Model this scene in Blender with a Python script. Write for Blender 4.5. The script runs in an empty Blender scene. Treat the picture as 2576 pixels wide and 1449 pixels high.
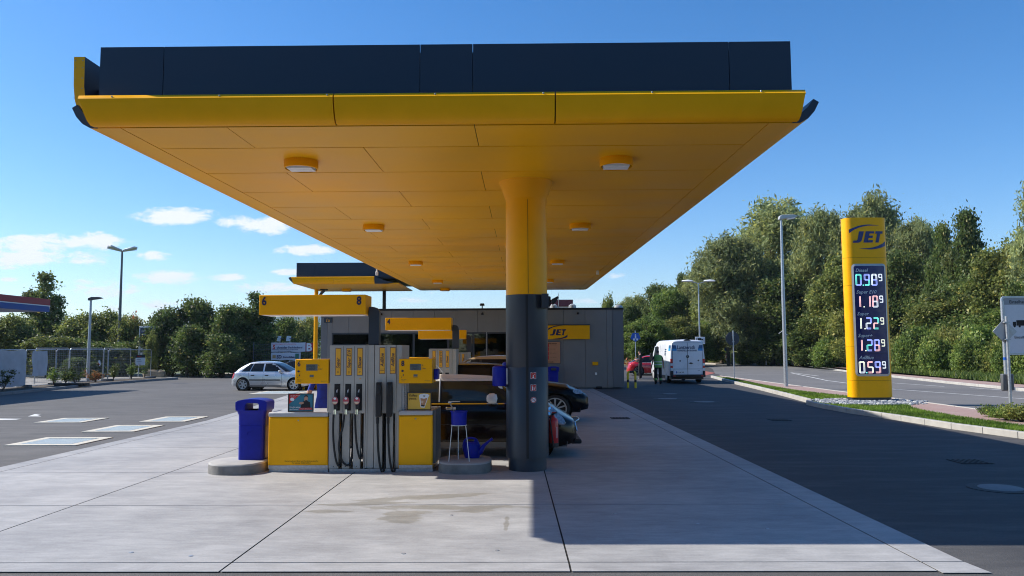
import bpy, bmesh, math, random
import numpy as np
from mathutils import Vector, Matrix
R=math.radians
random.seed(7)
scene=bpy.context.scene
COL=scene.collection
# ---------------------------------------------------------------- surveyed camera (photo width 2576 px)
F=1935.;CX=1288.;CY=724.5;H=1.9
PIT=R(4.6);YAW=math.atan(22/F);ROL=R(-0.25)
def ray(x,y):
    u=(x-CX)/F; v=-(y-CY)/F
    c,s=math.cos(ROL),math.sin(ROL); u,v=u*c-v*s,u*s+v*c
    d=(u, math.cos(PIT)-v*math.sin(PIT), math.sin(PIT)+v*math.cos(PIT))
    c,s=math.cos(YAW),math.sin(YAW)
    return (d[0]*c-d[1]*s, d[0]*s+d[1]*c, d[2])
def G(x,y,z=0):
    d=ray(x,y); t=(z-H)/d[2]; return (d[0]*t,d[1]*t)
def at(x,y,Y):
    d=ray(x,y); t=Y/d[1]; return (d[0]*t,H+d[2]*t)
# ---------------------------------------------------------------- materials
MATS={}
def mat(name,col,rough=.6,metal=0,noise=0,nscale=8,bump=0,bscale=60,coat=0,emit=None,estr=1,spec=.5,aniso=None):
    if name in MATS: return MATS[name]
    m=bpy.data.materials.new(name); m.use_nodes=True; nt=m.node_tree; b=nt.nodes['Principled BSDF']
    b.inputs['Base Color'].default_value=(*col,1); b.inputs['Roughness'].default_value=rough
    b.inputs['Metallic'].default_value=metal; b.inputs['Specular IOR Level'].default_value=spec
    if coat: b.inputs['Coat Weight'].default_value=coat; b.inputs['Coat Roughness'].default_value=.04
    if emit: b.inputs['Emission Color'].default_value=(*emit,1); b.inputs['Emission Strength'].default_value=estr
    tc=nt.nodes.new('ShaderNodeTexCoord')
    if noise:
        n=nt.nodes.new('ShaderNodeTexNoise'); n.inputs['Scale'].default_value=nscale; n.inputs['Detail'].default_value=6
        nt.links.new(tc.outputs['Object'],n.inputs['Vector'])
        r=nt.nodes.new('ShaderNodeMapRange'); r.inputs[1].default_value=.3; r.inputs[2].default_value=.7
        r.inputs[3].default_value=1-noise; r.inputs[4].default_value=1+noise
        nt.links.new(n.outputs['Fac'],r.inputs[0])
        mx=nt.nodes.new('ShaderNodeVectorMath'); mx.operation='SCALE'; mx.inputs[0].default_value=col
        nt.links.new(r.outputs[0],mx.inputs['Scale']); nt.links.new(mx.outputs[0],b.inputs['Base Color'])
        rr=nt.nodes.new('ShaderNodeMapRange'); rr.inputs[1].default_value=.3; rr.inputs[2].default_value=.7
        rr.inputs[3].default_value=max(rough-.07,.02); rr.inputs[4].default_value=min(rough+.07,1)
        nt.links.new(n.outputs['Fac'],rr.inputs[0]); nt.links.new(rr.outputs[0],b.inputs['Roughness'])
    if bump:
        n2=nt.nodes.new('ShaderNodeTexNoise'); n2.inputs['Scale'].default_value=bscale; n2.inputs['Detail'].default_value=4
        nt.links.new(tc.outputs['Object'],n2.inputs['Vector'])
        bp=nt.nodes.new('ShaderNodeBump'); bp.inputs['Strength'].default_value=bump; bp.inputs['Distance'].default_value=.01
        nt.links.new(n2.outputs['Fac'],bp.inputs['Height']); nt.links.new(bp.outputs[0],b.inputs['Normal'])
    MATS[name]=m; return m
class NT:
    "tiny node helper"
    def __init__(s,name):
        s.m=bpy.data.materials.new(name); s.m.use_nodes=True; s.t=s.m.node_tree; s.b=s.t.nodes['Principled BSDF']; MATS[name]=s.m
    def n(s,k,**kw):
        n=s.t.nodes.new(k)
        for a,v in kw.items():
            if a.startswith('i_'):
                key=a[2:]; key=int(key) if key.isdigit() else key.replace('_',' ')
                n.inputs[key].default_value=v
            else: setattr(n,a,v)
        return n
    def l(s,a,b): s.t.links.new(a,b)
    def math(s,op,a,b=None,clamp=False):
        n=s.t.nodes.new('ShaderNodeMath'); n.operation=op; n.use_clamp=clamp
        for i,q in enumerate((a,b)):
            if q is None: continue
            if isinstance(q,(int,float)): n.inputs[i].default_value=q
            else: s.l(q,n.inputs[i])
        return n.outputs[0]
    def mix(s,f,a,b):
        n=s.t.nodes.new('ShaderNodeMix'); n.data_type='RGBA'
        for i,q in ((0,f),(6,a),(7,b)):
            if isinstance(q,(int,float)): n.inputs[i].default_value=q
            elif isinstance(q,tuple): n.inputs[i].default_value=(*q,1)
            else: s.l(q,n.inputs[i])
        return n.outputs[2]
    def noise(s,vec,scale,detail=5,rough=.55,stretch=None,dist=0):
        if stretch:
            mp=s.n('ShaderNodeMapping'); mp.inputs['Scale'].default_value=stretch; s.l(vec,mp.inputs[0]); vec=mp.outputs[0]
        n=s.n('ShaderNodeTexNoise'); n.inputs['Scale'].default_value=scale; n.inputs['Detail'].default_value=detail
        n.inputs['Roughness'].default_value=rough; n.inputs['Distortion'].default_value=dist
        s.l(vec,n.inputs['Vector']); return n.outputs['Fac']
    def ramp(s,f,a,b,c=0.,d=1.):
        n=s.n('ShaderNodeMapRange'); n.interpolation_type='SMOOTHSTEP'
        n.inputs[1].default_value=a; n.inputs[2].default_value=b; n.inputs[3].default_value=c; n.inputs[4].default_value=d
        s.l(f,n.inputs[0]); return n.outputs[0]
    def bump(s,h,st,dist=.01):
        bp=s.n('ShaderNodeBump'); bp.inputs['Strength'].default_value=st; bp.inputs['Distance'].default_value=dist
        s.l(h,bp.inputs['Height']); s.l(bp.outputs[0],s.b.inputs['Normal'])
    def pos(s):
        g=s.n('ShaderNodeNewGeometry'); return g.outputs['Position']
YEL=(.95,.43,.001)
M=dict(
 yellow=mat('yellow_paint',YEL,.4,noise=.04,nscale=3,spec=.2),
 soffit=mat('yellow_soffit_panel',(.92,.45,.006),.38,noise=.05,nscale=.8,spec=.2),
 fascia=mat('anthracite_panel',(.018,.026,.042),.45,noise=.08,nscale=2),
 anth=mat('anthracite_metal',(.028,.037,.05),.42,noise=.08,nscale=4),
 black=mat('black_plastic',(.008,.008,.009),.5,noise=.1,nscale=20),
 rubber=mat('black_rubber',(.012,.012,.012),.75,noise=.15,nscale=30),
 gray=mat('pump_grey',(.42,.40,.35),.45,noise=.05,nscale=6),
 lgray=mat('light_grey_metal',(.45,.45,.44),.4,metal=.2,noise=.05),
 galv=mat('galvanised_steel',(.42,.44,.46),.42,metal=.6,noise=.18,nscale=25),
 dgray=mat('dark_grey_steel',(.10,.105,.11),.45,noise=.08),
 white=mat('white_paint',(.78,.78,.77),.4,noise=.03),
 navy=mat('navy_lettering',(.012,.014,.075),.4),
 blue=mat('blue_plastic',(.008,.016,.30),.42,noise=.12,nscale=12,spec=.25),
 red=mat('red_paint',(.55,.02,.02),.35,noise=.05,coat=.3),
 chrome=mat('chrome',(.75,.76,.78),.12,metal=1,noise=.02),
 screen=mat('grey_display',(.13,.15,.14),.25,noise=.1,nscale=60),
 seam=mat('dark_joint',(.015,.014,.013),.9),
 label=mat('orange_label',(.85,.42,.03),.4,noise=.03),
 wallp=mat('grey_wall_panel',(.20,.195,.19),.55,noise=.06,nscale=1.5,bump=.05,bscale=40),
 wallc=mat('darker_wall_panel',(.15,.155,.165),.55,noise=.06,nscale=1.5),
 lamp=mat('lamp_diffuser',(.85,.87,.9),.5,noise=.02,spec=.2),
 glassd=mat('car_glass',(.010,.012,.014),.06,noise=.2,nscale=1.5,spec=.25),
 signb=mat('traffic_blue',(.01,.09,.42),.4,noise=.04),
 trafred=mat('traffic_red',(.62,.02,.02),.4,noise=.04),
 bark=mat('bark',(.10,.075,.05),.9,noise=.3,nscale=5,bump=.5,bscale=12),
 skin=mat('skin',(.50,.27,.18),.5,noise=.05),
 hair=mat('dark_hair',(.02,.013,.01),.6,noise=.2,nscale=30),
)
# ---------------------------------------------------------------- mesh builder
TXT={}
def textmesh(s,shear=0,bold=0,extr=.0):
    k=(s,shear,bold)
    if k in TXT: return TXT[k]
    c=bpy.data.curves.new('lettering','FONT'); c.body=s; c.size=1; c.shear=shear; c.offset=bold; c.resolution_u=2; c.align_x='LEFT'
    o=bpy.data.objects.new('lettering',c); COL.objects.link(o); bpy.context.view_layer.update()
    dg=bpy.context.evaluated_depsgraph_get(); me=bpy.data.meshes.new_from_object(o.evaluated_get(dg))
    v=[tuple(q.co) for q in me.vertices]; f=[tuple(p.vertices) for p in me.polygons]
    bpy.data.objects.remove(o); bpy.data.curves.remove(c); bpy.data.meshes.remove(me)
    xs=[q[0] for q in v] or [0]; 
    TXT[k]=(v,f,min(xs),max(xs)); return TXT[k]
OFF={}
class MB:
    def __init__(s): s.v=[];s.f=[];s.mi=[];s.cur=0;s.mats=[];s.flat=False
    def use(s,m):
        if m not in s.mats: s.mats.append(m)
        s.cur=s.mats.index(m); return s
    def add(s,vs,fs):
        n=len(s.v); s.v+= [tuple(p) for p in vs]
        for f in fs: s.f.append(tuple(i+n for i in f)); s.mi.append(s.cur)
        return s
    def box(s,x0,x1,y0,y1,z0,z1):
        return s.add([(x0,y0,z0),(x1,y0,z0),(x1,y1,z0),(x0,y1,z0),(x0,y0,z1),(x1,y0,z1),(x1,y1,z1),(x0,y1,z1)],
          [(0,3,2,1),(4,5,6,7),(0,1,5,4),(1,2,6,5),(2,3,7,6),(3,0,4,7)])
    def prism(s,poly,ax,a,b):
        n=len(poly)
        def P(u,v,w): return (w,u,v) if ax=='x' else ((u,w,v) if ax=='y' else (u,v,w))
        vs=[P(u,v,a) for u,v in poly]+[P(u,v,b) for u,v in poly]
        fs=[tuple(range(n))[::-1],tuple(range(n,2*n))]+[(i,(i+1)%n,n+(i+1)%n,n+i) for i in range(n)]
        return s.add(vs,fs)
    def framep(s,outer,inner,a,b):
        "extrude along y a polygon with a hole (same number of points)"
        n=len(outer); L=[(u,a,v) for u,v in outer]+[(u,a,v) for u,v in inner]+[(u,b,v) for u,v in outer]+[(u,b,v) for u,v in inner]
        fs=[]
        for i in range(n):
            j=(i+1)%n
            fs+=[(i,j,n+j,n+i),(2*n+i,3*n+i,3*n+j,2*n+j),(i,2*n+i,2*n+j,j),(n+i,n+j,3*n+j,3*n+i)]
        return s.add(L,fs)
    def cyl(s,p0,p1,r0,r1=None,n=16,caps=True):
        if r1 is None: r1=r0
        p0=Vector(p0);p1=Vector(p1); d=(p1-p0).normalized()
        a=d.orthogonal().normalized(); b=d.cross(a)
        vs=[];
        for p,r in((p0,r0),(p1,r1)):
            for i in range(n):
                t=2*math.pi*i/n; vs.append(p+a*math.cos(t)*r+b*math.sin(t)*r)
        fs=[(i,(i+1)%n,n+(i+1)%n,n+i) for i in range(n)]
        if caps: fs+=[tuple(range(n))[::-1],tuple(range(n,2*n))]
        return s.add(vs,fs)
    def tube(s,path,r,n=8,caps=True):
        P=[Vector(p) for p in path]; rs=r if isinstance(r,(list,tuple)) else [r]*len(P)
        prev=None; vs=[]
        for i,p in enumerate(P):
            d=(P[min(i+1,len(P)-1)]-P[max(i-1,0)]).normalized()
            if prev is None: a=d.orthogonal().normalized()
            else:
                a=prev-d*prev.dot(d)
                a=a.normalized() if a.length>1e-6 else d.orthogonal().normalized()
            prev=a; b=d.cross(a)
            for k in range(n):
                t=2*math.pi*k/n; vs.append(p+a*math.cos(t)*rs[i]+b*math.sin(t)*rs[i])
        fs=[(i*n+k,i*n+(k+1)%n,(i+1)*n+(k+1)%n,(i+1)*n+k) for i in range(len(P)-1) for k in range(n)]
        if caps: fs+=[tuple(range(n))[::-1],tuple(range((len(P)-1)*n,len(P)*n))]
        return s.add(vs,fs)
    def lathe(s,prof,c=(0,0,0),n=24,ax='z',capb=True,capt=True):
        vs=[]
        for r,z in prof:
            for k in range(n):
                t=2*math.pi*k/n; a,b=r*math.cos(t),r*math.sin(t)
                p=(a,b,z) if ax=='z' else ((a,z,b) if ax=='y' else (z,a,b))
                vs.append((p[0]+c[0],p[1]+c[1],p[2]+c[2]))
        m=len(prof)
        fs=[(i*n+k,i*n+(k+1)%n,(i+1)*n+(k+1)%n,(i+1)*n+k) for i in range(m-1) for k in range(n)]
        if capb: fs.append(tuple(range(n))[::-1])
        if capt: fs.append(tuple(range((m-1)*n,m*n)))
        return s.add(vs,fs)
    def grid(s,rows,closed=False):
        n=len(rows[0]); vs=[p for r in rows for p in r]; fs=[]
        for i in range(len(rows)-1):
            for k in range(n if closed else n-1):
                fs.append((i*n+k,i*n+(k+1)%n,(i+1)*n+(k+1)%n,(i+1)*n+k))
        return s.add(vs,fs)
    def poly(s,pts): return s.add(pts,[tuple(range(len(pts)))])
    def text(s,t,org,size,right=(1,0,0),up=(0,0,1),shear=0,bold=0,align='l',wx=1,thick=.003):
        v,f,a,b=textmesh(t,shear,bold)
        r=Vector(right);u=Vector(up);nrm=r.cross(u); o=Vector(org)
        sh={'l':-a,'c':-(a+b)/2,'r':-b}[align]
        vs=[o+r*((x+sh)*size*wx)+u*(y*size)+nrm*thick for x,y,z in v]
        return s.add(vs,f)
    def build(s,name,m=None,parent=None,smooth=38,bevel=0,loc=None,recalc=True,segs=2):
        me=bpy.data.meshes.new(name)
        off=OFF.get(parent.name,Vector()) if parent else Vector(loc or (0,0,0))
        me.from_pydata([(p[0]-off[0],p[1]-off[1],p[2]-off[2]) for p in s.v],[],s.f)
        if recalc:
            bm=bmesh.new(); bm.from_mesh(me); bmesh.ops.recalc_face_normals(bm,faces=bm.faces); bm.to_mesh(me); bm.free()
        ms=s.mats or [m]
        for q in ms: me.materials.append(q)
        if s.mats: me.polygons.foreach_set('material_index',s.mi)
        if smooth:
            me.polygons.foreach_set('use_smooth',[True]*len(me.polygons)); me.set_sharp_from_angle(angle=R(smooth))
        o=bpy.data.objects.new(name,me); COL.objects.link(o); OFF[o.name]=off
        if parent: o.parent=parent
        else: o.location=off
        if bevel:
            b=o.modifiers.new('bevel','BEVEL'); b.width=bevel; b.segments=segs; b.limit_method='ANGLE'; b.harden_normals=False
        return o
def tag(o,label=None,cat=None,group=None,kind=None):
    if label: o['label']=label
    if cat: o['category']=cat
    if group: o['group']=group
    if kind: o['kind']=kind
    return o
def thing(name,label,cat,loc=(0,0,0),group=None):
    "Empty at the base of a thing; parts are then given in world coordinates"
    o=bpy.data.objects.new(name,None); o.empty_display_size=.3; COL.objects.link(o); o.location=loc; OFF[o.name]=Vector(loc)
    return tag(o,label,cat,group)
def kids(o): return [c for c in bpy.data.objects if c.parent==o]
KID={}
def copytree(o,parent=None):
    c=o.copy(); COL.objects.link(c); OFF[c.name]=OFF.get(o.name,Vector())
    if parent: c.parent=parent
    for ch in kids(o): copytree(ch,c)
    return c
def dup(o,label,loc,rz=None,scale=None,group=None):
    c=copytree(o); c['label']=label; c.location=loc
    if rz is not None: c.rotation_euler=(0,0,rz)
    if scale is not None: c.scale=scale
    if group: c['group']=group
    return c
def struct(name,mb,m=None,**k):
    o=mb.build(name,m,None,**k); o['kind']='structure'; return o
def rrect(x0,x1,z0,z1,r,n=4):
    pts=[]
    for cx,cz,a0 in ((x1-r,z1-r,0),(x0+r,z1-r,90),(x0+r,z0+r,180),(x1-r,z0+r,270)):
        for i in range(n+1):
            a=R(a0+90*i/n); pts.append((cx+r*math.cos(a),cz+r*math.sin(a)))
    return pts
def jetlogo(mb,cx,cz,w,place):
    "the oval logo; place(x,z) maps flat coordinates to a surface point"
    k=w/705.
    def P(pts): mb.poly([place(cx+(x-418)*k,cz-(y-410)*k) for x,y in pts])
    P([(255,298),(350,298),(310,440),(222,450)]); P([(222,450),(310,440),(296,480),(212,470)]); P([(212,470),(296,480),(268,508),(235,521),(195,478)]); P([(195,478),(235,521),(125,522),(140,478)])
    P([(385,298),(466,298),(414,519),(333,519)]); P([(460,298),(550,298),(541,341),(450,341)]); P([(440,382),(522,382),(511,430),(430,430)]); P([(410,474),(520,474),(510,519),(400,519)])
    P([(575,298),(722,298),(712,346),(566,346)]); P([(606,344),(667,344),(627,519),(565,519)])
    def sw(a,b):
        for i in range(len(a)-1): P([a[i],a[i+1],b[i+1],b[i]])
    sw([(65,258),(150,222),(250,188),(350,168),(430,163),(530,168),(600,178),(645,188)],
       [(68,332),(150,270),(250,225),(350,198),(430,186),(530,183),(600,184),(645,190)])
    sw([(770,488),(700,545),(600,590),(500,618),(400,630),(300,632),(245,629)],
       [(760,585),(700,612),(600,640),(500,655),(430,655),(330,645),(245,632)])
# ================================================================ WORLD, SUN, CAMERA
SUN=Vector((-1.16,.235,1)).normalized()
el=math.asin(SUN.z); az=math.atan2(SUN.x,SUN.y)
w=bpy.data.worlds.new('World'); scene.world=w; w.use_nodes=True; nt=w.node_tree
bg=nt.nodes['Background']; bg.inputs['Strength'].default_value=.083
sky=nt.nodes.new('ShaderNodeTexSky'); sky.sky_type='NISHITA'; sky.sun_disc=False
sky.sun_elevation=el; sky.sun_rotation=az; sky.altitude=200; sky.air_density=1.0; sky.dust_density=.35; sky.ozone_density=2.6
def wm(op,a,b=None,c=None,cl=False):
    n=nt.nodes.new('ShaderNodeMath'); n.operation=op; n.use_clamp=cl
    for i,q in enumerate((a,b,c)):
        if q is None: continue
        if isinstance(q,(int,float)): n.inputs[i].default_value=q
        else: nt.links.new(q,n.inputs[i])
    return n.outputs[0]
tc=nt.nodes.new('ShaderNodeTexCoord'); sp=nt.nodes.new('ShaderNodeSeparateXYZ'); nt.links.new(tc.outputs['Generated'],sp.inputs[0])
yy=wm('MAXIMUM',wm('ABSOLUTE',sp.outputs[1]),.05)
U=wm('DIVIDE',sp.outputs[0],yy); V=wm('DIVIDE',sp.outputs[2],yy)
cb=nt.nodes.new('ShaderNodeCombineXYZ'); nt.links.new(U,cb.inputs[0]); nt.links.new(V,cb.inputs[1])
def wn(sx,sy,scale,det,rough=.6,dist=0.):
    mp=nt.nodes.new('ShaderNodeMapping'); mp.inputs['Scale'].default_value=(sx,sy,1); nt.links.new(cb.outputs[0],mp.inputs[0])
    n=nt.nodes.new('ShaderNodeTexNoise'); n.inputs['Scale'].default_value=scale; n.inputs['Detail'].default_value=det; n.inputs['Roughness'].default_value=rough
    n.inputs['Distortion'].default_value=dist
    nt.links.new(mp.outputs[0],n.inputs['Vector']); return n.outputs['Fac']
n1=wn(1,2.6,30,10,.68,.35); n2=wn(1,2.0,9,4)
# clouds: (left, top, right, bottom) of each bank as directions measured from the horizon
CL=[(-20,583,165,632,1.),(-40,606,135,662,1.),(120,580,292,618,1.),(150,630,260,655,.75),(345,518,512,556,1.),(535,536,640,562,.8),(600,540,730,580,1.),(350,628,412,646,.7),
 (345,676,500,706,1.),(515,684,618,700,.75),(600,708,745,730,.6),(180,706,330,742,.5),(350,750,440,772,.6),(700,612,830,636,.9),(685,672,760,686,.9),
 (150,622,235,638,.7),(-10,660,40,670,.7),(-10,690,35,700,.6),(1000,744,1090,758,.5),(1060,728,1100,738,.5),(1530,688,1570,700,.35),(330,630,350,640,.5),(1450,752,1500,762,.3),(440,800,700,840,.22),(220,770,330,790,.25)]
acc=None
for a,b,c,d,s in CL:
    u0=((a+c)/2-1310)/F; v0=(879-(b+d)/2)/F; ru=(c-a)/2/F*1.3; rv=(d-b)/2/F*1.35
    du=wm('MULTIPLY',wm('SUBTRACT',U,u0),1/ru); dv=wm('MULTIPLY',wm('SUBTRACT',V,v0),1/rv)
    q=wm('ADD',wm('MULTIPLY',du,du),wm('MULTIPLY',dv,dv))
    q=wm('MULTIPLY',wm('SUBTRACT',1,q),s)
    acc=q if acc is None else wm('MAXIMUM',acc,q)
acc=wm('MAXIMUM',acc,-1.5)
cl=wm('ADD',acc,wm('MULTIPLY',wm('SUBTRACT',n1,.53),3.4))
cl=wm('ADD',cl,wm('MULTIPLY',wm('SUBTRACT',n2,.5),1.2))
mr=nt.nodes.new('ShaderNodeMapRange'); mr.interpolation_type='SMOOTHSTEP'; mr.inputs[1].default_value=-.15; mr.inputs[2].default_value=.75
nt.links.new(cl,mr.inputs[0])
front=wm('GREATER_THAN',sp.outputs[1],0)
cm=wm('MULTIPLY',mr.outputs[0],front)
hs=nt.nodes.new('ShaderNodeHueSaturation'); hs.inputs['Saturation'].default_value=1.35; hs.inputs['Value'].default_value=1.36
nt.links.new(sky.outputs[0],hs.inputs['Color'])
tint=nt.nodes.new('ShaderNodeMix'); tint.data_type='RGBA'; tint.blend_type='MULTIPLY'; tint.inputs[0].default_value=1
tint.inputs[7].default_value=(.98,1.03,1.13,1); nt.links.new(hs.outputs[0],tint.inputs[6])
mx=nt.nodes.new('ShaderNodeMix'); mx.data_type='RGBA'; nt.links.new(cm,mx.inputs[0]); nt.links.new(tint.outputs[2],mx.inputs[6])
mx.inputs[7].default_value=(8.6,9.0,9.6,1)
nt.links.new(mx.outputs[2],bg.inputs['Color'])
sl=bpy.data.lights.new('sun','SUN'); sl.energy=5.0; sl.angle=R(.53); sl.color=(1,.95,.87)
so=bpy.data.objects.new('sun',sl); COL.objects.link(so); so.rotation_euler=SUN.to_track_quat('Z','Y').to_euler(); so.location=(-30,10,40)
cam=bpy.data.cameras.new('camera'); cam.lens=36*F/2576; cam.sensor_width=36; cam.clip_end=6000; cam.clip_start=.1
co=bpy.data.objects.new('camera',cam); COL.objects.link(co); scene.camera=co
def cdir(u,v):
    x=CX+u*F; y=CY-v*F; return Vector(ray(x,y))
f=cdir(0,0).normalized(); r=(cdir(.1,0)-cdir(0,0)).normalized(); u=r.cross(f)
co.matrix_world=Matrix.Translation((0,0,H))@Matrix((r,u,-f)).transposed().to_4x4()
scene.view_settings.view_transform='Standard'; scene.view_settings.look='None'; scene.view_settings.exposure=0.47; scene.view_settings.gamma=1
scene.render.resolution_x=1024; scene.render.resolution_y=576
scene.render.engine='CYCLES'; scene.cycles.filter_width=1.05; scene.cycles.max_bounces=6; scene.cycles.diffuse_bounces=3; scene.cycles.transparent_max_bounces=12
# ================================================================ GROUND
# concrete
k=NT('forecourt_concrete'); p=k.pos()
a=k.noise(p,.55,6,.6); b=k.noise(p,3.2,7,.65,stretch=(.55,1.5,1)); c=k.noise(p,38,5,.7); d=k.noise(p,11,4,.6,stretch=(.35,2.4,1))
v=k.math('ADD',k.ramp(a,.3,.7,-.08,.07),k.ramp(b,.3,.7,-.10,.08)); v=k.math('ADD',v,k.ramp(c,.35,.65,-.05,.05)); v=k.math('ADD',v,k.ramp(d,.35,.7,-.06,.06)); v=k.math('ADD',v,k.ramp(k.noise(p,2.1,8,.75,stretch=(.8,1.8,1),dist=.8),.42,.70,-.05,.10)); v=k.math('ADD',v,k.ramp(k.noise(p,5,8,.8,stretch=(.3,2.,1),dist=1.5),.60,.66,.0,-.10)); wn_=k.n('ShaderNodeTexWhiteNoise',noise_dimensions='2D'); sn_=k.n('ShaderNodeVectorMath',operation='FLOOR'); ad_=k.n('ShaderNodeVectorMath',operation='MULTIPLY_ADD'); ad_.inputs[1].default_value=(1/2.98,1/2.88,0); ad_.inputs[2].default_value=(-.37/2.98+8,-6.75/2.88+8,0); k.l(p,ad_.inputs[0]); k.l(ad_.outputs[0],sn_.inputs[0]); k.l(sn_.outputs[0],wn_.inputs['Vector']); v=k.math('ADD',v,k.ramp(wn_.outputs['Value'],0,1,-.05,.05))
sep=k.n('ShaderNodeSeparateXYZ'); k.l(p,sep.inputs[0])
sm=None
for x,y,rx,ry,an in ((-1.25,10.15,.95,.17,.28),(-1.35,9.0,.3,.42,0),(-.9,9.5,1.0,.16,0),(-2.3,9.25,.38,.12,0),(-1.9,9.75,.7,.13,.2),(-.55,9.3,.28,.12,0),(-.17,8.65,.03,.38,0)):
    dx=k.math('SUBTRACT',sep.outputs[0],x); dy=k.math('SUBTRACT',sep.outputs[1],y)
    ca,sa=math.cos(an),math.sin(an)
    ux=k.math('ADD',k.math('MULTIPLY',dx,ca/rx),k.math('MULTIPLY',dy,sa/rx)); uy=k.math('ADD',k.math('MULTIPLY',dx,-sa/ry),k.math('MULTIPLY',dy,ca/ry))
    q=k.math('SUBTRACT',1,k.math('ADD',k.math('MULTIPLY',ux,ux),k.math('MULTIPLY',uy,uy))); sm=q if sm is None else k.math('MAXIMUM',sm,q)
sm=k.math('MAXIMUM',sm,-2)
st=k.math('ADD',sm,k.math('MULTIPLY',k.math('SUBTRACT',k.noise(p,3.5,7,.65,stretch=(.7,1.6,1)),.5),4.5))
st=k.ramp(st,.0,.5)
tire=k.math('MAXIMUM',k.ramp(k.noise(p,.8,4,.6,stretch=(2.2,.25,1)),.58,.75),k.ramp(k.noise(p,1.6,5,.7,stretch=(.22,2.2,1)),.56,.72))
spots=k.ramp(k.noise(p,6.5,3,.6),.68,.73)
base=k.mix(k.ramp(a,.3,.7),(.335,.328,.322),(.375,.366,.352))
base=k.mix(k.math('MULTIPLY',st,.7),base,(.235,.22,.185)); base=k.mix(k.math('MULTIPLY',tire,.22),base,(.2,.2,.2)); base=k.mix(k.math('MULTIPLY',spots,.3),base,(.2,.19,.18))
vm=k.n('ShaderNodeVectorMath',operation='SCALE'); k.l(base,vm.inputs[0]); k.l(k.math('ADD',v,1),vm.inputs['Scale']); k.l(vm.outputs[0],k.b.inputs['Base Color'])
k.l(k.math('SUBTRACT',.62,k.math('MULTIPLY',st,.12)),k.b.inputs['Roughness']); k.bump(k.math('ADD',k.noise(p,70,4),k.math('MULTIPLY',d,1.3)),.18,.006)
# asphalt
def asphalt(name,c0,c1,light,fresh_shade=False):
    k=NT(name); p=k.pos()
    a=k.noise(p,.16,5,.6); b=k.noise(p,1.6,7,.7,stretch=(.35,1.5,1)); c=k.noise(p,40,5,.85); vo=k.n('ShaderNodeTexVoronoi',i_Scale=85.); k.l(p,vo.inputs['Vector'])
    base=k.mix(k.ramp(a,.35,.68),c0,c1); base=k.mix(k.ramp(b,.42,.72,0,.6),base,light)
    crack=k.ramp(k.noise(p,.5,8,.75,dist=1.2),.492,.5); crack2=k.ramp(k.noise(p,.5,8,.75,dist=1.2),.5,.508,1,0)
    base=k.mix(k.math('MULTIPLY',k.math('MULTIPLY',crack,crack2),.0),base,(.02,.02,.02))
    patch=k.ramp(k.noise(p,.9,3,.5,stretch=(.5,1.4,1)),.66,.72,0,.35); base=k.mix(patch,base,(.03,.03,.032))
    if fresh_shade: sx=k.n('ShaderNodeSeparateXYZ'); k.l(p,sx.inputs[0]); base=k.mix(k.ramp(sx.outputs[0],2.,5.,0,.75),base,k.mix(k.ramp(b,.4,.7),(.036,.035,.036),(.066,.064,.062)))  # newer asphalt to the right, its colour darkened further to deepen canopy shade
    vm=k.n('ShaderNodeVectorMath',operation='SCALE'); k.l(base,vm.inputs[0]); k.l(k.math('ADD',k.ramp(c,.3,.7,.72,1.05),k.ramp(vo.outputs['Distance'],0,.9,0,.3)),vm.inputs['Scale']); k.l(vm.outputs[0],k.b.inputs['Base Color'])
    k.b.inputs['Roughness'].default_value=.8; k.bump(k.math('ADD',c,vo.outputs['Distance']),.5,.006)
    return k.m
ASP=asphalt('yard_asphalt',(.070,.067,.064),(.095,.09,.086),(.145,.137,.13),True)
ROAD=asphalt('road_asphalt',(.12,.115,.112),(.15,.143,.138),(.18,.172,.165))
k=NT('field_grass'); p=k.pos(); a=k.noise(p,.05,6); b=k.noise(p,1.5,6,.7)
base=k.mix(k.ramp(a,.4,.6),(.07,.13,.02),(.13,.15,.05)); base=k.mix(k.ramp(b,.4,.7,0,.6),base,(.05,.09,.015)); k.l(base,k.b.inputs['Base Color']); k.b.inputs['Roughness'].default_value=.9; k.bump(b,.5,.05)
k=NT('lawn_grass'); p=k.pos(); a=k.noise(p,.9,5); b=k.noise(p,22,5,.8)
base=k.mix(k.ramp(a,.35,.65),(.10,.19,.018),(.16,.24,.03)); base=k.mix(k.ramp(b,.4,.7,0,.55),base,(.05,.10,.012)); k.l(base,k.b.inputs['Base Color']); k.b.inputs['Roughness'].default_value=.85; k.bump(b,.9,.03)
k=NT('dry_verge'); p=k.pos(); a=k.noise(p,.5,6,.7); b=k.noise(p,9,6,.8)
base=k.mix(k.ramp(a,.4,.6),(.09,.13,.03),(.24,.2,.10)); base=k.mix(k.ramp(b,.4,.7,0,.6),base,(.05,.07,.02)); k.l(base,k.b.inputs['Base Color']); k.b.inputs['Roughness'].default_value=.9; k.bump(b,.9,.05)
k=NT('soil'); p=k.pos(); b=k.noise(p,6,6,.8); k.l(k.mix(k.ramp(b,.35,.65),(.06,.045,.03),(.13,.10,.07)),k.b.inputs['Base Color']); k.b.inputs['Roughness'].default_value=.95; k.bump(b,.9,.05)
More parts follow.
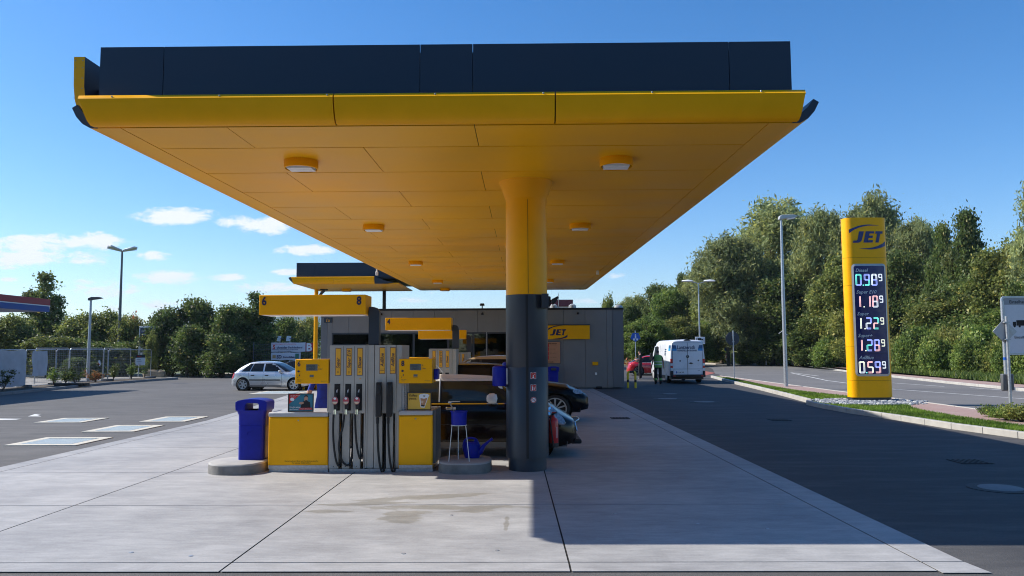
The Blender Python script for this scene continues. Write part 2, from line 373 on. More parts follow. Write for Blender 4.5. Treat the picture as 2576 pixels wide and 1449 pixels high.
# pink paving
k=NT('pink_paving'); p=k.pos(); br=k.n('ShaderNodeTexBrick',i_Scale=5.,i_Mortar_Size=.02); br.inputs['Color1'].default_value=(.34,.215,.185,1); br.inputs['Color2'].default_value=(.40,.265,.23,1); br.inputs['Mortar'].default_value=(.2,.15,.13,1); k.l(p,br.inputs['Vector'])
k.l(k.mix(k.ramp(k.noise(p,.7,5),.4,.7,0,.4),br.outputs['Color'],(.40,.33,.29)),k.b.inputs['Base Color']); k.b.inputs['Roughness'].default_value=.85
KERB=mat('kerb_stone',(.42,.40,.36),.75,noise=.13,nscale=3,bump=.3,bscale=50)
BEIGE=mat('beige_paving',(.40,.34,.27),.85,noise=.1,nscale=2,bump=.2)
RM=lambda n:MATS[n]
m=MB(); m.poly([(-3000,-3000,-.06),(3000,-3000,-.06),(3000,3000,-.06),(-3000,3000,-.06)]); struct('ground',m,RM('field_grass'),smooth=0)
m=MB()
def seg(pts,z): m.poly([(x,y,z) for x,y in pts])
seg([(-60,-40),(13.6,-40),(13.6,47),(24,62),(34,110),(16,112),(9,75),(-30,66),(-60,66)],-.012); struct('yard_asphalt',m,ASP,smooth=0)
m=MB(); L=[(13.45,-40),(13.45,33),(13.55,45),(15,60),(18.5,75),(22,95),(28,140),(34,175)]; Rr=[(21.9,-40),(21.9,33),(22.9,42),(24.5,52),(29,77),(30.5,99),(34,140),(40,172)]
for i in range(len(L)-1): seg([L[i],Rr[i],Rr[i+1],L[i+1]],-.006)
struct('road',m,ROAD,smooth=0)
# street running across behind the left fence, with its pavement
m=MB(); m.poly([(-90,40,-.008),(-25.2,40,-.008),(-26.2,52,-.008),(-24,58,-.008),(-90,58,-.008)]); struct('side_street',m,mat('pale_asphalt',(.27,.25,.22),.85,noise=.1,nscale=1,bump=.2),smooth=0)
m=MB(); m.box(-90,-9,60.2,62.6,-.05,.10); struct('far_pavement',m,BEIGE,smooth=0)
m=MB(); m.box(-90,-9,60.0,60.2,-.05,.115); struct('far_kerb',m,KERB,smooth=0)
# concrete slabs
XJ=[-8.25,-5.55,-2.62,.37,3.52]; YJ=[7.08,9.66,12.24,15.35,18.2,21.1,24.0,26.9,29.8,32.7,35.4,37.96]
def xl(y,x):
    if x==XJ[0]: return -8.3 if y<22 else -8.3-(y-22)*.127
    if x==XJ[-1]: return 3.56-(y-7)*.014
    if x==.37: return .42-(y-7)*.012
    return x
m=MB(); g=.009
for i in range(len(YJ)-1):
    for j in range(len(XJ)-1):
        y0,y1=YJ[i]+g,YJ[i+1]-g; 
        P=[(xl(y0,XJ[j])+g,y0),(xl(y0,XJ[j+1])-g,y0),(xl(y1,XJ[j+1])-g,y1),(xl(y1,XJ[j])+g,y1)]
        m.prism(P,'z',-.004,0)
# edge gutter bands
for i in range(len(YJ)-1):
    y0,y1=YJ[i]+g,YJ[i+1]-g
    a0,a1=xl(y0,XJ[-1]),xl(y1,XJ[-1]); m.prism([(a0+g,y0),(a0+.38,y0-.0),(a1+.38,y1),(a1+g,y1)],'z',-.004,.0)
    a0,a1=xl(y0,XJ[0]),xl(y1,XJ[0]); m.prism([(a0-.34,y0),(a0-g,y0),(a1-g,y1),(a1-.34,y1)],'z',-.004,.0)
for j in range(len(XJ)-1): m.prism([(xl(7,XJ[j])+g,6.8),(xl(7,XJ[j+1])-g,6.8),(xl(7,XJ[j+1])-g,7.08-g),(xl(7,XJ[j])+g,7.08-g)],'z',-.004,0)
m.prism([(3.56+g,6.74),(3.98,6.74),(3.94,7.08-g),(3.56+g,7.08-g)],'z',-.004,0)
struct('forecourt_concrete',m,RM('forecourt_concrete'),smooth=0)
m=MB(); m.poly([(-8.6,6.83,-.008),(3.88,6.83,-.008),(3.45,37.9,-.008),(-10.6,37.9,-.008),(-8.6,22.0,-.008)]); struct('joint_filler',m,M['seam'],smooth=0)
# verge island right: kerb, lawn, paving
KB=[(12.7,52),(12.14,47.1),(11.55,41.5),(11.17,37.1),(10.6,31.6),(10.12,27.6),(9.72,26.6),(9.62,25.2),(9.66,23.2),(10.0,20.6),(10.15,18.5),(10.5,16.6),(11.0,13.5),(11.7,9),(12.6,3),(13.2,-6)]
def offs(P,d):
    out=[]
    for i,p in enumerate(P):
        a=Vector(P[max(i-1,0)]);b=Vector(P[min(i+1,len(P)-1)]); t=(b-a).normalized(); n=Vector((-t.y,t.x)); out.append((p[0]+n.x*d,p[1]+n.y*d))
    return out
def kerbrun(name,P,wd,h,m_,z0=-.02,blk=1.0):
    "individual kerb stones along a line; stones are pattern of one kerb"
    m=MB(); Q=[]
    for i in range(len(P)-1):
        a=Vector(P[i]);b=Vector(P[i+1]); n=max(1,round((b-a).length/blk))
        for q in range(n): Q.append(a.lerp(b,q/n))
    Q.append(Vector(P[-1])); Q=[(q.x,q.y) for q in Q]; O=offs(Q,wd)
    for i in range(len(Q)-1):
        a,b=Vector(Q[i]),Vector(Q[i+1]); c,d=Vector(O[i+1]),Vector(O[i]); e=.006/max((b-a).length,.01)
        a2=a.lerp(b,e);b2=b.lerp(a,e);d2=d.lerp(c,e);c2=c.lerp(d,e)
        m.prism([a2,b2,c2,d2],'z',z0,h)
    o=struct(name,m,m_,smooth=0,bevel=.012); return O
KO=kerbrun('verge_kerb',KB,.16,.13,KERB)
PV=[(13.1,52),(12.55,45.3),(11.9,38),(11.7,33),(12.2,29),(12.8,27),(12.85,25.6),(12.0,24.3),(11.5,22.5),(11.35,20),(11.5,17),(11.9,13),(12.5,9),(12.9,3),(13.25,-6)]
m=MB()
def strip(A,B,z):
    for i in range(max(len(A),len(B))-1):
        a,b=A[min(i,len(A)-1)],A[min(i+1,len(A)-1)]; c,d=B[min(i+1,len(B)-1)],B[min(i,len(B)-1)]
        m.poly([(*a,z),(*b,z),(*c,z),(*d,z)])
def samp(P,n):
    out=[]
    ys=np.linspace(P[0][1],P[-1][1],n); yy=[q[1] for q in P][::-1]; xx=[q[0] for q in P][::-1]
    return [(float(np.interp(y,yy,xx)),float(y)) for y in ys]
strip(samp(KO,40),samp(PV,40),.105); struct('lawn_strip',m,RM('lawn_grass'),smooth=0)
m=MB(); strip(samp(PV,40),[(min(13.3,q[0]+1.5) if False else 13.3,q[1]) for q in samp(PV,40)],.11); struct('pavement',m,RM('pink_paving'),smooth=0)
kerbrun('road_kerb',[(13.3,y) for y in (52,40,30,20,10,0,-6)],.12,.125,KERB)
# far side kerb / paving / verge
FK=[(21.9,-6),(21.9,33),(22.9,42),(24.5,52),(29,77),(30.5,99),(34,140)]
FK=FK[::-1]; FO=kerbrun('far_road_kerb',FK,.14,.12,KERB,blk=2)
m=MB(); FP=offs(FK,2.0); strip(FO,FP,.115); struct('far_side_pavement',m,RM('pink_paving'),smooth=0)
m=MB(); strip(FP,offs(FK,26),.10); struct('verge',m,RM('dry_verge'),smooth=0)
# painted markings
m=MB()
def line(P,wd,z=-.002):
    A=offs(P,wd/2);B=offs(P,-wd/2)
    for i in range(len(P)-1): m.poly([(*A[i],z),(*A[i+1],z),(*B[i+1],z),(*B[i],z)])
line([G(2700,1013),G(2576,1003),G(2250,979),G(2080,957),G(1990,938)],.12)
for a,b in (((2600,987),(2440,975)),((2375,972),(2243,963)),((2195,950),(2130,944)),((2150,947),(2240,957)),((2117,937),(2073,938)),((1990,937),(2060,946)),((1925,938),(2010,938))): line([G(*a),G(*b)],.12)
for a,b in ((1800,940),(1815,943)),((1845,948),(1870,952)),((1900,958),(1930,963)),((1815,930),(1850,934)): 
    pass
struct('road_markings',m,mat('road_marking_white',(.62,.62,.60),.7,noise=.15,nscale=9),smooth=0)
m=MB(); m.poly([(*G(x,y),-.002) for x,y in ((1758,931),(1800,938),(1760,948),(1745,942))]); m.poly([(*G(x,y),-.002) for x,y in ((1800,947),(1862,955),(1905,963),(1850,958))])
struct('cycle_crossing',m,mat('red_road_paint',(.30,.09,.07),.8,noise=.12,nscale=3),smooth=0)
m=MB()
for c in (((70,1047),(88,1041),(105,1041),(92,1043),(104,1047)),((-20,1052),(55,1053),(40,1055),(-20,1057))): m.poly([(*G(x,y),-.006) for x,y in c])
for a,b in (((700,983),(760,981)),((650,985),(676,986)),((800,975),(860,974))): line([G(*a),G(*b)],.14,-.006)
struct('yard_markings',m,MATS['road_marking_white'],smooth=0)
# tank covers in the yard
TF=mat('cream_concrete',(.56,.52,.43),.75,noise=.08,nscale=6,bump=.2); TG=mat('tank_grate',(.60,.66,.66),.6,noise=.08,nscale=50)
LB=['tank cover nearest the blue bin, largest in the photo','tank cover second from the concrete edge, between nearest and farthest','tank cover at the left, farthest from the concrete edge','tank cover beside the blue bin opening, close to the concrete edge','far tank cover on the asphalt by the silver car']
for (x,y,sx,sy),lb in zip(((-9.83,16.5,1.5,1.45),(-9.85,19.2,1.25,1.6),(-12.5,21.5,1.3,1.4),(-9.75,21.75,1.25,1.6),(-11.0,35.4,2.2,2.4)),LB):
    t=thing('tank_cover','light framed '+lb,'tank cover',(x,y,-.012),'underground tank covers in the asphalt')
    o=rrect(x-sx/2,x+sx/2,y-sy/2,y+sy/2,.01,1); i=rrect(x-sx/2+.2,x+sx/2-.2,y-sy/2+.2,y+sy/2-.2,.01,1)
    mb=MB(); n=len(o); 
    mb.add([(a,b,.006) for a,b in o]+[(a,b,.006) for a,b in i],[(q,(q+1)%n,n+(q+1)%n,n+q) for q in range(n)]); mb.add([(a,b,-.012) for a,b in o]+[(a,b,.006) for a,b in o],[(q,(q+1)%n,n+(q+1)%n,n+q) for q in range(n)])
    mb.build('frame',TF,t,smooth=0)
    mb=MB(); x0,x1,y0,y1=x-sx/2+.21,x+sx/2-.21,y-sy/2+.21,y+sy/2-.21
    mb.box(x0,x1,y0,y1,-.01,.0)
    q=y0
    while q<y1-.03: mb.box(x0,x1,q,q+.018,.0005,.008); q+=.05
    mb.build('grate',TG,t,smooth=0)
# manholes and drains
def manhole(x,y,r,label):
    t=thing('manhole_cover',label,'manhole cover',(x,y,0))
    mb=MB(); mb.lathe([(r*1.5,-.0115),(r*1.5,-.004),(r*1.02,-.003)],(x,y,0),32,capb=False,capt=False); mb.build('ring',mat('cast_iron',(.035,.035,.036),.6,metal=.4,noise=.2,nscale=30,bump=.3),t)
    mb=MB(); mb.lathe([(r,-.011),(r,-.001),(r*.97,.002)],(x,y,0),32,capb=False); mb.build('lid',mat('manhole_concrete',(.22,.22,.215),.8,noise=.12,nscale=9,bump=.2),t)
manhole(*G(2517,1226),.275,'round manhole cover with iron ring at the right front of the asphalt')
manhole(6.36,33.2,.30,'small round manhole cover farthest away in front of the van')
manhole(5.64,30.0,.37,'wide pale manhole cover left of the middle in front of the van')
manhole(6.63,28.2,.36,'pale manhole cover nearest the kerb in front of the van')
for (x,y),lb in ((G(1960,1055),'dark iron gully grate in the shaded asphalt before the totem'),(G(1560,1052),'slotted drain grate in the concrete by the black car'),(G(2440,1160),'small dark gully in the shaded asphalt at right')):
    mb=MB(); z=-.01 if x>4 else .0
    mb.use(M['seam']); mb.box(x-.26,x+.26,y-.26,y+.26,z-.003,z+.003); mb.use(MATS['cast_iron'])
    for q in range(6): mb.box(x-.25+q*.09,x-.21+q*.09,y-.25,y+.25,z+.004,z+.01)
    o=mb.build('drain_grate',None,None,smooth=0,loc=(x,y,0)); tag(o,lb,'drain')
# studs set in the slabs
for x,y in ((1136,1296),(1547,1292),(480,1399),(1015,1393),(330,1390),(1755,1318),(1930,1330),(1250,1385)):
    a,b=G(x,y); mb=MB(); mb.lathe([(.022,-.001),(.022,.004),(.012,.005)],(a,b,0),8)
    tag(mb.build('floor_stud',M['galv'],None,smooth=0,loc=(a,b,0)),'small round metal stud set in the pale concrete','stud','metal studs in the concrete')
# ================================================================ MAIN CANOPY
X0,X1,Y0,Y1=-5.14,3.29,9.0,39.85
def zs(y): return 4.6+.0129*(y-9)
def skew(mb,i0=0,base=9.0,x_base=0):
    "tilt the canopy geometry with its drainage fall"
    for i in range(i0,len(mb.v)):
        x,y,z=mb.v[i]; mb.v[i]=(x,y,z+.0129*(y-9))
can=thing('canopy','large yellow filling station canopy with dark fascia over the pumps','canopy',(.1,12.5,0))
m=MB()
for a,b in ((X0+.05,at(410,150,9)[0]),(at(410,150,9)[0],at(1056,150,9)[0]),(at(1056,150,9)[0],at(1189,150,9)[0]),(at(1189,150,9)[0],at(1835,150,9)[0]),(at(1835,150,9)[0],X1-.03)):
    m.box(a+.004,b-.004,Y0+.02,Y0+.06,4.93,5.585)
for y0,y1 in zip(np.arange(9.07,39,3.1),np.arange(12.17,42.5,3.1)):
    m.box(X0+.05,X0+.09,y0+.004,min(y1,Y1)-.004,4.93,5.585); m.box(X1-.07,X1-.03,y0+.004,min(y1,Y1)-.004,4.93,5.585)
m.box(X0+.09,X1-.07,Y1-.05,Y1,4.93,5.585)
m.box(X0+.1,X1-.08,Y0+.07,Y1-.06,4.9,5.5)
skew(m); m.build('fascia',M['fascia'],can,smooth=0)
# soffit
m=MB(); rows=[9.08,10.1]+[10.1+1.53*i for i in range(1,20)]; rows=[r for r in rows if r<Y1-.3]+[Y1-.02]
bl,br=X0+.30,X1-.30
for i in range(len(rows)-1):
    y0,y1=rows[i]+.012,rows[i+1]-.012
    br_=[bl]+[x for x in ((-3.6,-.6) if i%2==0 else (-2.1,)) if bl+.2<x<br-.2]+[br]
    if i==0: br_=[bl,-3.55,-.55,br]
    for a,b in zip(br_[:-1],br_[1:]): m.box(a+.005,b-.005,y0,y1,4.6,4.62)
for a,b in ((X0+.02,bl-.006),(br+.006,X1-.02)):
    for y0,y1 in zip([9.08,13.9,18.9,23.9,28.9,33.9],[13.9,18.9,23.9,28.9,33.9,Y1]): m.box(a,b,y0+.003,y1-.003,4.598,4.62)
skew(m); m.build('soffit',M['soffit'],can,smooth=0)
m=MB(); m.box(X0+.03,X1-.03,9.07,Y1-.03,4.625,4.7); skew(m); m.build('soffit_backing',M['seam'],can,smooth=0)
# curved front panels
def prof(p,h,t):
    out=[(0,0),(.25*p,.03*h),(.55*p,.22*h),(.80*p,.52*h),(.95*p,.82*h),(p,h)]
    return out
m=None
xs=[X0-.0,at(840,285,8.9)[0],at(1397,280,8.9)[0],X1+.02]
for i in range(3):
    m=MB(); a,b=xs[i]+(.008 if i else 0),xs[i+1]-(.008 if i<2 else 0)
    P=[(9.05,4.602),(8.99,4.606),(8.94,4.65),(8.90,4.72),(8.87,4.80),(8.852,4.86),(8.845,4.89),(8.89,4.942),(9.03,4.950)]
    la=[a-(.0 if i else .13*k/8) for k in range(9)]; lb=[b+(0 if i<2 else .06*k/8) for k in range(9)]
    m.grid([[(la[k],P[k][0],P[k][1]) for k in range(9)],[(lb[k],P[k][0],P[k][1]) for k in range(9)]])
    for L_ in (la,lb): m.poly([(L_[k],P[k][0],P[k][1]) for k in range(9)]+[(L_[0],9.03,4.7)])
    for x in np.arange(a+.3,b,1.25): m.use(M['galv']) if False else None
    m.build('edge_panel',M['yellow'],can,smooth=50)
for x in np.arange(X0+.3,X1,1.28): m=MB(); m.lathe([(.012,8.862),(.008,8.856)],(x,0,4.918),8,ax='y'); m.build('rivet',M['galv'],can)
# side wings
def wing(s,xe,y0,y1,name='side_wing',par=None,fl=True):
    pr=[(0,4.60),(.10,4.605),(.20,4.66),(.28,4.75),(.335,4.86),(.27,4.90),(.20,4.80),(.12,4.73),(0,4.70)]
    m=MB(); n=len(pr); L_=len(m.v)
    ys=[y0,y1]; vs=[(xe+s*u,y,z) for y in ys for u,z in pr]
    m.use(M['anth']); m.add(vs,[tuple(range(n)),tuple(range(n,2*n))]+[(i,i+1,n+i+1,n+i) for i in range(4,n-1)])
    m.use(M['yellow']); m.add(vs,[(i,i+1,n+i+1,n+i) for i in range(0,4)])
    skew(m); return m.build(name,None,par or can,smooth=45)
for y0,y1 in zip([9.1,14.2,19.3,24.4,29.5,34.6],[14.19,19.29,24.39,29.49,34.59,39.8]):
    wing(1,X1-.02,y0,y1)
    wing(-1,X0+.02,y0,y1)
# tall curved blade along the left edge
m=MB(); bo=[(-5.42,4.86),(-5.455,4.98),(-5.475,5.15),(-5.485,5.52),(-5.35,5.52),(-5.345,5.15),(-5.325,4.99),(-5.29,4.88)]
n=len(bo); vs=[(u,y,z) for y in (9.15,11.4) for u,z in bo]
m.use(M['yellow']); m.add(vs,[tuple(range(n)),tuple(range(n,2*n)),(0,1,n+1,n),(1,2,n+2,n+1),(2,3,n+3,n+2),(3,4,n+4,n+3)])
m.use(M['fascia']); m.add(vs,[(4,5,n+5,n+4),(5,6,n+6,n+5),(6,7,n+7,n+6),(7,0,n,n+7)])
bl_=m.build('edge_blade',None,can,smooth=45)
m=MB(); m.tube([(-5.34,9.5,5.15),(-5.2,9.5,5.17),(-5.08,9.5,5.17)],.018); m.box(-5.35,-5.3,9.45,9.55,5.1,5.2); m.build('blade_bracket',M['black'],bl_)
for z in (5.0,5.12,5.25,5.38,5.47):
    for x in (-5.46,-5.37): m=MB(); m.lathe([(.007,9.146),(.005,9.14)],(x,0,z),6,ax='y'); m.build('screw',M['galv'],bl_)
# small white sensors under the soffit
for x,y in ((948,690),(1503,688)):
    z=4.85; X,Y=G(x,y-8,z); m=MB(); m.cyl((X,Y,z-.02),(X,Y,z+.06),.03); m.box(X-.05,X+.05,Y-.05,Y+.05,z-.16,z-.02)
    o=m.build('sensor',M['white'],None,bevel=.01,loc=(X,Y,z)); tag(o,'small white sensor box hanging under the canopy by its '+('left' if x<1200 else 'right')+' edge','sensor')
# columns
def cyl_at(mb,cx,cy,r,pts,z0,ang0):
    "flat 2d outline wrapped on the column; pts in metres (s,z)"
    mb.poly([(cx+r*math.sin(ang0+s/r),cy-r*math.cos(ang0+s/r),z0+z) for s,z in pts])
def column(cx,cy,first):
    zt=zs(cy); c=MB(); c.lathe([(.338,2.78),(.335,2.785),(.335,zt-.31),(.337,zt-.3),(.445,zt-.004)],(cx,cy,0),40,capb=False,capt=False)
    col=c.build('column',M['yellow'],can,smooth=12)
    c=MB(); c.lathe([(.34,.20),(.34,1.62),(.337,1.625),(.34,1.63),(.34,2.78)],(cx,cy,0),48); 
    c.build('column_cladding',M['anth'],col)
    c=MB(); c.lathe([(.305,0),(.305,.20)],(cx,cy,0),40); c.build('column_foot',M['anth'],col)
    c=MB(); a=R(0); c.box(cx-.02,cx+.02,cy-.344,cy-.33,.02 if False else .21,2.77); c.build('column_joint',M['black'],col)
    if first:
        c=MB(); c.box(cx+.02,cx+.027,cy-.337,cy-.335,2.79,4.3); c.build('column_seam',M['black'],col)
        for z,kind in ((1.495,'fire'),(1.305,'ext'),(1.115,'smoke')):
            an=R(16.5)+.0; s=MB(); r=.3425; W=.046
            if kind!='smoke':
                s.use(M['white']); cyl_at(s,cx,cy,r,[(-W,-W*1.12),(W,-W*1.12),(W,W*1.12),(-W,W*1.12)],z,an)
                s.use(M['red']); w_=W*.88; cyl_at(s,cx,cy,r+.0012,[(-w_,-w_*1.14),(w_,-w_*1.14),(w_,w_*1.14),(-w_,w_*1.14)],z,an)
                s.use(M['white'])
                if kind=='fire':
                    cyl_at(s,cx,cy,r+.0024,[(-.016,-.04),(.012,-.04),(.012,-.022),(.004,-.012),(-.008,-.012),(-.016,-.022)],z,an)
                    cyl_at(s,cx,cy,r+.0024,[(-.01,-.008),(.006,-.008),(.008,.004),(-.002,.012),(-.012,.004)],z,an)
                    cyl_at(s,cx,cy,r+.0024,[(.014,.012),(.026,.016),(.028,.03),(.018,.026)],z,an); cyl_at(s,cx,cy,r+.0024,[(-.032,.026),(-.004,.026),(-.004,.03),(-.032,.03)],z,an)
                else:
                    cyl_at(s,cx,cy,r+.0024,[(-.024,-.04),(-.004,-.04),(-.004,.012),(-.010,.02),(-.018,.02),(-.024,.012)],z,an)
                    cyl_at(s,cx,cy,r+.0024,[(-.03,.022),(-.004,.026),(-.004,.032),(-.02,.034)],z,an)
                    for q in (0,.012,.024): cyl_at(s,cx,cy,r+.0024,[(.006+q*.4,-.034+q),(.014+q*.4,-.034+q),(.030,-.004+q),(.026,.002+q)],z,an)
            else:
                ring=lambda rr,n=20:[(rr*math.cos(6.283*i/n),rr*math.sin(6.283*i/n)) for i in range(n)]
                s.use(M['white']); cyl_at(s,cx,cy,r,ring(.048),z,an); s.use(M['red']); cyl_at(s,cx,cy,r+.0012,ring(.046),z,an)
                s.use(M['white']); cyl_at(s,cx,cy,r+.0024,ring(.036),z,an); s.use(M['black']); cyl_at(s,cx,cy,r+.0036,[(-.026,-.004),(.018,-.004),(.018,.003),(-.026,.003)],z,an)
                cyl_at(s,cx,cy,r+.0036,[(.02,.004),(.024,.004),(.018,.018),(.014,.016)],z,an)
                s.use(M['red']); cyl_at(s,cx,cy,r+.0048,[(-.028,.024),(.024,-.030),(.030,-.025),(-.022,.030)],z,an)
            o=s.build({'fire':'fire_sticker','ext':'extinguisher_sticker','smoke':'no_smoking_sticker'}[kind],None,col,smooth=0)
            o['label']={'fire':'square red fire alarm sticker','ext':'square red fire extinguisher sticker','smoke':'round no smoking sticker'}[kind]
    return col
column(.095,12.5,True); column(.0,20.6,False); column(.0,28.8,False)
# ceiling lights
def clight():
    t=thing('canopy_light','',"ceiling light",(0,0,0),'round lights under the canopies')
    m=MB(); m.lathe([(.235,0),(.24,-.01),(.24,-.115),(.225,-.12),(.225,-.02)],(0,0,0),36,capt=False); m.build('housing',M['yellow'],t)
    m=MB(); m.lathe([(.22,-.06),(.215,-.062)],(0,0,0),32); m.build('recess',M['dgray'],t)
    m=MB(); m.box(-.175,.175,-.125,-.006,-.128,-.10); m.box(-.175,.175,.006,.125,-.128,-.10); m.box(-.185,.185,-.135,.135,-.10,-.063)
    m.build('lamp_lens',M['lamp'],t)
    return t
CL0=clight()
LL=[(-3.15,10.86,'round yellow ceiling light at the front left, biggest of its side'),(1.38,10.87,'round yellow ceiling light at the front right, before the column'),
(-3.3,17.1,'ceiling light second from the front on the left row'),(1.34,17.1,'ceiling light second from the front on the right row'),
(-3.45,25.1,'ceiling light third from the front on the left row'),(1.2,25.0,'ceiling light third from the front on the right row'),
(-3.6,33.1,'ceiling light fourth from the front on the left row'),(1.2,33.0,'ceiling light fourth from the front, half hidden by the column'),
(-3.8,38.4,'ceiling light farthest back, just before the canopy rear edge'),(-8.77,38.5,'ceiling light under the small canopy on the left')]
for i,(x,y,l) in enumerate(LL):
    o=CL0 if i==0 else copytree(CL0); o.location=(x,y,zs(y)+.001); o['label']=l
# ================================================================ SECOND CANOPY (left wing over the entrance)
c2=thing('small_canopy','smaller yellow and dark canopy wing at the back on a thin yellow post','canopy',(-10.35,38.5,0))
a0,b0=-10.45,X0-.5; z0=4.98
m=MB(); m.box(a0+.05,-9.55,35.4,35.44,z0+.31,z0+.99); m.box(-9.54,b0,35.4,35.44,z0+.31,z0+.99); m.box(a0+.05,a0+.09,35.45,40.2,z0+.31,z0+.99); m.box(a0+.1,b0,35.46,40.1,z0+.25,z0+.9); m.build('fascia',M['fascia'],c2,smooth=0)
m=MB()
for y in (35.5,37.03,38.56): m.box(a0,b0-.01,y,min(y+1.52,40.0),z0,z0+.05)
m.build('soffit',M['soffit'],c2,smooth=0)
for a,b in ((a0-.05,-8.65),(-8.64,-6.75)):
    m=MB(); P=[(35.42,z0),(35.36,z0+.01),(35.28,z0+.10),(35.22,z0+.22),(35.2,z0+.3),(35.24,z0+.32),(35.4,z0+.33)]
    m.grid([[(a-(k*.02 if a<-10 else 0),*P[k]) for k in range(7)],[(b,*P[k]) for k in range(7)]]); m.poly([(a-(k*.02 if a<-10 else 0),*P[k]) for k in range(7)]); m.poly([(b,*P[k]) for k in range(7)])
    m.build('edge_panel',M['yellow'],c2,smooth=50)
m=MB(); m.prism([(-6.73,z0+.33),(-6.73,z0),(-6.2,z0-.0),(-5.9,z0+.03),(-6.3,z0+.15)],'y',35.2,35.42); m.build('end_cap',M['anth'],c2,smooth=0)
m=MB(); m.prism([(a0+.05,z0),(a0-.12,z0+.05),(a0-.28,z0+.2),(a0-.34,z0+.3),(a0-.26,z0+.34),(a0-.05,z0+.3),(a0+.05,z0+.3)],'y',35.45,40.1); m.build('side_wing',M['anth'],c2,smooth=0)
m=MB(); m.cyl((-10.3,38.55,0),(-10.3,38.55,z0+.02),.10,n=20); m.build('post',M['yellow'],c2)
m=MB(); m.tube([(-10.15,38.55,z0-.35),(-10.0,38.4,z0-.2),(-9.85,38.4,z0-.05)],.07); m.box(-10.05,-9.7,38.3,38.5,z0-.06,z0+.0); m.build('bracket',M['anth'],c2)
m=MB(); m.box(-7.13,-6.97,39.5,39.66,3.96,4.99); m.build('roof_post',M['anth'],c2,smooth=0)
# ================================================================ SHOP BUILDING
BX0,BX1,BY=-9.9,5.05,38.0
sh=thing('shop_building','low grey panel clad filling station shop with dark roof edge','building',(-2.4,38,0))
wx0,wx1,wz0,wz1=-9.35,-.62,.45,2.78
m=MB(); px=[BX0+.32]; 
while px[-1]<BX1-.6: px.append(round(px[-1]+1.062,3))
px[-1]=BX1-.55
def panel(a,b,z0,z1): m.box(a+.006,b-.006,BY,BY+.12,z0,z1)
for a,b in zip(px[:-1],px[1:]):
    if b<=wx0 or a>=wx1: panel(a,b,.05,3.86)
    else:
        if a<wx0: panel(a,wx0,.05,3.86); a=wx0
        if b>wx1: panel(wx1,b,.05,3.86); b=wx1
        panel(a,b,wz1,3.86); panel(a,b,.05,wz0)
m.build('wall',M['wallp'],sh,smooth=0)
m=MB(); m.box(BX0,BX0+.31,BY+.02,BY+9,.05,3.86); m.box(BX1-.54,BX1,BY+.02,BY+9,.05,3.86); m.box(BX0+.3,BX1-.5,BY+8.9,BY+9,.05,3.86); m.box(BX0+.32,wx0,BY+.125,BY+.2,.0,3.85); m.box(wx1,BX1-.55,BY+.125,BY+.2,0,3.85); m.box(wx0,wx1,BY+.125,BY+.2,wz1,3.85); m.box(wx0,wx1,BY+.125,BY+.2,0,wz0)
m.build('corner_panels',M['wallc'],sh,smooth=0)  # corner strips, side walls and backing, darker grey than the front panels
m=MB(); m.box(BX0-.02,BX1+.02,BY-.03,BY+9.02,3.862,3.96); m.build('roof',M['black'],sh,smooth=0)
m=MB(); m.box(wx0,wx1,BY+.3,BY+8.8,0,.05); m.box(wx0,wx1,BY+.3,BY+8.8,3.0,3.05); m.build('shop_floor',M['dgray'],sh,smooth=0)
# glass
g=NT('shop_glass'); nt_=g.t; out=nt_.nodes['Material Output']; tr=nt_.nodes.new('ShaderNodeBsdfTransparent'); tr.inputs[0].default_value=(.42,.45,.45,1)
gl=nt_.nodes.new('ShaderNodeBsdfGlossy'); gl.inputs['Roughness'].default_value=.02; gl.inputs[0].default_value=(.8,.85,.85,1); fr=nt_.nodes.new('ShaderNodeFresnel'); fr.inputs[0].default_value=1.7
mxs=nt_.nodes.new('ShaderNodeMixShader'); g.l(fr.outputs[0],mxs.inputs[0]); g.l(tr.outputs[0],mxs.inputs[1]); g.l(gl.outputs[0],mxs.inputs[2]); g.l(mxs.outputs[0],out.inputs[0])
mul=[wx0,-7.3,-5.3,-3.6,-2.35,-1.69,wx1]
for i,(a,b) in enumerate(zip(mul[:-1],mul[1:])):
    m=MB(); fw=.05; z=[wz0,wz1]
    m.framep([(a,z[0]),(b,z[0]),(b,z[1]),(a,z[1])],[(a+fw,z[0]+fw),(b-fw,z[0]+fw),(b-fw,z[1]-fw*1.6),(a+fw,z[1]-fw*1.6)],BY+.01,BY+.11)
    fr_=m.build('window',M['anth'],sh,smooth=0)
    m=MB(); m.box(a+fw,b-fw,BY+.06,BY+.07,z[0]+fw,z[1]-fw*1.6); m.build('pane',g.m,fr_,smooth=0)
    if i in(4,5): m=MB(); m.box(b-.02,b+.0,BY+.005,BY+.009,z[0],z[1]); m.build('mullion',M['galv'],fr_,smooth=0)
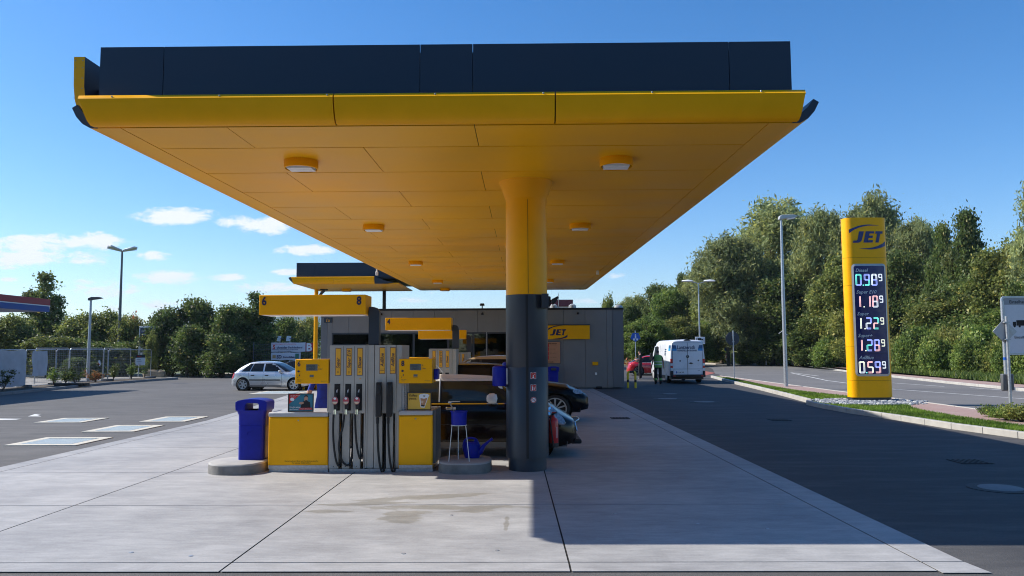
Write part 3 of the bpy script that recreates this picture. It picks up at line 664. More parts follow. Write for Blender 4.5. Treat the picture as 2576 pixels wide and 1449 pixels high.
# shop interior: shelves with goods, a hanging banner, a display
SC=[mat('goods_%d'%i,c,.5,noise=.1,nscale=9) for i,c in enumerate(((.45,.05,.03),(.55,.28,.03),(.10,.16,.35),(.5,.47,.42),(.12,.30,.08),(.30,.10,.05)))]
random.seed(3)
for sx,sy,wd,nm in ((-2.1,41.0,1.0,'left'),(-1.0,40.4,.8,'right'),(-3.6,42,1.4,'rear'),(-6.5,42,2.6,'far left')):
    m=MB(); m.use(M['dgray']); m.box(sx-wd/2,sx+wd/2,sy+.2,sy+.25,.05,1.5)
    for z in (.3,.7,1.1,1.48): m.use(M['dgray']); m.box(sx-wd/2,sx+wd/2,sy-.2,sy+.2,z-.02,z)
    for z in (.3,.7,1.1):
        x=sx-wd/2+.02
        while x<sx+wd/2-.1:
            q=random.uniform(.06,.13); m.use(random.choice(SC)); m.box(x,x+q-.01,sy-.18,sy-.05,z+.001,z+random.uniform(.18,.3)); x+=q
    o=m.build('shop_shelf',None,None,smooth=0,loc=(sx,sy,.05)); tag(o,'shop shelf with small red and orange goods, the %s one behind the glass'%nm,'shelf')
m=MB(); m.prism([(-2.35,2.35),(-1.85,2.42),(-1.75,2.1),(-1.95,1.98),(-2.3,2.05)],'y',39.2,39.23); m.tube([(-2.2,39.21,2.35),(-2.2,39.21,2.98)],.005); tag(m.build('hanging_banner',mat('yellow_banner',(.7,.5,.08),.6,noise=.1),None,smooth=0,loc=(-2.05,39.2,2)),'crumpled yellow promotion banner hanging inside the shop window','banner')
m=MB(); m.box(-1.62,-.95,38.9,39.3,.05,1.45); m.use(M['black'])if 0 else None; m.box(-1.6,-.97,38.86,38.9,1.05,1.3); tag(m.build('display_box',M['yellow'],None,bevel=.02,loc=(-1.3,39.1,.05)),'yellow promotional display stand behind the shop glass','display')
# JET sign on the wall
t=thing('wall_sign','wide yellow wall sign with dark oval logo on the shop front','sign',(2.2,38,2.4))
m=MB(); m.box(.75,3.38,37.86,37.99,2.41,3.09); m.build('sign_box',M['yellow'],t,bevel=.012)
m=MB(); m.box(.74,3.39,37.85,37.995,3.093,3.13); m.build('sign_hood',M['black'],t,smooth=0)
a=at(1378,840,37.9); b=at(1427,840,37.9); m=MB(); jetlogo(m,(a[0]+b[0])/2+.02,2.75,(b[0]-a[0])*.99,lambda x,z:(x,37.856,z)); m.build('logo',M['navy'],t,smooth=0,recalc=False)
t=thing('house_number_sign','small dark plate with 1a in yellow on the shop corner','sign',(-9.55,38,3.3))
m=MB(); m.box(-9.74,-9.33,37.96,37.998,3.28,3.52); m.build('plate',M['anth'],t,smooth=0)
m=MB(); m.text('1a',(-9.64,37.955,3.32),.24,shear=.25,bold=.01); m.build('lettering',M['label'],t,smooth=0,recalc=False)
# notice board
t=thing('notice_board','orange notice board with red safety pictograms on the shop wall','notice board',(1.6,38,1.2))
m=MB(); m.box(.95,1.96,37.95,37.998,1.2,2.32); m.build('frame',M['dgray'],t,smooth=0)
m=MB(); m.box(.99,1.92,37.944,37.949,1.24,2.28); m.build('sheet',mat('orange_sheet',(.52,.24,.12),.6,noise=.05),t,smooth=0)
m=MB(); m.use(M['red'])
for i in range(4): m.box(1.16,1.37,37.94,37.943,1.42+.2*i,1.6+.2*i)
m.use(M['white'])
for i in range(4): m.box(1.22,1.32,37.936,37.939,1.47+.2*i,1.55+.2*i)
m.build('pictogram',None,t,smooth=0)
m=MB(); m.text('Im Brandfall beachten',(1.12,37.94,2.19),.075,bold=.01); 
for i,s in enumerate(('Motor abstellen','Nicht rauchen','Feuer melden','Ruhe bewahren')): m.text(s,(1.42,37.94,1.52+.2*i),.05)
m.text('Tankstelle',(1.3,37.94,1.28),.07,bold=.02); m.build('lettering',M['seam'],t,smooth=0,recalc=False)
# wall fittings
m=MB(); m.box(3.50,3.78,37.9,37.998,1.13,1.30); tag(m.build('meter_box',M['yellow'],None,bevel=.01,loc=(3.64,38,1.13)),'small yellow box mounted on the shop wall','wall box')
m=MB(); m.box(3.62,3.72,37.95,37.998,.66,.78); tag(m.build('power_socket',M['white'],None,bevel=.01,loc=(3.67,38,.66)),'small white outdoor socket low on the shop wall','socket')
m=MB(); m.box(3.66,3.96,37.9,37.995,.0,.10); tag(m.build('drain_box',M['black'],None,bevel=.02,loc=(3.8,38,0)),'small black box at the foot of the shop wall','box')
for x in (2.82,-6.9,-1.9):
    m=MB(); m.cyl((x,37.995,3.73),(x,37.93,3.70),.03); m.lathe([(.055,-.03),(.07,0),(.05,.05),(.0,.07)],(x,37.9,3.66),12,capt=False); tag(m.build('dome_camera',M['black'],None,loc=(x,38,3.7)),'black dome camera under the roof edge, '+{2.82:'above the yellow wall sign',-6.9:'left, near the house number',-1.9:'above the shop windows beside the column'}[x],'camera')
for x,h in ((at(1393,778,41)[0],.0),(at(1440,778,41)[0],0)):
    m=MB(); m.lathe([(.13,3.95),(.13,4.1),(.2,4.12),(.19,4.25),(.1,4.32),(.01,4.34)],(x,41,0),16); 
    tag(m.build('roof_vent',M['lgray'],None,loc=(x,41,3.95)),'pale domed roof vent on the shop, '+('left one at the antenna' if x<2.2 else 'right one'),'roof vent')
x=at(1405,750,41)[0]; m=MB(); m.tube([(x,41,3.95),(x,41,4.9)],[.022,.012]); m.box(x-.1,x+.1,40.9,41.1,3.955,4.0); tag(m.build('antenna',M['galv'],None,loc=(x,41,3.95)),'thin grey antenna rod on the shop roof','antenna')
x=at(1213,770,40)[0]; m=MB(); m.tube([(x,40,3.95),(x,40,4.22)],.03); m.box(x-.12,x+.12,39.92,40.08,4.2,4.27); m.box(x-.1,x+.1,39.94,40.06,4.27,4.32); tag(m.build('roof_light',M['black'],None,loc=(x,40,3.95)),'small dark floodlight post on the shop roof left of the column','floodlight')
x=5.1; m=MB(); m.lathe([(.02,0),(.12,.02),(.2,.05),(.25,.1)],(x-.05,39.6,3.96),20,ax='y',capb=False,capt=False); m.tube([(x-.05,39.62,3.9),(x-.05,39.65,4.0)],.03)
tag(m.build('satellite_dish',M['lgray'],None,loc=(x,39.6,3.96)),'pale dish on the right corner of the shop roof','dish')
# house behind the shop
t=thing('white_house','white house with dark red roof edge behind the shop','house',(8,75,0))
a=at(1330,775,75)[0]; b=at(1441,775,75)[0]
m=MB(); m.box(a,b-.15,75,84,0,6.1); m.build('wall',M['white'],t,smooth=0)
m=MB(); m.box(a-.2,b,74.7,84.2,6.1,6.75); m.build('roof',mat('dark_red_roof',(.16,.025,.03),.6,noise=.1),t,smooth=0)
m=MB(); m.box(2.7,4.0,74.9,75.02,3.9,5.7); m.build('window',M['glassd'],t,smooth=0)
# ================================================================ FUEL DISPENSERS
def circ(cx,cz,r,n=16,sx=1): return [(cx+r*sx*math.cos(6.2832*i/n),cz+r*math.sin(6.2832*i/n)) for i in range(n)]
FY=12.25
def flat(m,pts,y): m.poly([(u,y,v) for u,v in pts])
def hose_path(pts,y,n=6):
    P=[Vector((p[0],y+(p[2] if len(p)>2 else 0),p[1])) for p in pts]; out=[]
    Q=[P[0]]+P+[P[-1]]
    for i in range(1,len(Q)-2):
        for k in range(n):
            t=k/n; a,b,c,d=Q[i-1],Q[i],Q[i+1],Q[i+2]
            out.append(.5*((2*b)+(-a+c)*t+(2*a-5*b+4*c-d)*t*t+(-a+3*b-3*c+d)*t**3))
    out.append(P[-1]); return out
cz=lambda v: 1.9-((1340+v*.3727)/1.5652-880)/158.0      # photo crop rows -> height
cx=lambda v: (((1280+v*.3727)/1.5652)-1310)/158.0        # photo crop columns -> x
def display(par,x0,x1,num,y):
    m=MB(); z0,z1=1.38,1.765; m.box(x0,x1,y-.02,y+.5,z0,z1); d=m.build('display_head',M['yellow'],par,bevel=.008)
    w_=x1-x0; yy=y-.0225
    m=MB(); m.box(x0+w_*.33,x0+w_*.67,yy-.001,yy+.002,z0+.205,z0+.305); m.box(x0+w_*.44,x0+w_*.56,yy-.001,yy+.002,z0+.105,z0+.14); 
    m.build('screen',M['screen'],d,smooth=0)
    m=MB(); m.text('88888',(x0+w_*.345,yy-.003,z0+.258),.05,wx=1.05); m.text('8888',(x0+w_*.40,yy-.003,z0+.213),.05,wx=1.05); m.build('digits',mat('lcd_segment',(.07,.08,.08),.4),d,smooth=0,recalc=False)
    m=MB(); m.text(num,(x0+.035,yy,z0+.275),.115,bold=.022,wx=.9); m.text('€',(x0+w_*.695,yy,z0+.27),.035); m.text('Liter',(x0+w_*.695,yy,z0+.222),.034,shear=.3)
    m.text('Preis/Liter',(x0+w_*.44,yy,z0+.085),.017); m.text('Bitte Motor',(x0+.04,yy,z0+.055),.017); m.text('abstellen',(x0+.04,yy,z0+.035),.017); m.text('Rauchverbot',(x0+w_*.78,yy,z0+.035),.017)
    flat(m,[(x0+.03,z0+.195),(x0+.055,z0+.213),(x0+.085,z0+.195),(x0+.055,z0+.177)],yy-.002); flat(m,circ(x0+.057,z0+.195,.013),yy-.003)
    flat(m,[(x0+.06,z0+.125),(x0+.07,z0+.15),(x0+.078,z0+.125),(x0+.07,z0+.115)],yy-.002)
    flat(m,[(x0+.035,z0+.09),(x0+.045,z0+.11),(x0+.05,z0+.105),(x0+.04,z0+.087)],yy-.002)
    m.build('lettering',M['navy'],d,smooth=0,recalc=False)
    return d
def labelplate(par,xc,z0,z1,txt,sub,y,small=''):
    m=MB(); m.use(M['navy']); m.box(xc-.045,xc+.045,y-.004,y+.001,z0,z1); m.use(M['label']); m.box(xc-.039,xc+.039,y-.0065,y-.0045,z0+.007,z1-.007); lp=m.build('label_plate',None,par,smooth=0)
    m=MB(); m.text(txt,(xc+.022,y-.0075,z0+.115),.072,right=(0,0,1),up=(-1,0,0),shear=.25,bold=.012,wx=.98)
    m.text(sub,(xc,y-.0075,z0+.045),.03,shear=.25,align='c'); flat(m,[(xc-.036,z0+.088),(xc+.036,z0+.088),(xc+.036,z0+.0895),(xc-.036,z0+.0895)],y-.0078)
    if small: m.text(small,(xc,y-.0075,z0+.022),.016,align='c')
    m.build('lettering',M['navy'],lp,smooth=0,recalc=False)
def nozzle(par,xc,y,hose):
    m=MB(); m.use(M['black']); m.prism([(xc-.03,.975),(xc+.025,.975),(xc+.03,1.07),(xc+.012,1.16),(xc-.02,1.16),(xc-.035,1.07)],'y',y-.07,y-.02); m.tube([(xc-.01,y-.045,1.16),(xc+.005,y-.03,1.24)],.016)
    nz=m.build('nozzle',None,par,bevel=.006)
    m=MB(); m.tube([(xc-.004,y-.04,1.18),(xc+.008,y-.02,1.27),(xc+.014,y+.02,1.30)],[.012,.012,.010]); m.build('spout',M['lgray'],nz)
    m=MB(); m.use(mat('pink_splash_guard',(.50,.13,.16),.5,noise=.2,nscale=30)); m.add([(u,y-.078,v) for u,v in circ(xc-.012,1.115,.058,18,.82)]+[(u,y-.066,v) for u,v in circ(xc-.012,1.115,.062,18,.82)],[tuple(range(18)),tuple(range(18,36))]+[(i,(i+1)%18,18+(i+1)%18,18+i) for i in range(18)])
    m.use(mat('cream_print',(.72,.52,.32),.5)); flat(m,[p for p in circ(xc-.012,1.115,.054,20,.82) if p[1]<1.105],y-.080); m.use(M['red']); flat(m,[(xc-.052,1.118),(xc+.028,1.118),(xc+.028,1.13),(xc-.052,1.13)],y-.081)
    m.use(M['white']); flat(m,circ(xc-.012,1.148,.018,10,1.2),y-.082); flat(m,[(xc-.045,1.09),(xc+.02,1.09),(xc+.02,1.096),(xc-.045,1.096)],y-.082)
    m.build('splash_guard',None,nz,smooth=30)
    m=MB(); m.cyl((xc-.015,y-.05,.90),(xc-.015,y-.045,.975),.021); m.build('ferrule',M['chrome'],nz)
    m=MB(); m.tube(hose_path(hose,y-.05),.0165,8); m.build('hose',M['rubber'],par)
def dispenser(root,dx,dy,full,num,num2=None):
    "dx,dy: shift of the whole unit"
    y=FY+dy; X=lambda v:v+dx
    # ---- tower with three hoses
    tx0,tx1=X(-3.04),X(-2.47); D=.85
    m=MB(); m.box(tx0,tx1,y,y+D,.91,1.985); 
    for xm in (-2.823,-2.648): m.use(M['gray'])
    tw=m.build('hose_tower',M['gray'],root,bevel=.005)
    m=MB(); m.box(tx0+.02,tx1-.02,y+.1,y+D-.1,1.986,2.0); m.build('tower_cap',M['dgray'],tw,smooth=0)
    m=MB()
    for xm in (-2.823,-2.648): m.box(X(xm)-.0025,X(xm)+.0025,y-.0015,y,.92,1.97)
    m.build('module_joints',M['seam'],tw,smooth=0)
    m=MB()
    for xc,t,s,sm in ((-2.907,'Super','95',''),(-2.733,'Super E10','95','E10'),(-2.560,'Diesel','B7','')):
        labelplate(root,X(xc),1.505,1.94,t,s,y,sm)
    if True:
        m=MB(); m.lathe([(.012,y-.004),(.010,y-.006)],(X(-2.555),0,1.455),12,ax='y'); m.build('seal',M['label'],tw)
    m=MB()
    for xc in (-2.915,-2.742,-2.568):
        m.use(M['black']); m.box(X(xc)-.047,X(xc)+.047,y-.003,y-.001,.955,1.375); m.use(M['seam']); m.box(X(xc)-.041,X(xc)+.041,y-.0045,y-.0035,.965,1.368)
    m.build('nozzle_recess',None,tw,smooth=0)
    posts=[(-3.04,-2.885),(-2.83,-2.715),(-2.655,-2.545),(-2.49,-2.47)]
    for a,b in posts:
        for p_,q_,c_,d_ in ((X(a),X(b),y,y+.10),(X(a)+.01,X(b)-.005,y+D-.1,y+D)): m=MB(); m.box(p_,q_,c_,d_,.05,.909); m.build('tower_post',M['gray'],root,bevel=.004)
    m=MB(); m.box(tx0+.01,X(-1.9) if full else X(-2.34),y+.004,y+D,0,.045); m.build('base_rail',M['galv'],root,smooth=0)
    m=MB()
    for a in (-2.96,-2.77,-2.6): m.lathe([(.007,y-.003),(.005,y-.005)],(X(a),0,.085),8,ax='y')
    m.build('bolts',M['seam'],root)
    # mechanics seen through the slots
    m=MB()
    for a in (-2.93,-2.68,-2.52): m.tube([(X(a),y+.4,.05),(X(a)+.02,y+.42,.5),(X(a)-.02,y+.4,.9)],.02); m.box(X(a)-.05,X(a)+.05,y+.35,y+.45,.10,.2); 
    m.box(X(-3.0),X(-2.5),y+.5,y+.56,.3,.34); m.build('pipes',M['galv'],root)
    H1=[(cx(105),.90),(cx(102),cz(900)),(cx(107),cz(1030)),(cx(125),cz(1180)),(cx(148),cz(1270)),(cx(170),cz(1288)),(cx(178),cz(1262),.06),(cx(172),cz(1100),.15),(cx(170),cz(780),.2)]
    H2=[(cx(218),.90),(cx(205),cz(880)),(cx(178),cz(990)),(cx(165),cz(1090)),(cx(180),cz(1190)),(cx(215),cz(1262)),(cx(262),cz(1288)),(cx(282),cz(1270),.05),(cx(288),cz(1150),.12),(cx(286),cz(780),.2)]
    H3=[(cx(330),.90),(cx(335),cz(900)),(cx(345),cz(1030)),(cx(362),cz(1140)),(cx(385),cz(1215)),(cx(398),cz(1200),.05),(cx(400),cz(1100),.1),(cx(394),cz(780),.2)]
    for xc,h in ((-2.922,H1),(-2.748,H2),(-2.577,H3)): nozzle(root,X(xc),y,[(X(p[0]),)+tuple(p[1:]) for p in h])
    # pillar
    m=MB(); m.box(X(-2.463),X(-2.335),y+.012,y+D,.06,1.985); m.box(X(-2.463),X(-2.44),y-.004,y+.01,.06,1.985); m.build('pillar',M['gray'],root,bevel=.004)
    m=MB(); m.box(X(-2.44),X(-2.36),y+.05,y+.3,0,.06); m.build('pillar_foot',M['lgray'],root,smooth=0)
    if full:
        m=MB(); m.box(X(-2.325),X(-1.985),y,y+D,.91,1.985); m.box(X(-1.983),X(-1.90),y+.02,y+D,.06,1.985); at_=m.build('adblue_tower',M['gray'],root,bevel=.005)
        m=MB(); m.box(X(-2.137),X(-2.132),y-.0015,y,.92,1.97); m.build('module_joints',M['seam'],at_,smooth=0)
        for a,b in ((-2.325,-2.20),(-2.135,-2.03),(-1.995,-1.985)):
            for c_,d_ in ((y,y+.1),(y+D-.1,y+D)): m=MB(); m.box(X(a),X(b),c_,d_,.05,.909); m.build('tower_post',M['gray'],root,bevel=.004)
        labelplate(root,X(-2.205),1.53,1.95,'AdBlue','PKW',y); labelplate(root,X(-2.035),1.53,1.95,'AdBlue','LKW',y)
        for xc,hx in ((cx(578),0),(cx(690),112)):
            m=MB(); m.prism([(xc-.045,cz(790)),(xc+.04,cz(790)),(xc+.05,cz(600)),(xc+.04,cz(432)),(xc-.04,cz(432)),(xc-.048,cz(600))],'y',y-.10,y-.001)
            m.prism([(xc-.03,cz(560)),(xc+.03,cz(560)),(xc+.03,cz(450)),(xc-.03,cz(450))],'y',y-.12,y-.1)
            h=m.build('nozzle_holster',M['black'],root,bevel=.012)
            m=MB(); P=[(cx(565+hx),cz(795)),(cx(568+hx),cz(950)),(cx(575+hx),cz(1120)),(cx(590+hx),cz(1260)),(cx(612+hx),cz(1345)),(cx(630+hx),cz(1350),.04),(cx(636+hx),cz(1240),.1),(cx(625+hx),cz(780),.2)]
            m.tube(hose_path(P,y-.05),.0175,8); m.cyl((cx(565+hx),y-.05,cz(860)),(cx(565+hx),y-.05,cz(795)),.023); m.build('hose',M['rubber'],root)
        m=MB()
        for zz in np.arange(.1,.85,.07): m.lathe([(.016,0),(.022,.015),(.016,.03)],(X(cx(618)),y+.3,zz),8); m.lathe([(.016,0),(.022,.015),(.016,.03)],(X(cx(727)),y+.3,zz+.02),8)
        m.build('valve_chain',M['lgray'],root)
    # cabinet 1 with its display
    def cabinet(a,b,zt,words):
        m=MB(); m.box(a,b,y,y+D,.05,zt); c=m.build('cabinet',M['yellow'],root,bevel=.006)
        m=MB(); m.box(a+.01,b-.012,y-.014,y-.002,.115,zt-.015); m.build('cabinet_panel',M['yellow'],c,bevel=.004)
        m=MB(); m.box(a-.004,b-.002,y-.018,y+D+.01,zt+.004,zt+.075); m.build('worktop',M['lgray'],c,bevel=.015)
        m=MB(); m.box(a+.02,b,y+.01,y+D,0,.049); m.box(a+.01,b,y-.008,y-.001,.052,.105); m.build('plinth_rail',M['galv'],c,smooth=0)
        m=MB(); m.lathe([(.013,y-.0155),(.011,y-.02)],(a+(b-a)*.5,0,zt-.05),12,ax='y'); m.build('lock',M['galv'],c)
        if words:
            m=MB(); m.text('Rauchen verboten! Motor und Fremdheizung abstellen',((a+b)/2+.06,y-.0145,.165),.024,align='c',shear=.2,bold=.01); m.text('Nur zulässige Gefäße befüllen!',((a+b)/2+.06,y-.0145,.135),.024,align='c',shear=.2,bold=.01); m.build('lettering',M['seam'],c,smooth=0,recalc=False)
        return c
    cabinet(X(-3.995),X(-3.05),.855,True)
    display(root,X(-3.585),X(-3.055),num,y)
    m=MB(); m.box(X(-3.10),X(-3.05),y+.1,y+.2,.93,1.38); m.build('display_post',M['gray'],root,smooth=0)
    if full:
        c=cabinet(X(cx(782)),X(-1.40),.875,False); m=MB(); m.box(X(-1.397),X(-1.36),y+.06,y+D,.12,.955); m.build('side_panel',M['dgray'],c,smooth=0)
        display(root,X(-1.935),X(-1.41),num2,y)
        m=MB(); m.box(X(-1.405),X(-1.34),y+.15,y+.45,1.43,1.60); m.build('glove_box',M['blue'],root,bevel=.01)
        m=MB(); m.box(X(cx(800)),X(cx(832)),y+.06,y+.12,.95,1.38); m.build('display_post',M['lgray'],root,smooth=0)
        m=MB(); 
        m.tube([(X(cx(845))+.008*math.cos(t*1.3),y+.05+.008*math.sin(t*1.3),.96+.42*t/60) for t in range(61)],.006,5); m.build('spiral_cable',M['lgray'],root)
    # overhead board
    bx0,bx1=X(-4.15),X(-2.455)
    m=MB(); m.box(bx0,bx1,y-.12,y+.36,2.47,2.785); b=m.build('number_board',M['yellow'],root,bevel=.008)
    m=MB(); m.text(num,(bx0+.045,y-.123,2.625),.185,bold=.028,wx=.85)
    if num2: m.text(num2,(bx1-.145,y-.123,2.625),.185,bold=.028,wx=.85)
    m.build('lettering',M['navy'],b,smooth=0,recalc=False)
    m=MB(); m.box(bx0+.05,bx1-.05,y-.1,y+.34,2.462,2.469); m.build('board_underside',M['white'],b,smooth=0)
    m=MB()
    ax=bx1+.02; P=[(ax,2.60),(ax+.06,2.60),(ax+.115,2.585),(ax+.15,2.55),(ax+.165,2.50),(ax+.165,1.99),(ax-.005,1.99),(ax-.005,2.43),(ax-.015,2.45)]
    m.prism(P,'y',y+.05,y+.19); m.build('board_arm',M['anth'],root,bevel=.006)
    return root
d1=thing('fuel_dispenser','nearest fuel dispenser with yellow cabinets, numbered 6 and 8 on its overhead board','fuel pump',(-2.7,12.25,0),'fuel dispensers in a row under the canopy'); dispenser(d1,0,0,True,'6','8')
d2=thing('fuel_dispenser','middle fuel dispenser with overhead board numbered 4','fuel pump',(-2.3,19.9,0),'fuel dispensers in a row under the canopy'); dispenser(d2,.66,7.65,False,'4')
d3=thing('fuel_dispenser','farthest fuel dispenser, mostly hidden behind the board numbered 4','fuel pump',(-2.3,27.4,0),'fuel dispensers in a row under the canopy'); dispenser(d3,.50,15.2,False,' ')
d2.location.z=-.05; d3.location.z=-.17
# ad frames
FR=mat('black_frame',(.012,.012,.016),.4)
def adframe(x0,x1,z0,z1,y,label):
    t=thing('counter_advert',label,'advert',((x0+x1)/2,y,z0))
    m=MB(); m.framep([(x0,z0),(x1,z0),(x1,z1),(x0,z1)],[(x0+.012,z0+.012),(x1-.012,z0+.012),(x1-.012,z1-.012),(x0+.012,z1-.012)],y-.01,y+.015); m.box(x0+.012,x1-.012,y+.004,y+.014,z0+.012,z1-.012); m.build('frame',FR,t,smooth=0)
    return t
x0,x1,z0,z1=-3.70,-3.295,.935,1.225; y=12.27; t=adframe(x0,x1,z0,z1,y,'framed advert with a pointing man on teal, standing on the left worktop')
W=x1-x0;Hh=z1-z0; q=lambda u,v:(x0+u*W,z0+v*Hh)
m=MB(); P=lambda pts,k: flat(m,[q(a,b) for a,b in pts],y-.0+.003-k*.0012)
m.use(mat('teal_print',(.03,.19,.26),.5,noise=.15,nscale=5)); P([(.03,.05),(.97,.05),(.97,.95),(.03,.95)],0)
m.use(M['red']); P([(.03,.42),(.03,.95),(.48,.95)],1)
m.use(M['white']); P([(.10,.60),(.22,.60),(.24,.70),(.20,.76),(.11,.76),(.07,.70)],2)
m.use(M['black']); P([(.50,.22),(.52,.50),(.62,.60),(.74,.60),(.86,.52),(.88,.22)],1); 
m.use(M['skin']); P([(.64,.58),(.62,.72),(.64,.82),(.70,.86),(.76,.82),(.78,.72),(.75,.6)],2); P([(.42,.44),(.46,.54),(.60,.54),(.62,.46),(.52,.40)],3)
m.use(M['hair']); P([(.63,.78),(.64,.88),(.70,.92),(.77,.88),(.78,.78),(.74,.83),(.67,.83)],3); P([(.66,.645),(.75,.645),(.74,.60),(.67,.60)],3)
m.use(M['red']); P([(.44,.10),(.95,.12),(.94,.23),(.46,.22)],4)
m.build('print',None,t,smooth=0,recalc=False)
m=MB(); m.text('Vor dem Tanken',(x0+.09*W,y-.0035,z0+.86*Hh),.022); m.text('Gesehen?',(x0+.09*W,y-.0035,z0+.79*Hh),.022); m.text('Macht satter',(x0+.07*W,y-.0035,z0+.22*Hh),.034,bold=.012); m.text('als Kaviar!',(x0+.07*W,y-.0035,z0+.10*Hh),.034,bold=.012); m.text('+ Heiß in Schwarten +',(x0+.48*W,y-.005,z0+.14*Hh),.019,bold=.01)
m.build('lettering',M['white'],t,smooth=0,recalc=False)
x0,x1,z0,z1=-1.81,-1.425,.955,1.235; t=adframe(x0,x1,z0,z1,y,'framed yellow coffee advert with a paper cup, standing on the right worktop')
W=x1-x0;Hh=z1-z0; m=MB()
m.use(mat('yellow_print',(.70,.42,.05),.5,noise=.05)); P([(.03,.05),(.97,.05),(.97,.95),(.03,.95)],0)
m.use(M['white']); P([(.56,.16),(.72,.14),(.88,.74),(.92,.82),(.86,.90),(.70,.93),(.54,.90),(.49,.82)],1)
m.use(mat('cup_print',(.45,.22,.10),.5)); P([(.58,.22),(.71,.20),(.84,.70),(.70,.64),(.55,.68)],2); m.use(M['black']); P([(.58,.22),(.71,.20),(.735,.28),(.575,.30)],3); P([(.66,.79),(.70,.75),(.76,.80),(.73,.83),(.70,.81),(.67,.83)],2)
m.use(mat('latte_print',(.62,.45,.30),.5)); P([(.585,.40),(.66,.38),(.68,.52),(.58,.54)],3)
m.build('print',None,t,smooth=0,recalc=False)
m=MB(); m.text('Kaffee-',(x0+.10*W,y-.0035,z0+.76*Hh),.055,bold=.006,wx=.85); m.text('pause.',(x0+.10*W,y-.0035,z0+.60*Hh),.055,bold=.006,wx=.85); m.build('lettering',M['seam'],t,smooth=0,recalc=False)
# ================================================================ ISLAND ENDS, BIN, BUCKET, CAN
PL=mat('cast_concrete',(.19,.18,.165),.8,noise=.3,nscale=5,bump=.5,bscale=25); PLT=mat('pale_cast_concrete',(.36,.35,.33),.8,noise=.12,nscale=4,bump=.3,bscale=40)
def plinth(pts,h,label,loc):
    m=MB(); n=len(pts); C=Vector((sum(p[0] for p in pts)/n,sum(p[1] for p in pts)/n))
    def ring(k,z): return [tuple(Vector(p).lerp(C,k))+(z,) for p in pts]
    R_=[ring(0,-.002),ring(.01,h*.35),ring(.02,h-.025),ring(.035,h-.006),ring(.07,h)]
    m.use(PL); m.grid(R_[:3],closed=True); m.use(PLT); m.add([p for r in R_[2:] for p in r],[(i*n+k,i*n+(k+1)%n,(i+1)*n+(k+1)%n,(i+1)*n+k) for i in range(2) for k in range(n)]+[tuple(range(2*n,3*n))])
    o=m.build('pump_island',None,None,smooth=50,loc=loc); return tag(o,label,'kerb block')
p=[(-4.55+.42*math.cos(a),12.42+.5*math.sin(a)) for a in np.linspace(math.pi*.5,math.pi*1.5,14)]+[(-4.3,11.925),(-4.15,12.05),(-4.06,12.3),(-4.04,12.92)]
plinth(p,.16,'rounded concrete island end under the blue litter bin',(-4.5,12.4,0))
p=[(x,y) for x,y in ((-1.30,12.12),(-1.1,11.99),(-.85,11.96),(-.62,12.03),(-.50,12.2),(-.47,12.55),(-.62,12.85),(-.8,12.98),(-1.0,12.98),(-1.2,12.85),(-1.30,12.6),(-1.33,12.3))]
plinth([(-.90+.425*math.copysign(abs(math.cos(a))**.72,math.cos(a)),12.48+.52*math.copysign(abs(math.sin(a))**.72,math.sin(a))) for a in np.linspace(0,6.2832,44,endpoint=False)],.165,'rounded concrete block under the bucket stand and watering can',(-.9,12.45,0))
def bin_(x,y,z,sc,label,d):
    t=thing('litter_bin',label,'litter bin',(x,y,z))
    def ring(w_,dd,zz,r=.06):
        return [(x+u*sc,y+v*sc,z+zz*sc) for u,v in rrect(-w_,w_,-dd,dd,r,4)]
    m=MB(); rows=[ring(.212,d,.0),ring(.214,d,.02),ring(.218,d+.002,.545),ring(.213,d-.003,.55),ring(.219,d+.003,.556),ring(.222,d+.005,.72),ring(.236,d+.02,.76),ring(.25,d+.03,.80)]
    m.grid(rows,closed=True); m.poly(rows[0]); m.poly(rows[-1]); m.build('body',M['blue'],t,smooth=40)
    O=[(-.25,.795),(.25,.795),(.256,.87),(.255,.93),(.22,.955),(.12,.975),(0,.982),(-.12,.975),(-.22,.955),(-.255,.93),(-.256,.87),(-.252,.82)]
    I=[(-.10,.80),(.12,.80),(.125,.82),(.125,.89),(.11,.91),(.06,.915),(.0,.917),(-.06,.915),(-.085,.91),(-.10,.885),(-.10,.83),(-.10,.81)]
    m=MB(); m.framep([(x+u*sc,z+v*sc) for u,v in O],[(x+u*sc,z+v*sc) for u,v in I],y-(d+.03)*sc,y+(d+.03)*sc); m.build('hood',M['blue'],t,bevel=.014,segs=3)
    m=MB(); m.tube([(x-.06*sc,y-(d+.004)*sc,z+.40*sc),(x-.06*sc,y-(d+.012)*sc,z+.445*sc),(x-.02*sc,y-(d+.012)*sc,z+.46*sc),(x+.02*sc,y-(d+.004)*sc,z+.465*sc)],.006); m.box(x+(.2185)*sc,x+(.224)*sc,y-.04,y+.05,z+.56*sc,z+.7*sc); m.build('latch',M['blue'],t)
    return t
bin_(-4.345,12.62,.158,.99,'blue plastic litter bin with open hood on the left island end',.17)
bin_(1.55,37.55,0,1.12,'blue litter bin against the shop wall behind the black car',.2)
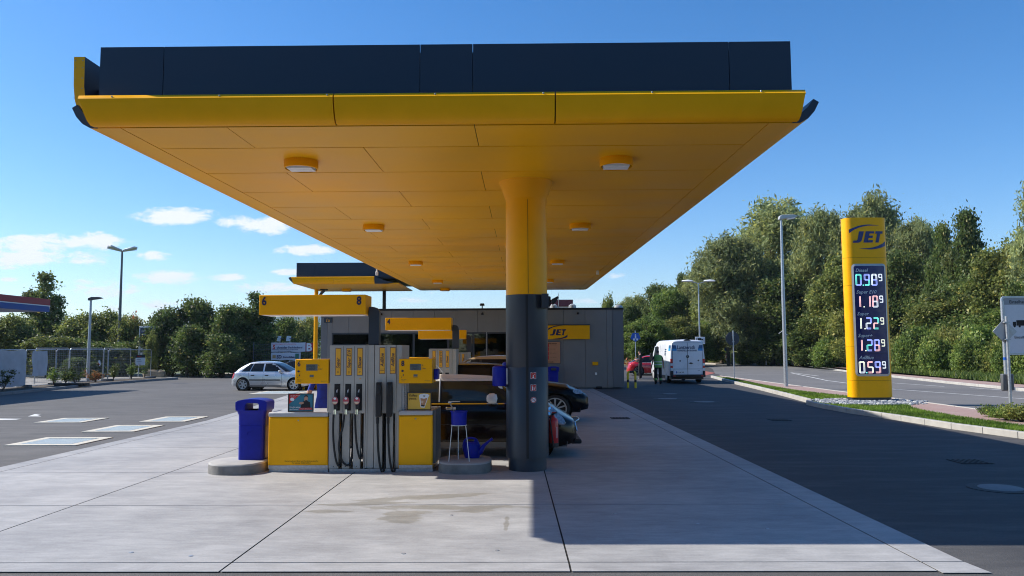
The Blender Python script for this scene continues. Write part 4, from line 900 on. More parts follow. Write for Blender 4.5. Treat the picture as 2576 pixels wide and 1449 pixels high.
# bucket on wire stand
t=thing('bucket','round blue bucket on a white wire stand','bucket',(-.975,12.25,.72))
bxc,byc=(-.985,12.25); S_=1/158.
m=MB(); m.lathe([(.0,.725),(.112,.725),(.118,.73),(.128,.93),(.138,.935),(.138,.945),(.126,.945),(.116,.745),(.0,.745)],(bxc,byc,0),28,capb=False,capt=False); m.build('pail',M['blue'],t)
m=MB(); m.lathe([(.0,.85),(.12,.85)],(bxc,byc,0),24,capb=False,capt=False); m.build('water',mat('dirty_water',(.03,.04,.06),.05),t)
t=thing('bucket_stand','white three legged wire stand under the blue bucket','stand',(bxc,byc,.165))
m=MB(); m.tube([(bxc+.124*math.cos(a),byc+.124*math.sin(a),.722) for a in np.linspace(0,6.2832,25)],.0055,6,caps=False); m.build('ring',M['white'],t)
for dx,dy,ex,ey in ((-.105,-.06,-.15,-.10),(-.02,.12,-.025,.17),(.11,-.05,.17,-.09)):
    m=MB(); m.tube([(bxc+dx,byc+dy,.722),(bxc+ex,byc+ey,.168)],.0055,6); m.build('leg',M['white'],t)
m=MB(); m.tube([(bxc-.05,byc,.87),(bxc-.14,byc-.02,1.07)],[.009,.011]); t=thing('window_squeegee','window squeegee with wooden handle standing in the blue bucket','squeegee',(bxc,byc,.87)); m.build('handle',mat('worn_handle',(.28,.22,.17),.6,noise=.2),t)
m=MB(); m.box(bxc-.16,bxc+.02,byc-.05,byc-.01,1.085,1.10); m.prism([(bxc-.17,1.07),(bxc-.11,1.07),(bxc-.12,1.09),(bxc-.16,1.09)],'y',byc-.06,byc+.0); m.build('squeegee_head',M['chrome'],t,bevel=.003)
# watering can
wx,wy,wz=-.80,12.62,.165
t=thing('watering_can','blue plastic watering can with long spout behind the bucket stand','watering can',(wx,wy,wz))
m=MB(); rows=[]
for zz,rx,ry,ox in ((0,.115,.09,.0),(.02,.125,.10,0),(.12,.135,.105,-.005),(.20,.13,.10,-.01),(.245,.105,.085,-.02),(.26,.06,.06,-.03)):
    rows.append([(wx+ox+rx*math.cos(a),wy+ry*math.sin(a),wz+zz) for a in np.linspace(0,6.2832,24,endpoint=False)])
m.grid(rows,closed=True); m.poly(rows[0]); m.build('tank',M['blue'],t,smooth=60)
m=MB(); m.tube([(wx+.07,wy,wz+.06),(wx+.14,wy,wz+.11),(wx+.19,wy,wz+.19),(wx+.27,wy,wz+.26),(wx+.33,wy,wz+.30)],[.06,.05,.032,.02,.026],12); m.build('spout',M['blue'],t,smooth=60)
m=MB(); m.tube(hose_path([(wx-.125,wz+.10),(wx-.14,wz+.20),(wx-.11,wz+.285),(wx-.03,wz+.315),(wx+.05,wz+.30),(wx+.09,wz+.25),(wx+.10,wz+.21)],wy),[.018]*37,10); m.build('handle',M['blue'],t,smooth=60)
m=MB(); m.tube([(wx+.02,wy,wz+.245),(wx+.07,wy,wz+.225),(wx+.115,wy,wz+.17)],[.05,.045,.03],12); m.build('filling_collar',M['blue'],t,smooth=60)
# towel dispensers on the column
def towel(x,y,z,label):
    t=thing('towel_dispenser',label,'towel dispenser',(x,y,z),'blue paper dispensers on the column')
    m=MB(); m.lathe([(.0,.17),(.08,.168),(.11,.155),(.118,.13),(.118,-.14),(.11,-.155),(.0,-.158)],(x,y,z),28,capb=False,capt=False); m.build('cover',M['blue'],t,smooth=50)
    m=MB(); m.box(x+.105,x+.15,y-.05,y+.05,z-.13,z+.13); m.build('bracket',M['white'],t,bevel=.005)
    m=MB(); m.prism([(x-.03,z-.158),(x+.04,z-.158),(x+.05,z-.20),(x+.0,z-.19),(x-.02,z-.175)],'y',y-.04,y+.05); m.build('paper_end',M['white'],t,smooth=0)
towel(-.345,12.42,1.48,'blue round paper towel dispenser on the left of the column, nearer one')
towel(-.20,13.02,1.53,'blue round paper towel dispenser behind the nearer one on the column')
# fire extinguisher
ex,ey=.515,12.62
t=thing('fire_extinguisher','red fire extinguisher hanging on the right back of the column','fire extinguisher',(ex,ey,.33))
m=MB(); m.lathe([(.0,.335),(.07,.335),(.082,.35),(.082,.74),(.07,.78),(.03,.81),(.022,.84)],(ex,ey,0),24,capb=False); m.build('cylinder',M['red'],t,smooth=50)
m=MB(); m.lathe([(.083,.335),(.084,.33),(.083,.40)],(ex,ey,0),24); m.cyl((ex,ey,.82),(ex,ey,.87),.022); m.tube([(ex-.03,ey-.03,.86),(ex+.06,ey-.05,.885)],.01); m.tube([(ex-.03,ey-.03,.85),(ex-.05,ey-.09,.75),(ex-.02,ey-.10,.5),(ex-.01,ey-.095,.42)],.011); m.cyl((ex-.01,ey-.095,.36),(ex-.01,ey-.095,.44),.016); m.build('valve_and_hose',M['black'],t)
m=MB(); m.box(ex-.02,ex+.05,ey-.02,ey+.02,.875,.895); m.build('lever',M['red'],t,bevel=.004)
m=MB(); 
for s in range(5): m.poly([(ex+.083*math.sin(a),ey-.0835*math.cos(a),z) for a,z in ((.55+s*.09,.48),(.60+s*.09,.48),(.60+s*.09,.66),(.55+s*.09,.66))]) if s%2==0 else None
m.build('print',M['white'],t,smooth=0)
m=MB(); m.box(ex-.18,ex-.08,ey-.02,ey+.02,.60,.63); m.box(ex-.18,ex-.08,ey-.02,ey+.02,.45,.48); m.build('bracket',M['anth'],t,smooth=0)
# floodlight / camera on column
t=thing('floodlight','black tilting floodlight on a plate at the right of the column','floodlight',(.45,12.4,2.7))
m=MB(); m.box(.33,.44,12.12,12.36,2.56,2.785); m.build('plate',M['anth'],t,bevel=.004)
m=MB(); m.box(.40,.475,12.16,12.34,2.59,2.745); m.build('gear_box',M['black'],t,bevel=.015); m=MB(); m.tube([(.47,12.22,2.66),(.51,12.2,2.66)],.018); m.build('joint',M['galv'],t)
m=MB(); m.add([(.505,12.1,2.60),(.56,12.1,2.66),(.60,12.1,2.72),(.585,12.1,2.745),(.52,12.1,2.71),(.49,12.1,2.70),(.505,12.28,2.60),(.56,12.28,2.66),(.60,12.28,2.72),(.585,12.28,2.745),(.52,12.28,2.71),(.49,12.28,2.70)],[(0,1,2,3,4,5),(6,7,8,9,10,11)]+[(i,(i+1)%6,6+(i+1)%6,6+i) for i in range(6)]); m.build('lamp_head',M['black'],t,bevel=.008)
# ================================================================ VEHICLES
def interp(P,x): return float(np.interp(x,[p[0] for p in P],[p[1] for p in P]))
def sst(a,b,x): t=min(max((x-a)/(b-a),0),1); return t*t*(3-2*t)
def car(nm,label,cat,paint,c,group=None):
    L,W=c['L'],c['W']; h=L/2; rw=c['rw']; ra=rw+.055; wx_=(c['xr'],c['xf']); sill=c.get('sill',.2); pl=c.get('plan',7)
    t=thing(nm,label,cat,(0,0,0),group)
    N=96; xs=sorted(set([round(-h*.992+2*h*.992*i/N,4) for i in range(N+1)]+[round(x+ra*math.cos(a),4) for x in wx_ for a in np.linspace(0,math.pi,19)]))
    def hw(x):
        q=min(abs(x)/h,.992); return W/2*(1-q**pl)**(1/pl)
    def zb(x):
        z=sill+.06*sst(.8,1,abs(x)/h)
        for wxx in wx_:
            if abs(x-wxx)<ra: z=max(z,rw+math.sqrt(max(ra*ra-(x-wxx)**2,0)))
        return z
    bulge=lambda s: interp([(0,.93),(.15,.975),(.45,1.0),(.75,.99),(.92,.965),(1,.93)],s)
    def shift(x,z):
        pf=interp(c['nose'],z) if x>0 else interp(c['tail'],z)
        return x-math.copysign(1,x)*pf*sst(.72,1,abs(x)/h)
    def sidey(x,z):
        zs_=interp(c['belt'],x); s=(z-sill)/(zs_-sill); return hw(x)*bulge(min(max(s,0),1))
    rows=[]
    for x in xs:
        z0_=zb(x); z1_=interp(c['belt'],x); zd=interp(c['deck'],x); col=[]
        for k in range(11):
            z=z0_+(z1_-z0_)*k/10; col.append((shift(x,z),-sidey(x,z),z))
        ye=-sidey(x,z1_)
        for k in range(1,6):
            a=k/5; z=z1_+(zd-z1_)*math.sin(a*math.pi/2); col.append((shift(x,z),ye*(1-a),z))
        full=col+[(p[0],-p[1],p[2]) for p in col[-2::-1]]
        rows.append(full)
    m=MB(); m.grid(rows); m.poly(rows[0]); m.poly(rows[-1]); body=m.build('body',paint,t,smooth=50)
    # greenhouse
    g=c['gh']; zb0,zt=g['z0'],g['z1']
    def ring(z,n=64,grow=0):
        xr,xf=interp(g['xr'],z),interp(g['xf'],z); b=interp(g['hw'],z)+grow; a=(xf-xr)/2+grow; cx_=(xf+xr)/2; e=2/g.get('n',5.5)
        return [(cx_+a*math.copysign(abs(math.cos(q))**e,math.cos(q)),b*math.copysign(abs(math.sin(q))**e,math.sin(q)),z) for q in np.linspace(0,2*math.pi,n,endpoint=False)]
    zz=[zb0-.05]+list(np.linspace(zb0,zt,9)); R_=[ring(z) for z in zz]
    top=R_[-1]; cxx=sum(p[0] for p in top)/64
    for s in (.93,.8,.55,.25): R_.append([(cxx+(p[0]-cxx)*s,p[1]*s,zt+g['crown']*(1-s*s)) for p in top])
    m=MB(); m.grid(R_[:9],closed=True); m.build('pillars',c.get('pillar',paint),t,smooth=50)
    m=MB(); R2_=R_[8:]; R2_=[[(p[0]+(.012 if p[0]>cxx else -.012)*(k<3),p[1]*(1.012 if k<3 else 1),p[2]) for p in r_] for k,r_ in enumerate(R2_)]; m.grid(R2_,closed=True); m.poly(R2_[-1]); m.build('roof',c.get('roofpaint',paint),t,smooth=50)
    def ys(x,z,off=.006):
        xr,xf=interp(g['xr'],z),interp(g['xf'],z); b=interp(g['hw'],z); a=(xf-xr)/2; cx_=(xf+xr)/2; n_=g.get('n',5.5)
        return b*max(1-min(abs((x-cx_)/a),.999)**n_,0)**(1/n_)+off
    for s,sd in ((-1,'r'),(1,'l')):
        for (a0,a1,b0,b1,t0,t1) in c['win']:
            m=MB(); rr=[]
            for k in range(5):
                q=t0+(t1-t0)*k/4; z=zb0+(zt-zb0)*q; e=(q-t0)/(t1-t0)
                rr.append([(x,s*ys(x,z),z) for x in np.linspace(a0+(b0-a0)*e,a1+(b1-a1)*e,9)])
            m.grid(rr); m.build('side_window',c.get('glass',M['glassd']),t,smooth=60)
    def endglass(front,t0,t1,fr):
        m=MB(); rr=[]
        for k in range(6):
            z=zb0+(zt-zb0)*(t0+(t1-t0)*k/5); xr,xf=interp(g['xr'],z),interp(g['xf'],z); b=interp(g['hw'],z); a=(xf-xr)/2; cx_=(xf+xr)/2; n_=g.get('n',5.5)
            row=[]
            for v in np.linspace(-fr,fr,13):
                x=a*(1-abs(v)**n_)**(1/n_)+.008; row.append((cx_+(x if front else -x),v*(b+.004),z+.004))
            rr.append(row)
        m.grid(rr); return m.build('windscreen' if front else 'rear_window',c.get('glass',M['glassd']),t,smooth=60)
    endglass(True,.04,.93,.86); endglass(False,.08,.88,.84)
    # wheels
    for x in wx_:
        for s in (-1,1):
            y=s*(W/2-.115); 
            m=MB(); m.lathe([(rw-.10,-.10),(rw-.04,-.108),(rw-.012,-.09),(rw,-.06),(rw,.06),(rw-.012,.09),(rw-.04,.108),(rw-.10,.10)],(x,y,rw),36,ax='y',capb=False,capt=False)
            m.lathe([(rw-.1,-.02),(.0,-.02)],(x,y,rw),24,ax='y',capb=False,capt=False); m.lathe([(rw-.1,.02),(.0,.02)],(x,y,rw),24,ax='y',capb=False,capt=False)
            ty=m.build('wheel',M['rubber'],t)
            m=MB(); yo=y+s*.098; ri=rw-.095
            m.lathe([(ri+.012,0),(ri+.01,-s*.0+s*.006),(ri-.012,s*.004),(ri-.02,-s*.05)],(x,yo,rw),32,ax='y',capb=False,capt=False)
            ns=c.get('spokes',5)
            for k in range(ns):
                a=6.2832*k/ns+.3; wd=c.get('spw',.05); d=Vector((math.cos(a),0,math.sin(a))); nn=Vector((-math.sin(a),0,math.cos(a)))
                P0=Vector((x,yo-s*.012,rw)); 
                A=[P0+d*.03+nn*wd*.5,P0+d*(ri)+nn*wd*c.get('spf',.9),P0+d*(ri)-nn*wd*c.get('spf',.9),P0+d*.03-nn*wd*.5]; B=[p-Vector((0,s*.03,0)) for p in A]
                m.add(A+B,[(0,1,2,3),(4,5,6,7),(0,1,5,4),(1,2,6,5),(2,3,7,6),(3,0,4,7)])
            m.lathe([(.055,-s*.03),(.055,s*.0),(.03,s*.006),(.0,s*.006)],(x,yo-s*.006,rw),16,ax='y',capb=False,capt=False)
            m.build('rim',c.get('rimm',M['lgray']),ty,smooth=30)
    m=MB()
    for x in wx_: m.lathe([(0,-W/2+.28),(ra+.01,-W/2+.28),(ra+.01,-W/2+.05)],(x,0,rw),28,ax='y',capb=False,capt=False); m.lathe([(0,W/2-.28),(ra+.01,W/2-.28),(ra+.01,W/2-.05)],(x,0,rw),28,ax='y',capb=False,capt=False)
    m.box(-h*.8,h*.8,-W/2*.82,W/2*.82,sill-.01,sill+.12); m.build('underbody',M['black'],t,smooth=0)
    # side lines
    def sstrip(name,pts,wd,mt,off=.004,z=True):
        for s in (-1,1):
            m=MB(); A=[];B=[]
            for (x,zz_) in pts:
                if z: A.append((shift(x-wd/2,zz_),s*(sidey(x-wd/2,zz_)+off),zz_)); B.append((shift(x+wd/2,zz_),s*(sidey(x+wd/2,zz_)+off),zz_))
                else: A.append((shift(x,zz_-wd/2),s*(sidey(x,zz_-wd/2)+off),zz_-wd/2)); B.append((shift(x,zz_+wd/2),s*(sidey(x,zz_+wd/2)+off),zz_+wd/2))
            m.grid([A,B]); m.build(name,mt,body,smooth=0)
    for x,z0_,z1_ in c.get('gaps',()): sstrip('door_gap',[(x,z0_+(z1_-z0_)*k/6) for k in range(7)],.012,M['seam'],.0025)
    for x0_,x1_,zz_,wd,mn in c.get('rubs',()): sstrip('side_strip',[(x0_+(x1_-x0_)*k/14,zz_) for k in range(15)],wd,M[mn],.006,False)
    for x,zz_,mn in c.get('handles',()):
        for s in (-1,1):
            m=MB(); y=sidey(x,zz_); m.box(x-.09,x+.09,min(s*y,s*(y+.03)),max(s*y,s*(y+.03)),zz_-.022,zz_+.022); m.build('door_handle',M[mn],t,bevel=.01)
    for s in (-1,1):
        x,z=c['mir']; y=sidey(x,interp(c['belt'],x))
        m=MB(); m.lathe([(.0,-.055),(.06,-.05),(.1,-.02),(.105,.02),(.08,.05),(0,.06)],(0,0,0),14,ax='x',capb=False,capt=False)
        ry=c.get('mirs',(1,1.15,.8)); m.v=[(x+p[0]*ry[0],s*(y+.10)+p[1]*ry[1],z+p[2]*ry[2]) for p in m.v]; mm=m.build('mirror',c.get('mirp',paint),t,smooth=60)
        m=MB(); m.tube([(x-.02,s*(y-.04),z-.1),(x,s*(y+.07),z-.04)],.02); m.build('mirror_arm',M['black'],mm)
    # lamps as lens shells on the body corners
    for key,nm_,mt in (('head','headlight',mat('headlight_glass',(.30,.33,.37),.1,metal=.3,noise=.5,nscale=22,spec=.8)),('tail_l','tail_light',mat('tail_light_red',(.5,.015,.015),.15,noise=.15,nscale=20))):
        if key not in c: continue
        for s in (-1,1):
            m=MB(); x0_,x1_,z0_,z1_=c[key]; rr=[]
            for k in range(7):
                z=z0_+(z1_-z0_)*k/6; rr_=[]
                inset=(1-math.sqrt(max(1-((k-3)/3.6)**2,0)))*(x1_-x0_)*.5
                for q in range(9):
                    x=x0_+inset+(x1_-x0_-2*inset)*q/8; rr_.append((shift(x,z)+math.copysign(.006,x),s*(sidey(x,z)+.010),z))
                rr.append(rr_)
            m.grid(rr); hl=m.build(nm_,mt,t,smooth=60)
    for k_ in c.get('extra',()): k_(t,body,sidey,shift,hw)
    return t
silver=mat('silver_car_paint',(.50,.52,.55),.3,metal=.55,noise=.03,nscale=2,coat=.6)
blackp=mat('black_car_paint',(.005,.005,.007),.2,noise=.1,nscale=2,coat=.12,spec=.12)
brownp=mat('dark_brown_car_paint',(.007,.003,.002),.2,noise=.1,nscale=2,coat=.25,spec=.2)
bronze=mat('beige_car_paint',(.42,.33,.22),.3,metal=.4,noise=.03,nscale=2,coat=.6)
redp=mat('red_car_paint',(.48,.012,.015),.22,noise=.04,nscale=2,coat=.9)
gap=[(0,.0)]
astra=dict(L=4.11,W=1.71,rw=.30,xr=-1.30,xf=1.31,sill=.20,plan=6,nose=[(0,.05),(.35,0),(.6,.02),(.8,.20),(1,.3)],tail=[(0,.1),(.3,.0),(.55,.01),(.8,.10),(1,.14)],
 belt=[(-2.05,.86),(-1.7,.90),(-1.2,.90),(.6,.87),(.9,.86),(1.4,.80),(1.8,.70),(2.05,.60)],deck=[(-2.05,.97),(-1.8,1.0),(-1,1.0),(.8,.98),(1.1,.93),(1.5,.87),(1.85,.76),(2.05,.64)],
 gh=dict(z0=.90,z1=1.37,xr=[(.85,-1.92),(.95,-1.85),(1.1,-1.66),(1.25,-1.38),(1.34,-1.15),(1.37,-1.02)],xf=[(.85,1.10),(.95,.92),(1.15,.56),(1.30,.25),(1.37,.03)],hw=[(.85,.79),(1.0,.765),(1.2,.69),(1.37,.60)],crown=.055,n=5),
 win=[(-1.42,-.98,-1.02,-.84,.06,.86),(-.94,-.30,-.80,-.30,.06,.88),(-.22,.66,-.22,.18,.06,.88)],spokes=6,spw=.055,spf=.75,
 gaps=((-.26,.26,.88),(-1.02,.62,.88),(.68,.26,.86)),rubs=((-.98,.62,.52,.055,'black'),(-1.0,.66,.235,.05,'dgray')),handles=((-.80,.74,'black'),(-.08,.74,'black')),mir=(.62,.93),mirs=(.9,1.1,.75),head=(1.62,2.0,.58,.72),tail_l=(-2.04,-1.86,.58,.86))
A=car('parked_car','silver five door hatchback parked on the sunny asphalt at left','car',silver,astra)
A.location=(-12.05,37.9,-.012); A.rotation_euler=(0,0,R(-8))
sedan=dict(astra); sedan.update(L=4.3,W=1.75,spokes=5)
B=car('parked_car','dark car mostly hidden behind the silver hatchback','car',blackp,sedan); B.location=(-11.2,41.2,-.012); B.rotation_euler=(0,0,R(-8))
# two tone small estate behind the column
def mini_extra(t,body,sidey,shift,hw):
    for s in (-1,1):
        m=MB(); ang=np.linspace(0,6.2832,22,endpoint=False); F_=lambda x,z,o:(shift(x,z)+o,s*(sidey(x,z)+.012+o*.3),z)
        cx_,cz_=1.76,.735; m.add([F_(cx_+.175*math.cos(a)+.0*math.sin(a),cz_+.135*math.sin(a)-.10*math.cos(a)*.9,.0) for a in ang]+[F_(cx_+.15*math.cos(a),cz_+.112*math.sin(a)-.10*math.cos(a)*.8,.02) for a in ang],[(i,(i+1)%22,22+(i+1)%22,22+i) for i in range(22)]); m.build('headlight_ring',M['chrome'],t)
        m=MB(); m.poly([F_(cx_+.152*math.cos(a),cz_+.113*math.sin(a)-.10*math.cos(a)*.8,.015) for a in ang]); m.build('headlight',MATS['headlight_glass'],t)
    m=MB(); m.tube([(shift(2.05,.62)+.06,.55,.60),(shift(2.08,.62)+.12,.3,.62),(shift(2.1,.62)+.13,0,.62),(shift(2.08,.62)+.12,-.3,.62),(shift(2.05,.62)+.06,-.55,.60),(shift(2.05,.45)+.07,-.58,.45)],.014); m.build('grille_trim',M['chrome'],t)
    for s in (-1,1): m=MB(); m.tube([(-.33,s*.842,.985),(-.33,s*.822,1.08),(-.33,s*.785,1.24),(-.33,s*.70,1.39)],.013,6); m.build('window_trim',M['lgray'],t)
    m=MB(); m.box(2.0,2.2,-.6,.6,.22,.30); m.build('bumper_lip',M['black'],t,bevel=.03)
    m=MB(); m.tube([(-.35,.0,1.49),(-.47,0,1.62)],[.018,.006]); m.build('roof_aerial',M['lgray'],t)
mini=dict(L=4.25,W=1.80,rw=.32,xr=-1.34,xf=1.33,sill=.19,plan=6,nose=[(0,.06),(.35,0),(.6,.02),(.8,.16),(1,.22)],tail=[(0,.05),(.5,0),(1.0,.03)],
 belt=[(-2.1,.96),(-1,.97),(.7,.965),(1.1,.95),(1.5,.88),(1.8,.77),(2.1,.62)],deck=[(-2.1,1.0),(0,1.02),(1.0,1.03),(1.4,.99),(1.8,.88),(2.0,.78),(2.12,.66)],
 gh=dict(z0=.985,z1=1.40,xr=[(.9,-2.08),(1.1,-2.03),(1.3,-1.95),(1.40,-1.85)],xf=[(.9,1.27),(1.05,1.06),(1.2,.86),(1.33,.67),(1.40,.54)],hw=[(.9,.83),(1.1,.80),(1.3,.735),(1.40,.67)],crown=.05,n=7),
 win=[(-2.0,-1.30,-1.88,-1.30,.05,.86),(-1.24,-.36,-1.24,-.36,.05,.86),(-.28,1.04,-.28,.66,.05,.86)],glass=mat('greenish_car_glass',(.040,.047,.036),.06,noise=.5,nscale=1.2,spec=.5),spokes=10,spw=.022,spf=1.0,pillar=M['black'],roofpaint=mat('white_car_roof',(.72,.70,.66),.55,noise=.03,spec=.15),
 gaps=((-.32,.3,.93),(-1.28,.45,.93),(.95,.3,.93)),rubs=((-1.9,1.0,.955,.02,'chrome'),(-1.95,1.95,.24,.10,'dgray'),(-1.0,.95,.60,.012,'black')),handles=((-.12,.88,'chrome'),),mir=(.60,1.05),mirs=(1.7,.9,.9),mirp=M['white'],extra=(mini_extra,),tail_l=(-2.09,-1.98,.6,.85))
C_=car('parked_car','dark brown small estate car with white roof behind the column','car',brownp,mini); C_.location=(-1.12,14.55,0)
suvd=dict(L=4.85,W=1.93,rw=.39,xr=-1.45,xf=1.50,sill=.30,plan=6,nose=[(0,.12),(.45,0),(.7,.02),(.95,.2),(1.2,.4)],tail=[(0,.1),(.5,0),(1.2,.08)],
 belt=[(-2.4,1.05),(-1,1.09),(.8,1.06),(1.2,1.04),(1.8,.96),(2.2,.86),(2.45,.76)],deck=[(-2.4,1.1),(0,1.15),(.9,1.16),(1.4,1.12),(1.9,1.05),(2.2,.96),(2.42,.82)],
 gh=dict(z0=1.10,z1=1.62,xr=[(1.0,-2.32),(1.3,-2.15),(1.5,-1.95),(1.62,-1.7)],xf=[(1.0,1.3),(1.2,.95),(1.4,.6),(1.55,.3),(1.62,.1)],hw=[(1.0,.88),(1.3,.80),(1.62,.66)],crown=.06,n=5),
 win=[(-1.95,-1.15,-1.75,-1.1,.05,.85),(-1.08,-.2,-1.02,-.2,.05,.85),(-.12,.9,-.12,.38,.05,.85)],spokes=10,spw=.03,spf=.8,
 gaps=((-.16,.4,1.04),(.98,.4,1.02),(-1.1,.6,1.05)),rubs=((-2.2,2.2,.34,.12,'black'),(-1.9,.95,1.08,.018,'chrome')),handles=((-.9,.92,'chrome'),(.12,.92,'chrome')),mir=(.85,1.14),head=(2.02,2.36,.80,.93),tail_l=(-2.38,-2.1,.85,1.05))
D_=car('parked_car','black off road car with silver rims behind the column','car',blackp,suvd); D_.location=(-.62,21.2,0); D_.scale=(1,1,.93)
E_=car('parked_car','beige car behind the black off road car, only its roof visible','car',bronze,dict(suvd,pillar=M['black'])); E_.location=(-1.5,26.3,-.02); E_.rotation_euler=(0,0,math.pi); E_.scale=(1,1,1.04)
focus=dict(astra); focus.update(L=4.35,W=1.82,rw=.33,xr=-1.33,xf=1.32,gh=dict(z0=.93,z1=1.42,xr=[(.85,-2.0),(1.0,-1.85),(1.2,-1.5),(1.35,-1.1),(1.42,-.85)],xf=[(.85,1.3),(1.0,.98),(1.2,.55),(1.35,.2),(1.42,.0)],hw=[(.85,.84),(1.1,.79),(1.42,.62)],crown=.05,n=5),
 win=[(-1.65,-1.25,-1.25,-1.12,.15,.8),(-1.2,-.35,-1.05,-.33,.08,.86),(-.27,.75,-.27,.15,.08,.86)],rubs=((-1.2,.9,.93,.015,'chrome'),),gaps=((-.3,.3,.88),(.8,.3,.86)),handles=((-.95,.80,'red'),(-.1,.80,'red')),spokes=5,rimm=M['dgray'])
F_=car('parked_car','red hatchback beyond the shop corner','car',redp,focus); F_.location=(10.0,57.4,-.012); F_.rotation_euler=(0,0,R(-4))
# ---- white van
vp=mat('white_van_paint',(.74,.76,.80),.3,noise=.05,nscale=1.5,coat=.5)
VX,VY=9.24,43.0
t=thing('delivery_van','white service van with blue stripes and lettering on its closed rear doors','van',(VX,VY,-.012))
sec=lambda k,zt: [(.97*k,.42),(.99*k,.8),(.995*k,1.15),(.97*k,1.6),(.915*k,2.1),(.87*k,zt-.12),(.78*k,zt-.03),(.6*k,zt),(0,zt+.03)]
def vring(y,k,zt,zmin=.42):
    s=[(x,max(z,zmin) if z<.5 else z) for x,z in sec(k,zt)]
    s=[(x,min(z,zt+.03)) for x,z in s]
    return [(VX+x,VY+y,z) for x,z in s]+[(VX-x,VY+y,z) for x,z in s[-2::-1]]
st=[(0,.955,2.33),(.02,.975,2.36),(.08,1.0,2.40),(1.2,1,2.42),(3.3,1,2.42),(3.75,1,2.38),(4.1,.99,2.2),(4.6,.97,1.6),(4.75,.96,1.25),(5.3,.92,1.05),(5.5,.8,.8)]
m=MB(); m.grid([vring(*a) for a in st]); m.poly(vring(*st[0])); m.poly(vring(*st[-1])); bd=m.build('body',vp,t,smooth=35)
m=MB(); y=VY-.004
for x0_,x1_ in ((-.83,-.006),(.006,.83)):
    m.box(VX+x0_,VX+x1_,y-.012,y+.02,.80 if x0_<0 else .80,2.24)
m.build('rear_door',vp,t,bevel=.012)
m=MB(); m.box(VX-.78,VX-.02,y-.016,y-.01,.50,.79); m.box(VX+.02,VX+.80,y-.016,y-.01,.50,.79); m.build('lower_door_panel',vp,t,smooth=0)
m=MB(); m.box(VX-.80,VX+.82,y-.014,y-.0125,.795,.81); m.box(VX-.006,VX+.006,y-.018,y+.0,.5,2.26); m.box(VX-.84,VX-.831,y-.012,y,.8,2.24); m.box(VX+.831,VX+.84,y-.012,y,.8,2.24); m.box(VX-.84,VX+.84,y-.012,y,2.243,2.252)
m.build('door_gaps',M['seam'],t,smooth=0)
m=MB(); m.box(VX-.97,VX+.97,y-.10,y+.05,.36,.50); m.box(VX-.97,VX-.82,y-.06,y+.2,.42,.70); m.box(VX+.84,VX+.97,y-.06,y+.2,.42,.70); m.build('bumper',M['black'],t,bevel=.03)
for s in (-1,1):
    m=MB(); 
    for z0_,z1_,mt in ((1.12,1.36,M['red']),(.98,1.12,M['white']),(.86,.98,M['red']),(.74,.86,M['white'])): m.use(mt); m.box(VX+s*.90-.065,VX+s*.90+.065,y-.02,y+.1,z0_,z1_)
    m.build('tail_light',None,t,bevel=.01)
    m=MB(); m.box(VX+s*.78-.06,VX+s*.78+.06,y-.105,y-.09,.40,.45); m.build('reflector',M['red'],t,smooth=0)
    m=MB(); m.use(mat('van_dark_blue',(.01,.10,.25),.4,noise=.05)); bx=[(s*.60,1.93),(s*.86,1.93),(s*.86,2.12),(s*.66,2.12)]; m.poly([(VX+a,y-.0145,b) for a,b in bx]); m.use(mat('van_light_blue',(.02,.30,.62),.4,noise=.05)); m.poly([(VX+a,y-.0145,b) for a,b in ((s*.60,1.81),(s*.86,1.81),(s*.86,1.93),(s*.60,1.93))])
    for c_,z0_,z1_ in (('van_dark_blue',1.95,2.12),('van_light_blue',1.80,1.95)):
        m.use(MATS[c_]); m.grid([[(VX+s*(interp([(1.6,.97),(2.1,.915)],z)+.004),VY+yy,z) for yy in (.05,.25,.5)] for z in (z0_,z1_)])
    m.build('stripe',None,t,smooth=0,recalc=False)
m=MB(); m.text('Lantzerath',(VX-.58,y-.016,1.905),.29,bold=.018,shear=.15,wx=.82); m.text('TANKSTELLENTECHNIK',(VX-.58,y-.016,1.78),.115,bold=.03,wx=.90)
m.text('B 62',(VX+.56,y-.018,.70),.07,bold=.01); m.build('lettering',mat('van_lettering',(.02,.05,.12),.4),t,smooth=0,recalc=False)
m=MB(); m.lathe([(.09,y-.02),(.09,y-.03),(.0,y-.035)],(VX,0,1.49),20,ax='y',capb=False,capt=False); m.build('round_badge',M['black'],t)
m=MB(); m.lathe([(.085,y-.034),(.075,y-.037)],(VX,0,1.49),20,ax='y',capb=False,capt=False)
for a in (90,210,330): m.tube([(VX,y-.037,1.49),(VX+.075*math.cos(R(a)),y-.037,1.49+.075*math.sin(R(a)))],[.012,.003],5)
m.build('badge_star',M['lgray'],t)
m=MB(); m.lathe([(.045,y-.014),(.04,y-.024)],(VX-.42,0,1.25),12,ax='y'); m.lathe([(.045,y-.014),(.04,y-.024)],(VX+.60,0,1.27),12,ax='y'); m.box(VX+.06,VX+.30,y-.045,y-.014,1.10,1.14); m.lathe([(.05,y-.014),(.05,y-.03)],(VX+.18,0,1.12),14,ax='y'); m.build('door_handle',M['black'],t,bevel=.005)
m=MB(); m.box(VX-.66,VX-.14,y-.026,y-.018,.56,.68); pt=m.build('number_plate',M['white'],t,smooth=0); m=MB(); m.box(VX-.66,VX-.61,y-.0275,y-.0265,.56,.68); m.build('plate_band',M['signb'],pt,smooth=0); m=MB(); m.text('K LA 749',(VX-.58,y-.0275,.585),.10,bold=.015,wx=.95); m.build('lettering',M['seam'],pt,smooth=0,recalc=False)
m=MB(); m.prism([(VX-.2,2.38),(VX+.2,2.38),(VX+.08,2.44),(VX+.0,2.47),(VX-.08,2.44)],'y',y-.03,y+.12); m.build('roof_camera',M['black'],t,bevel=.01)
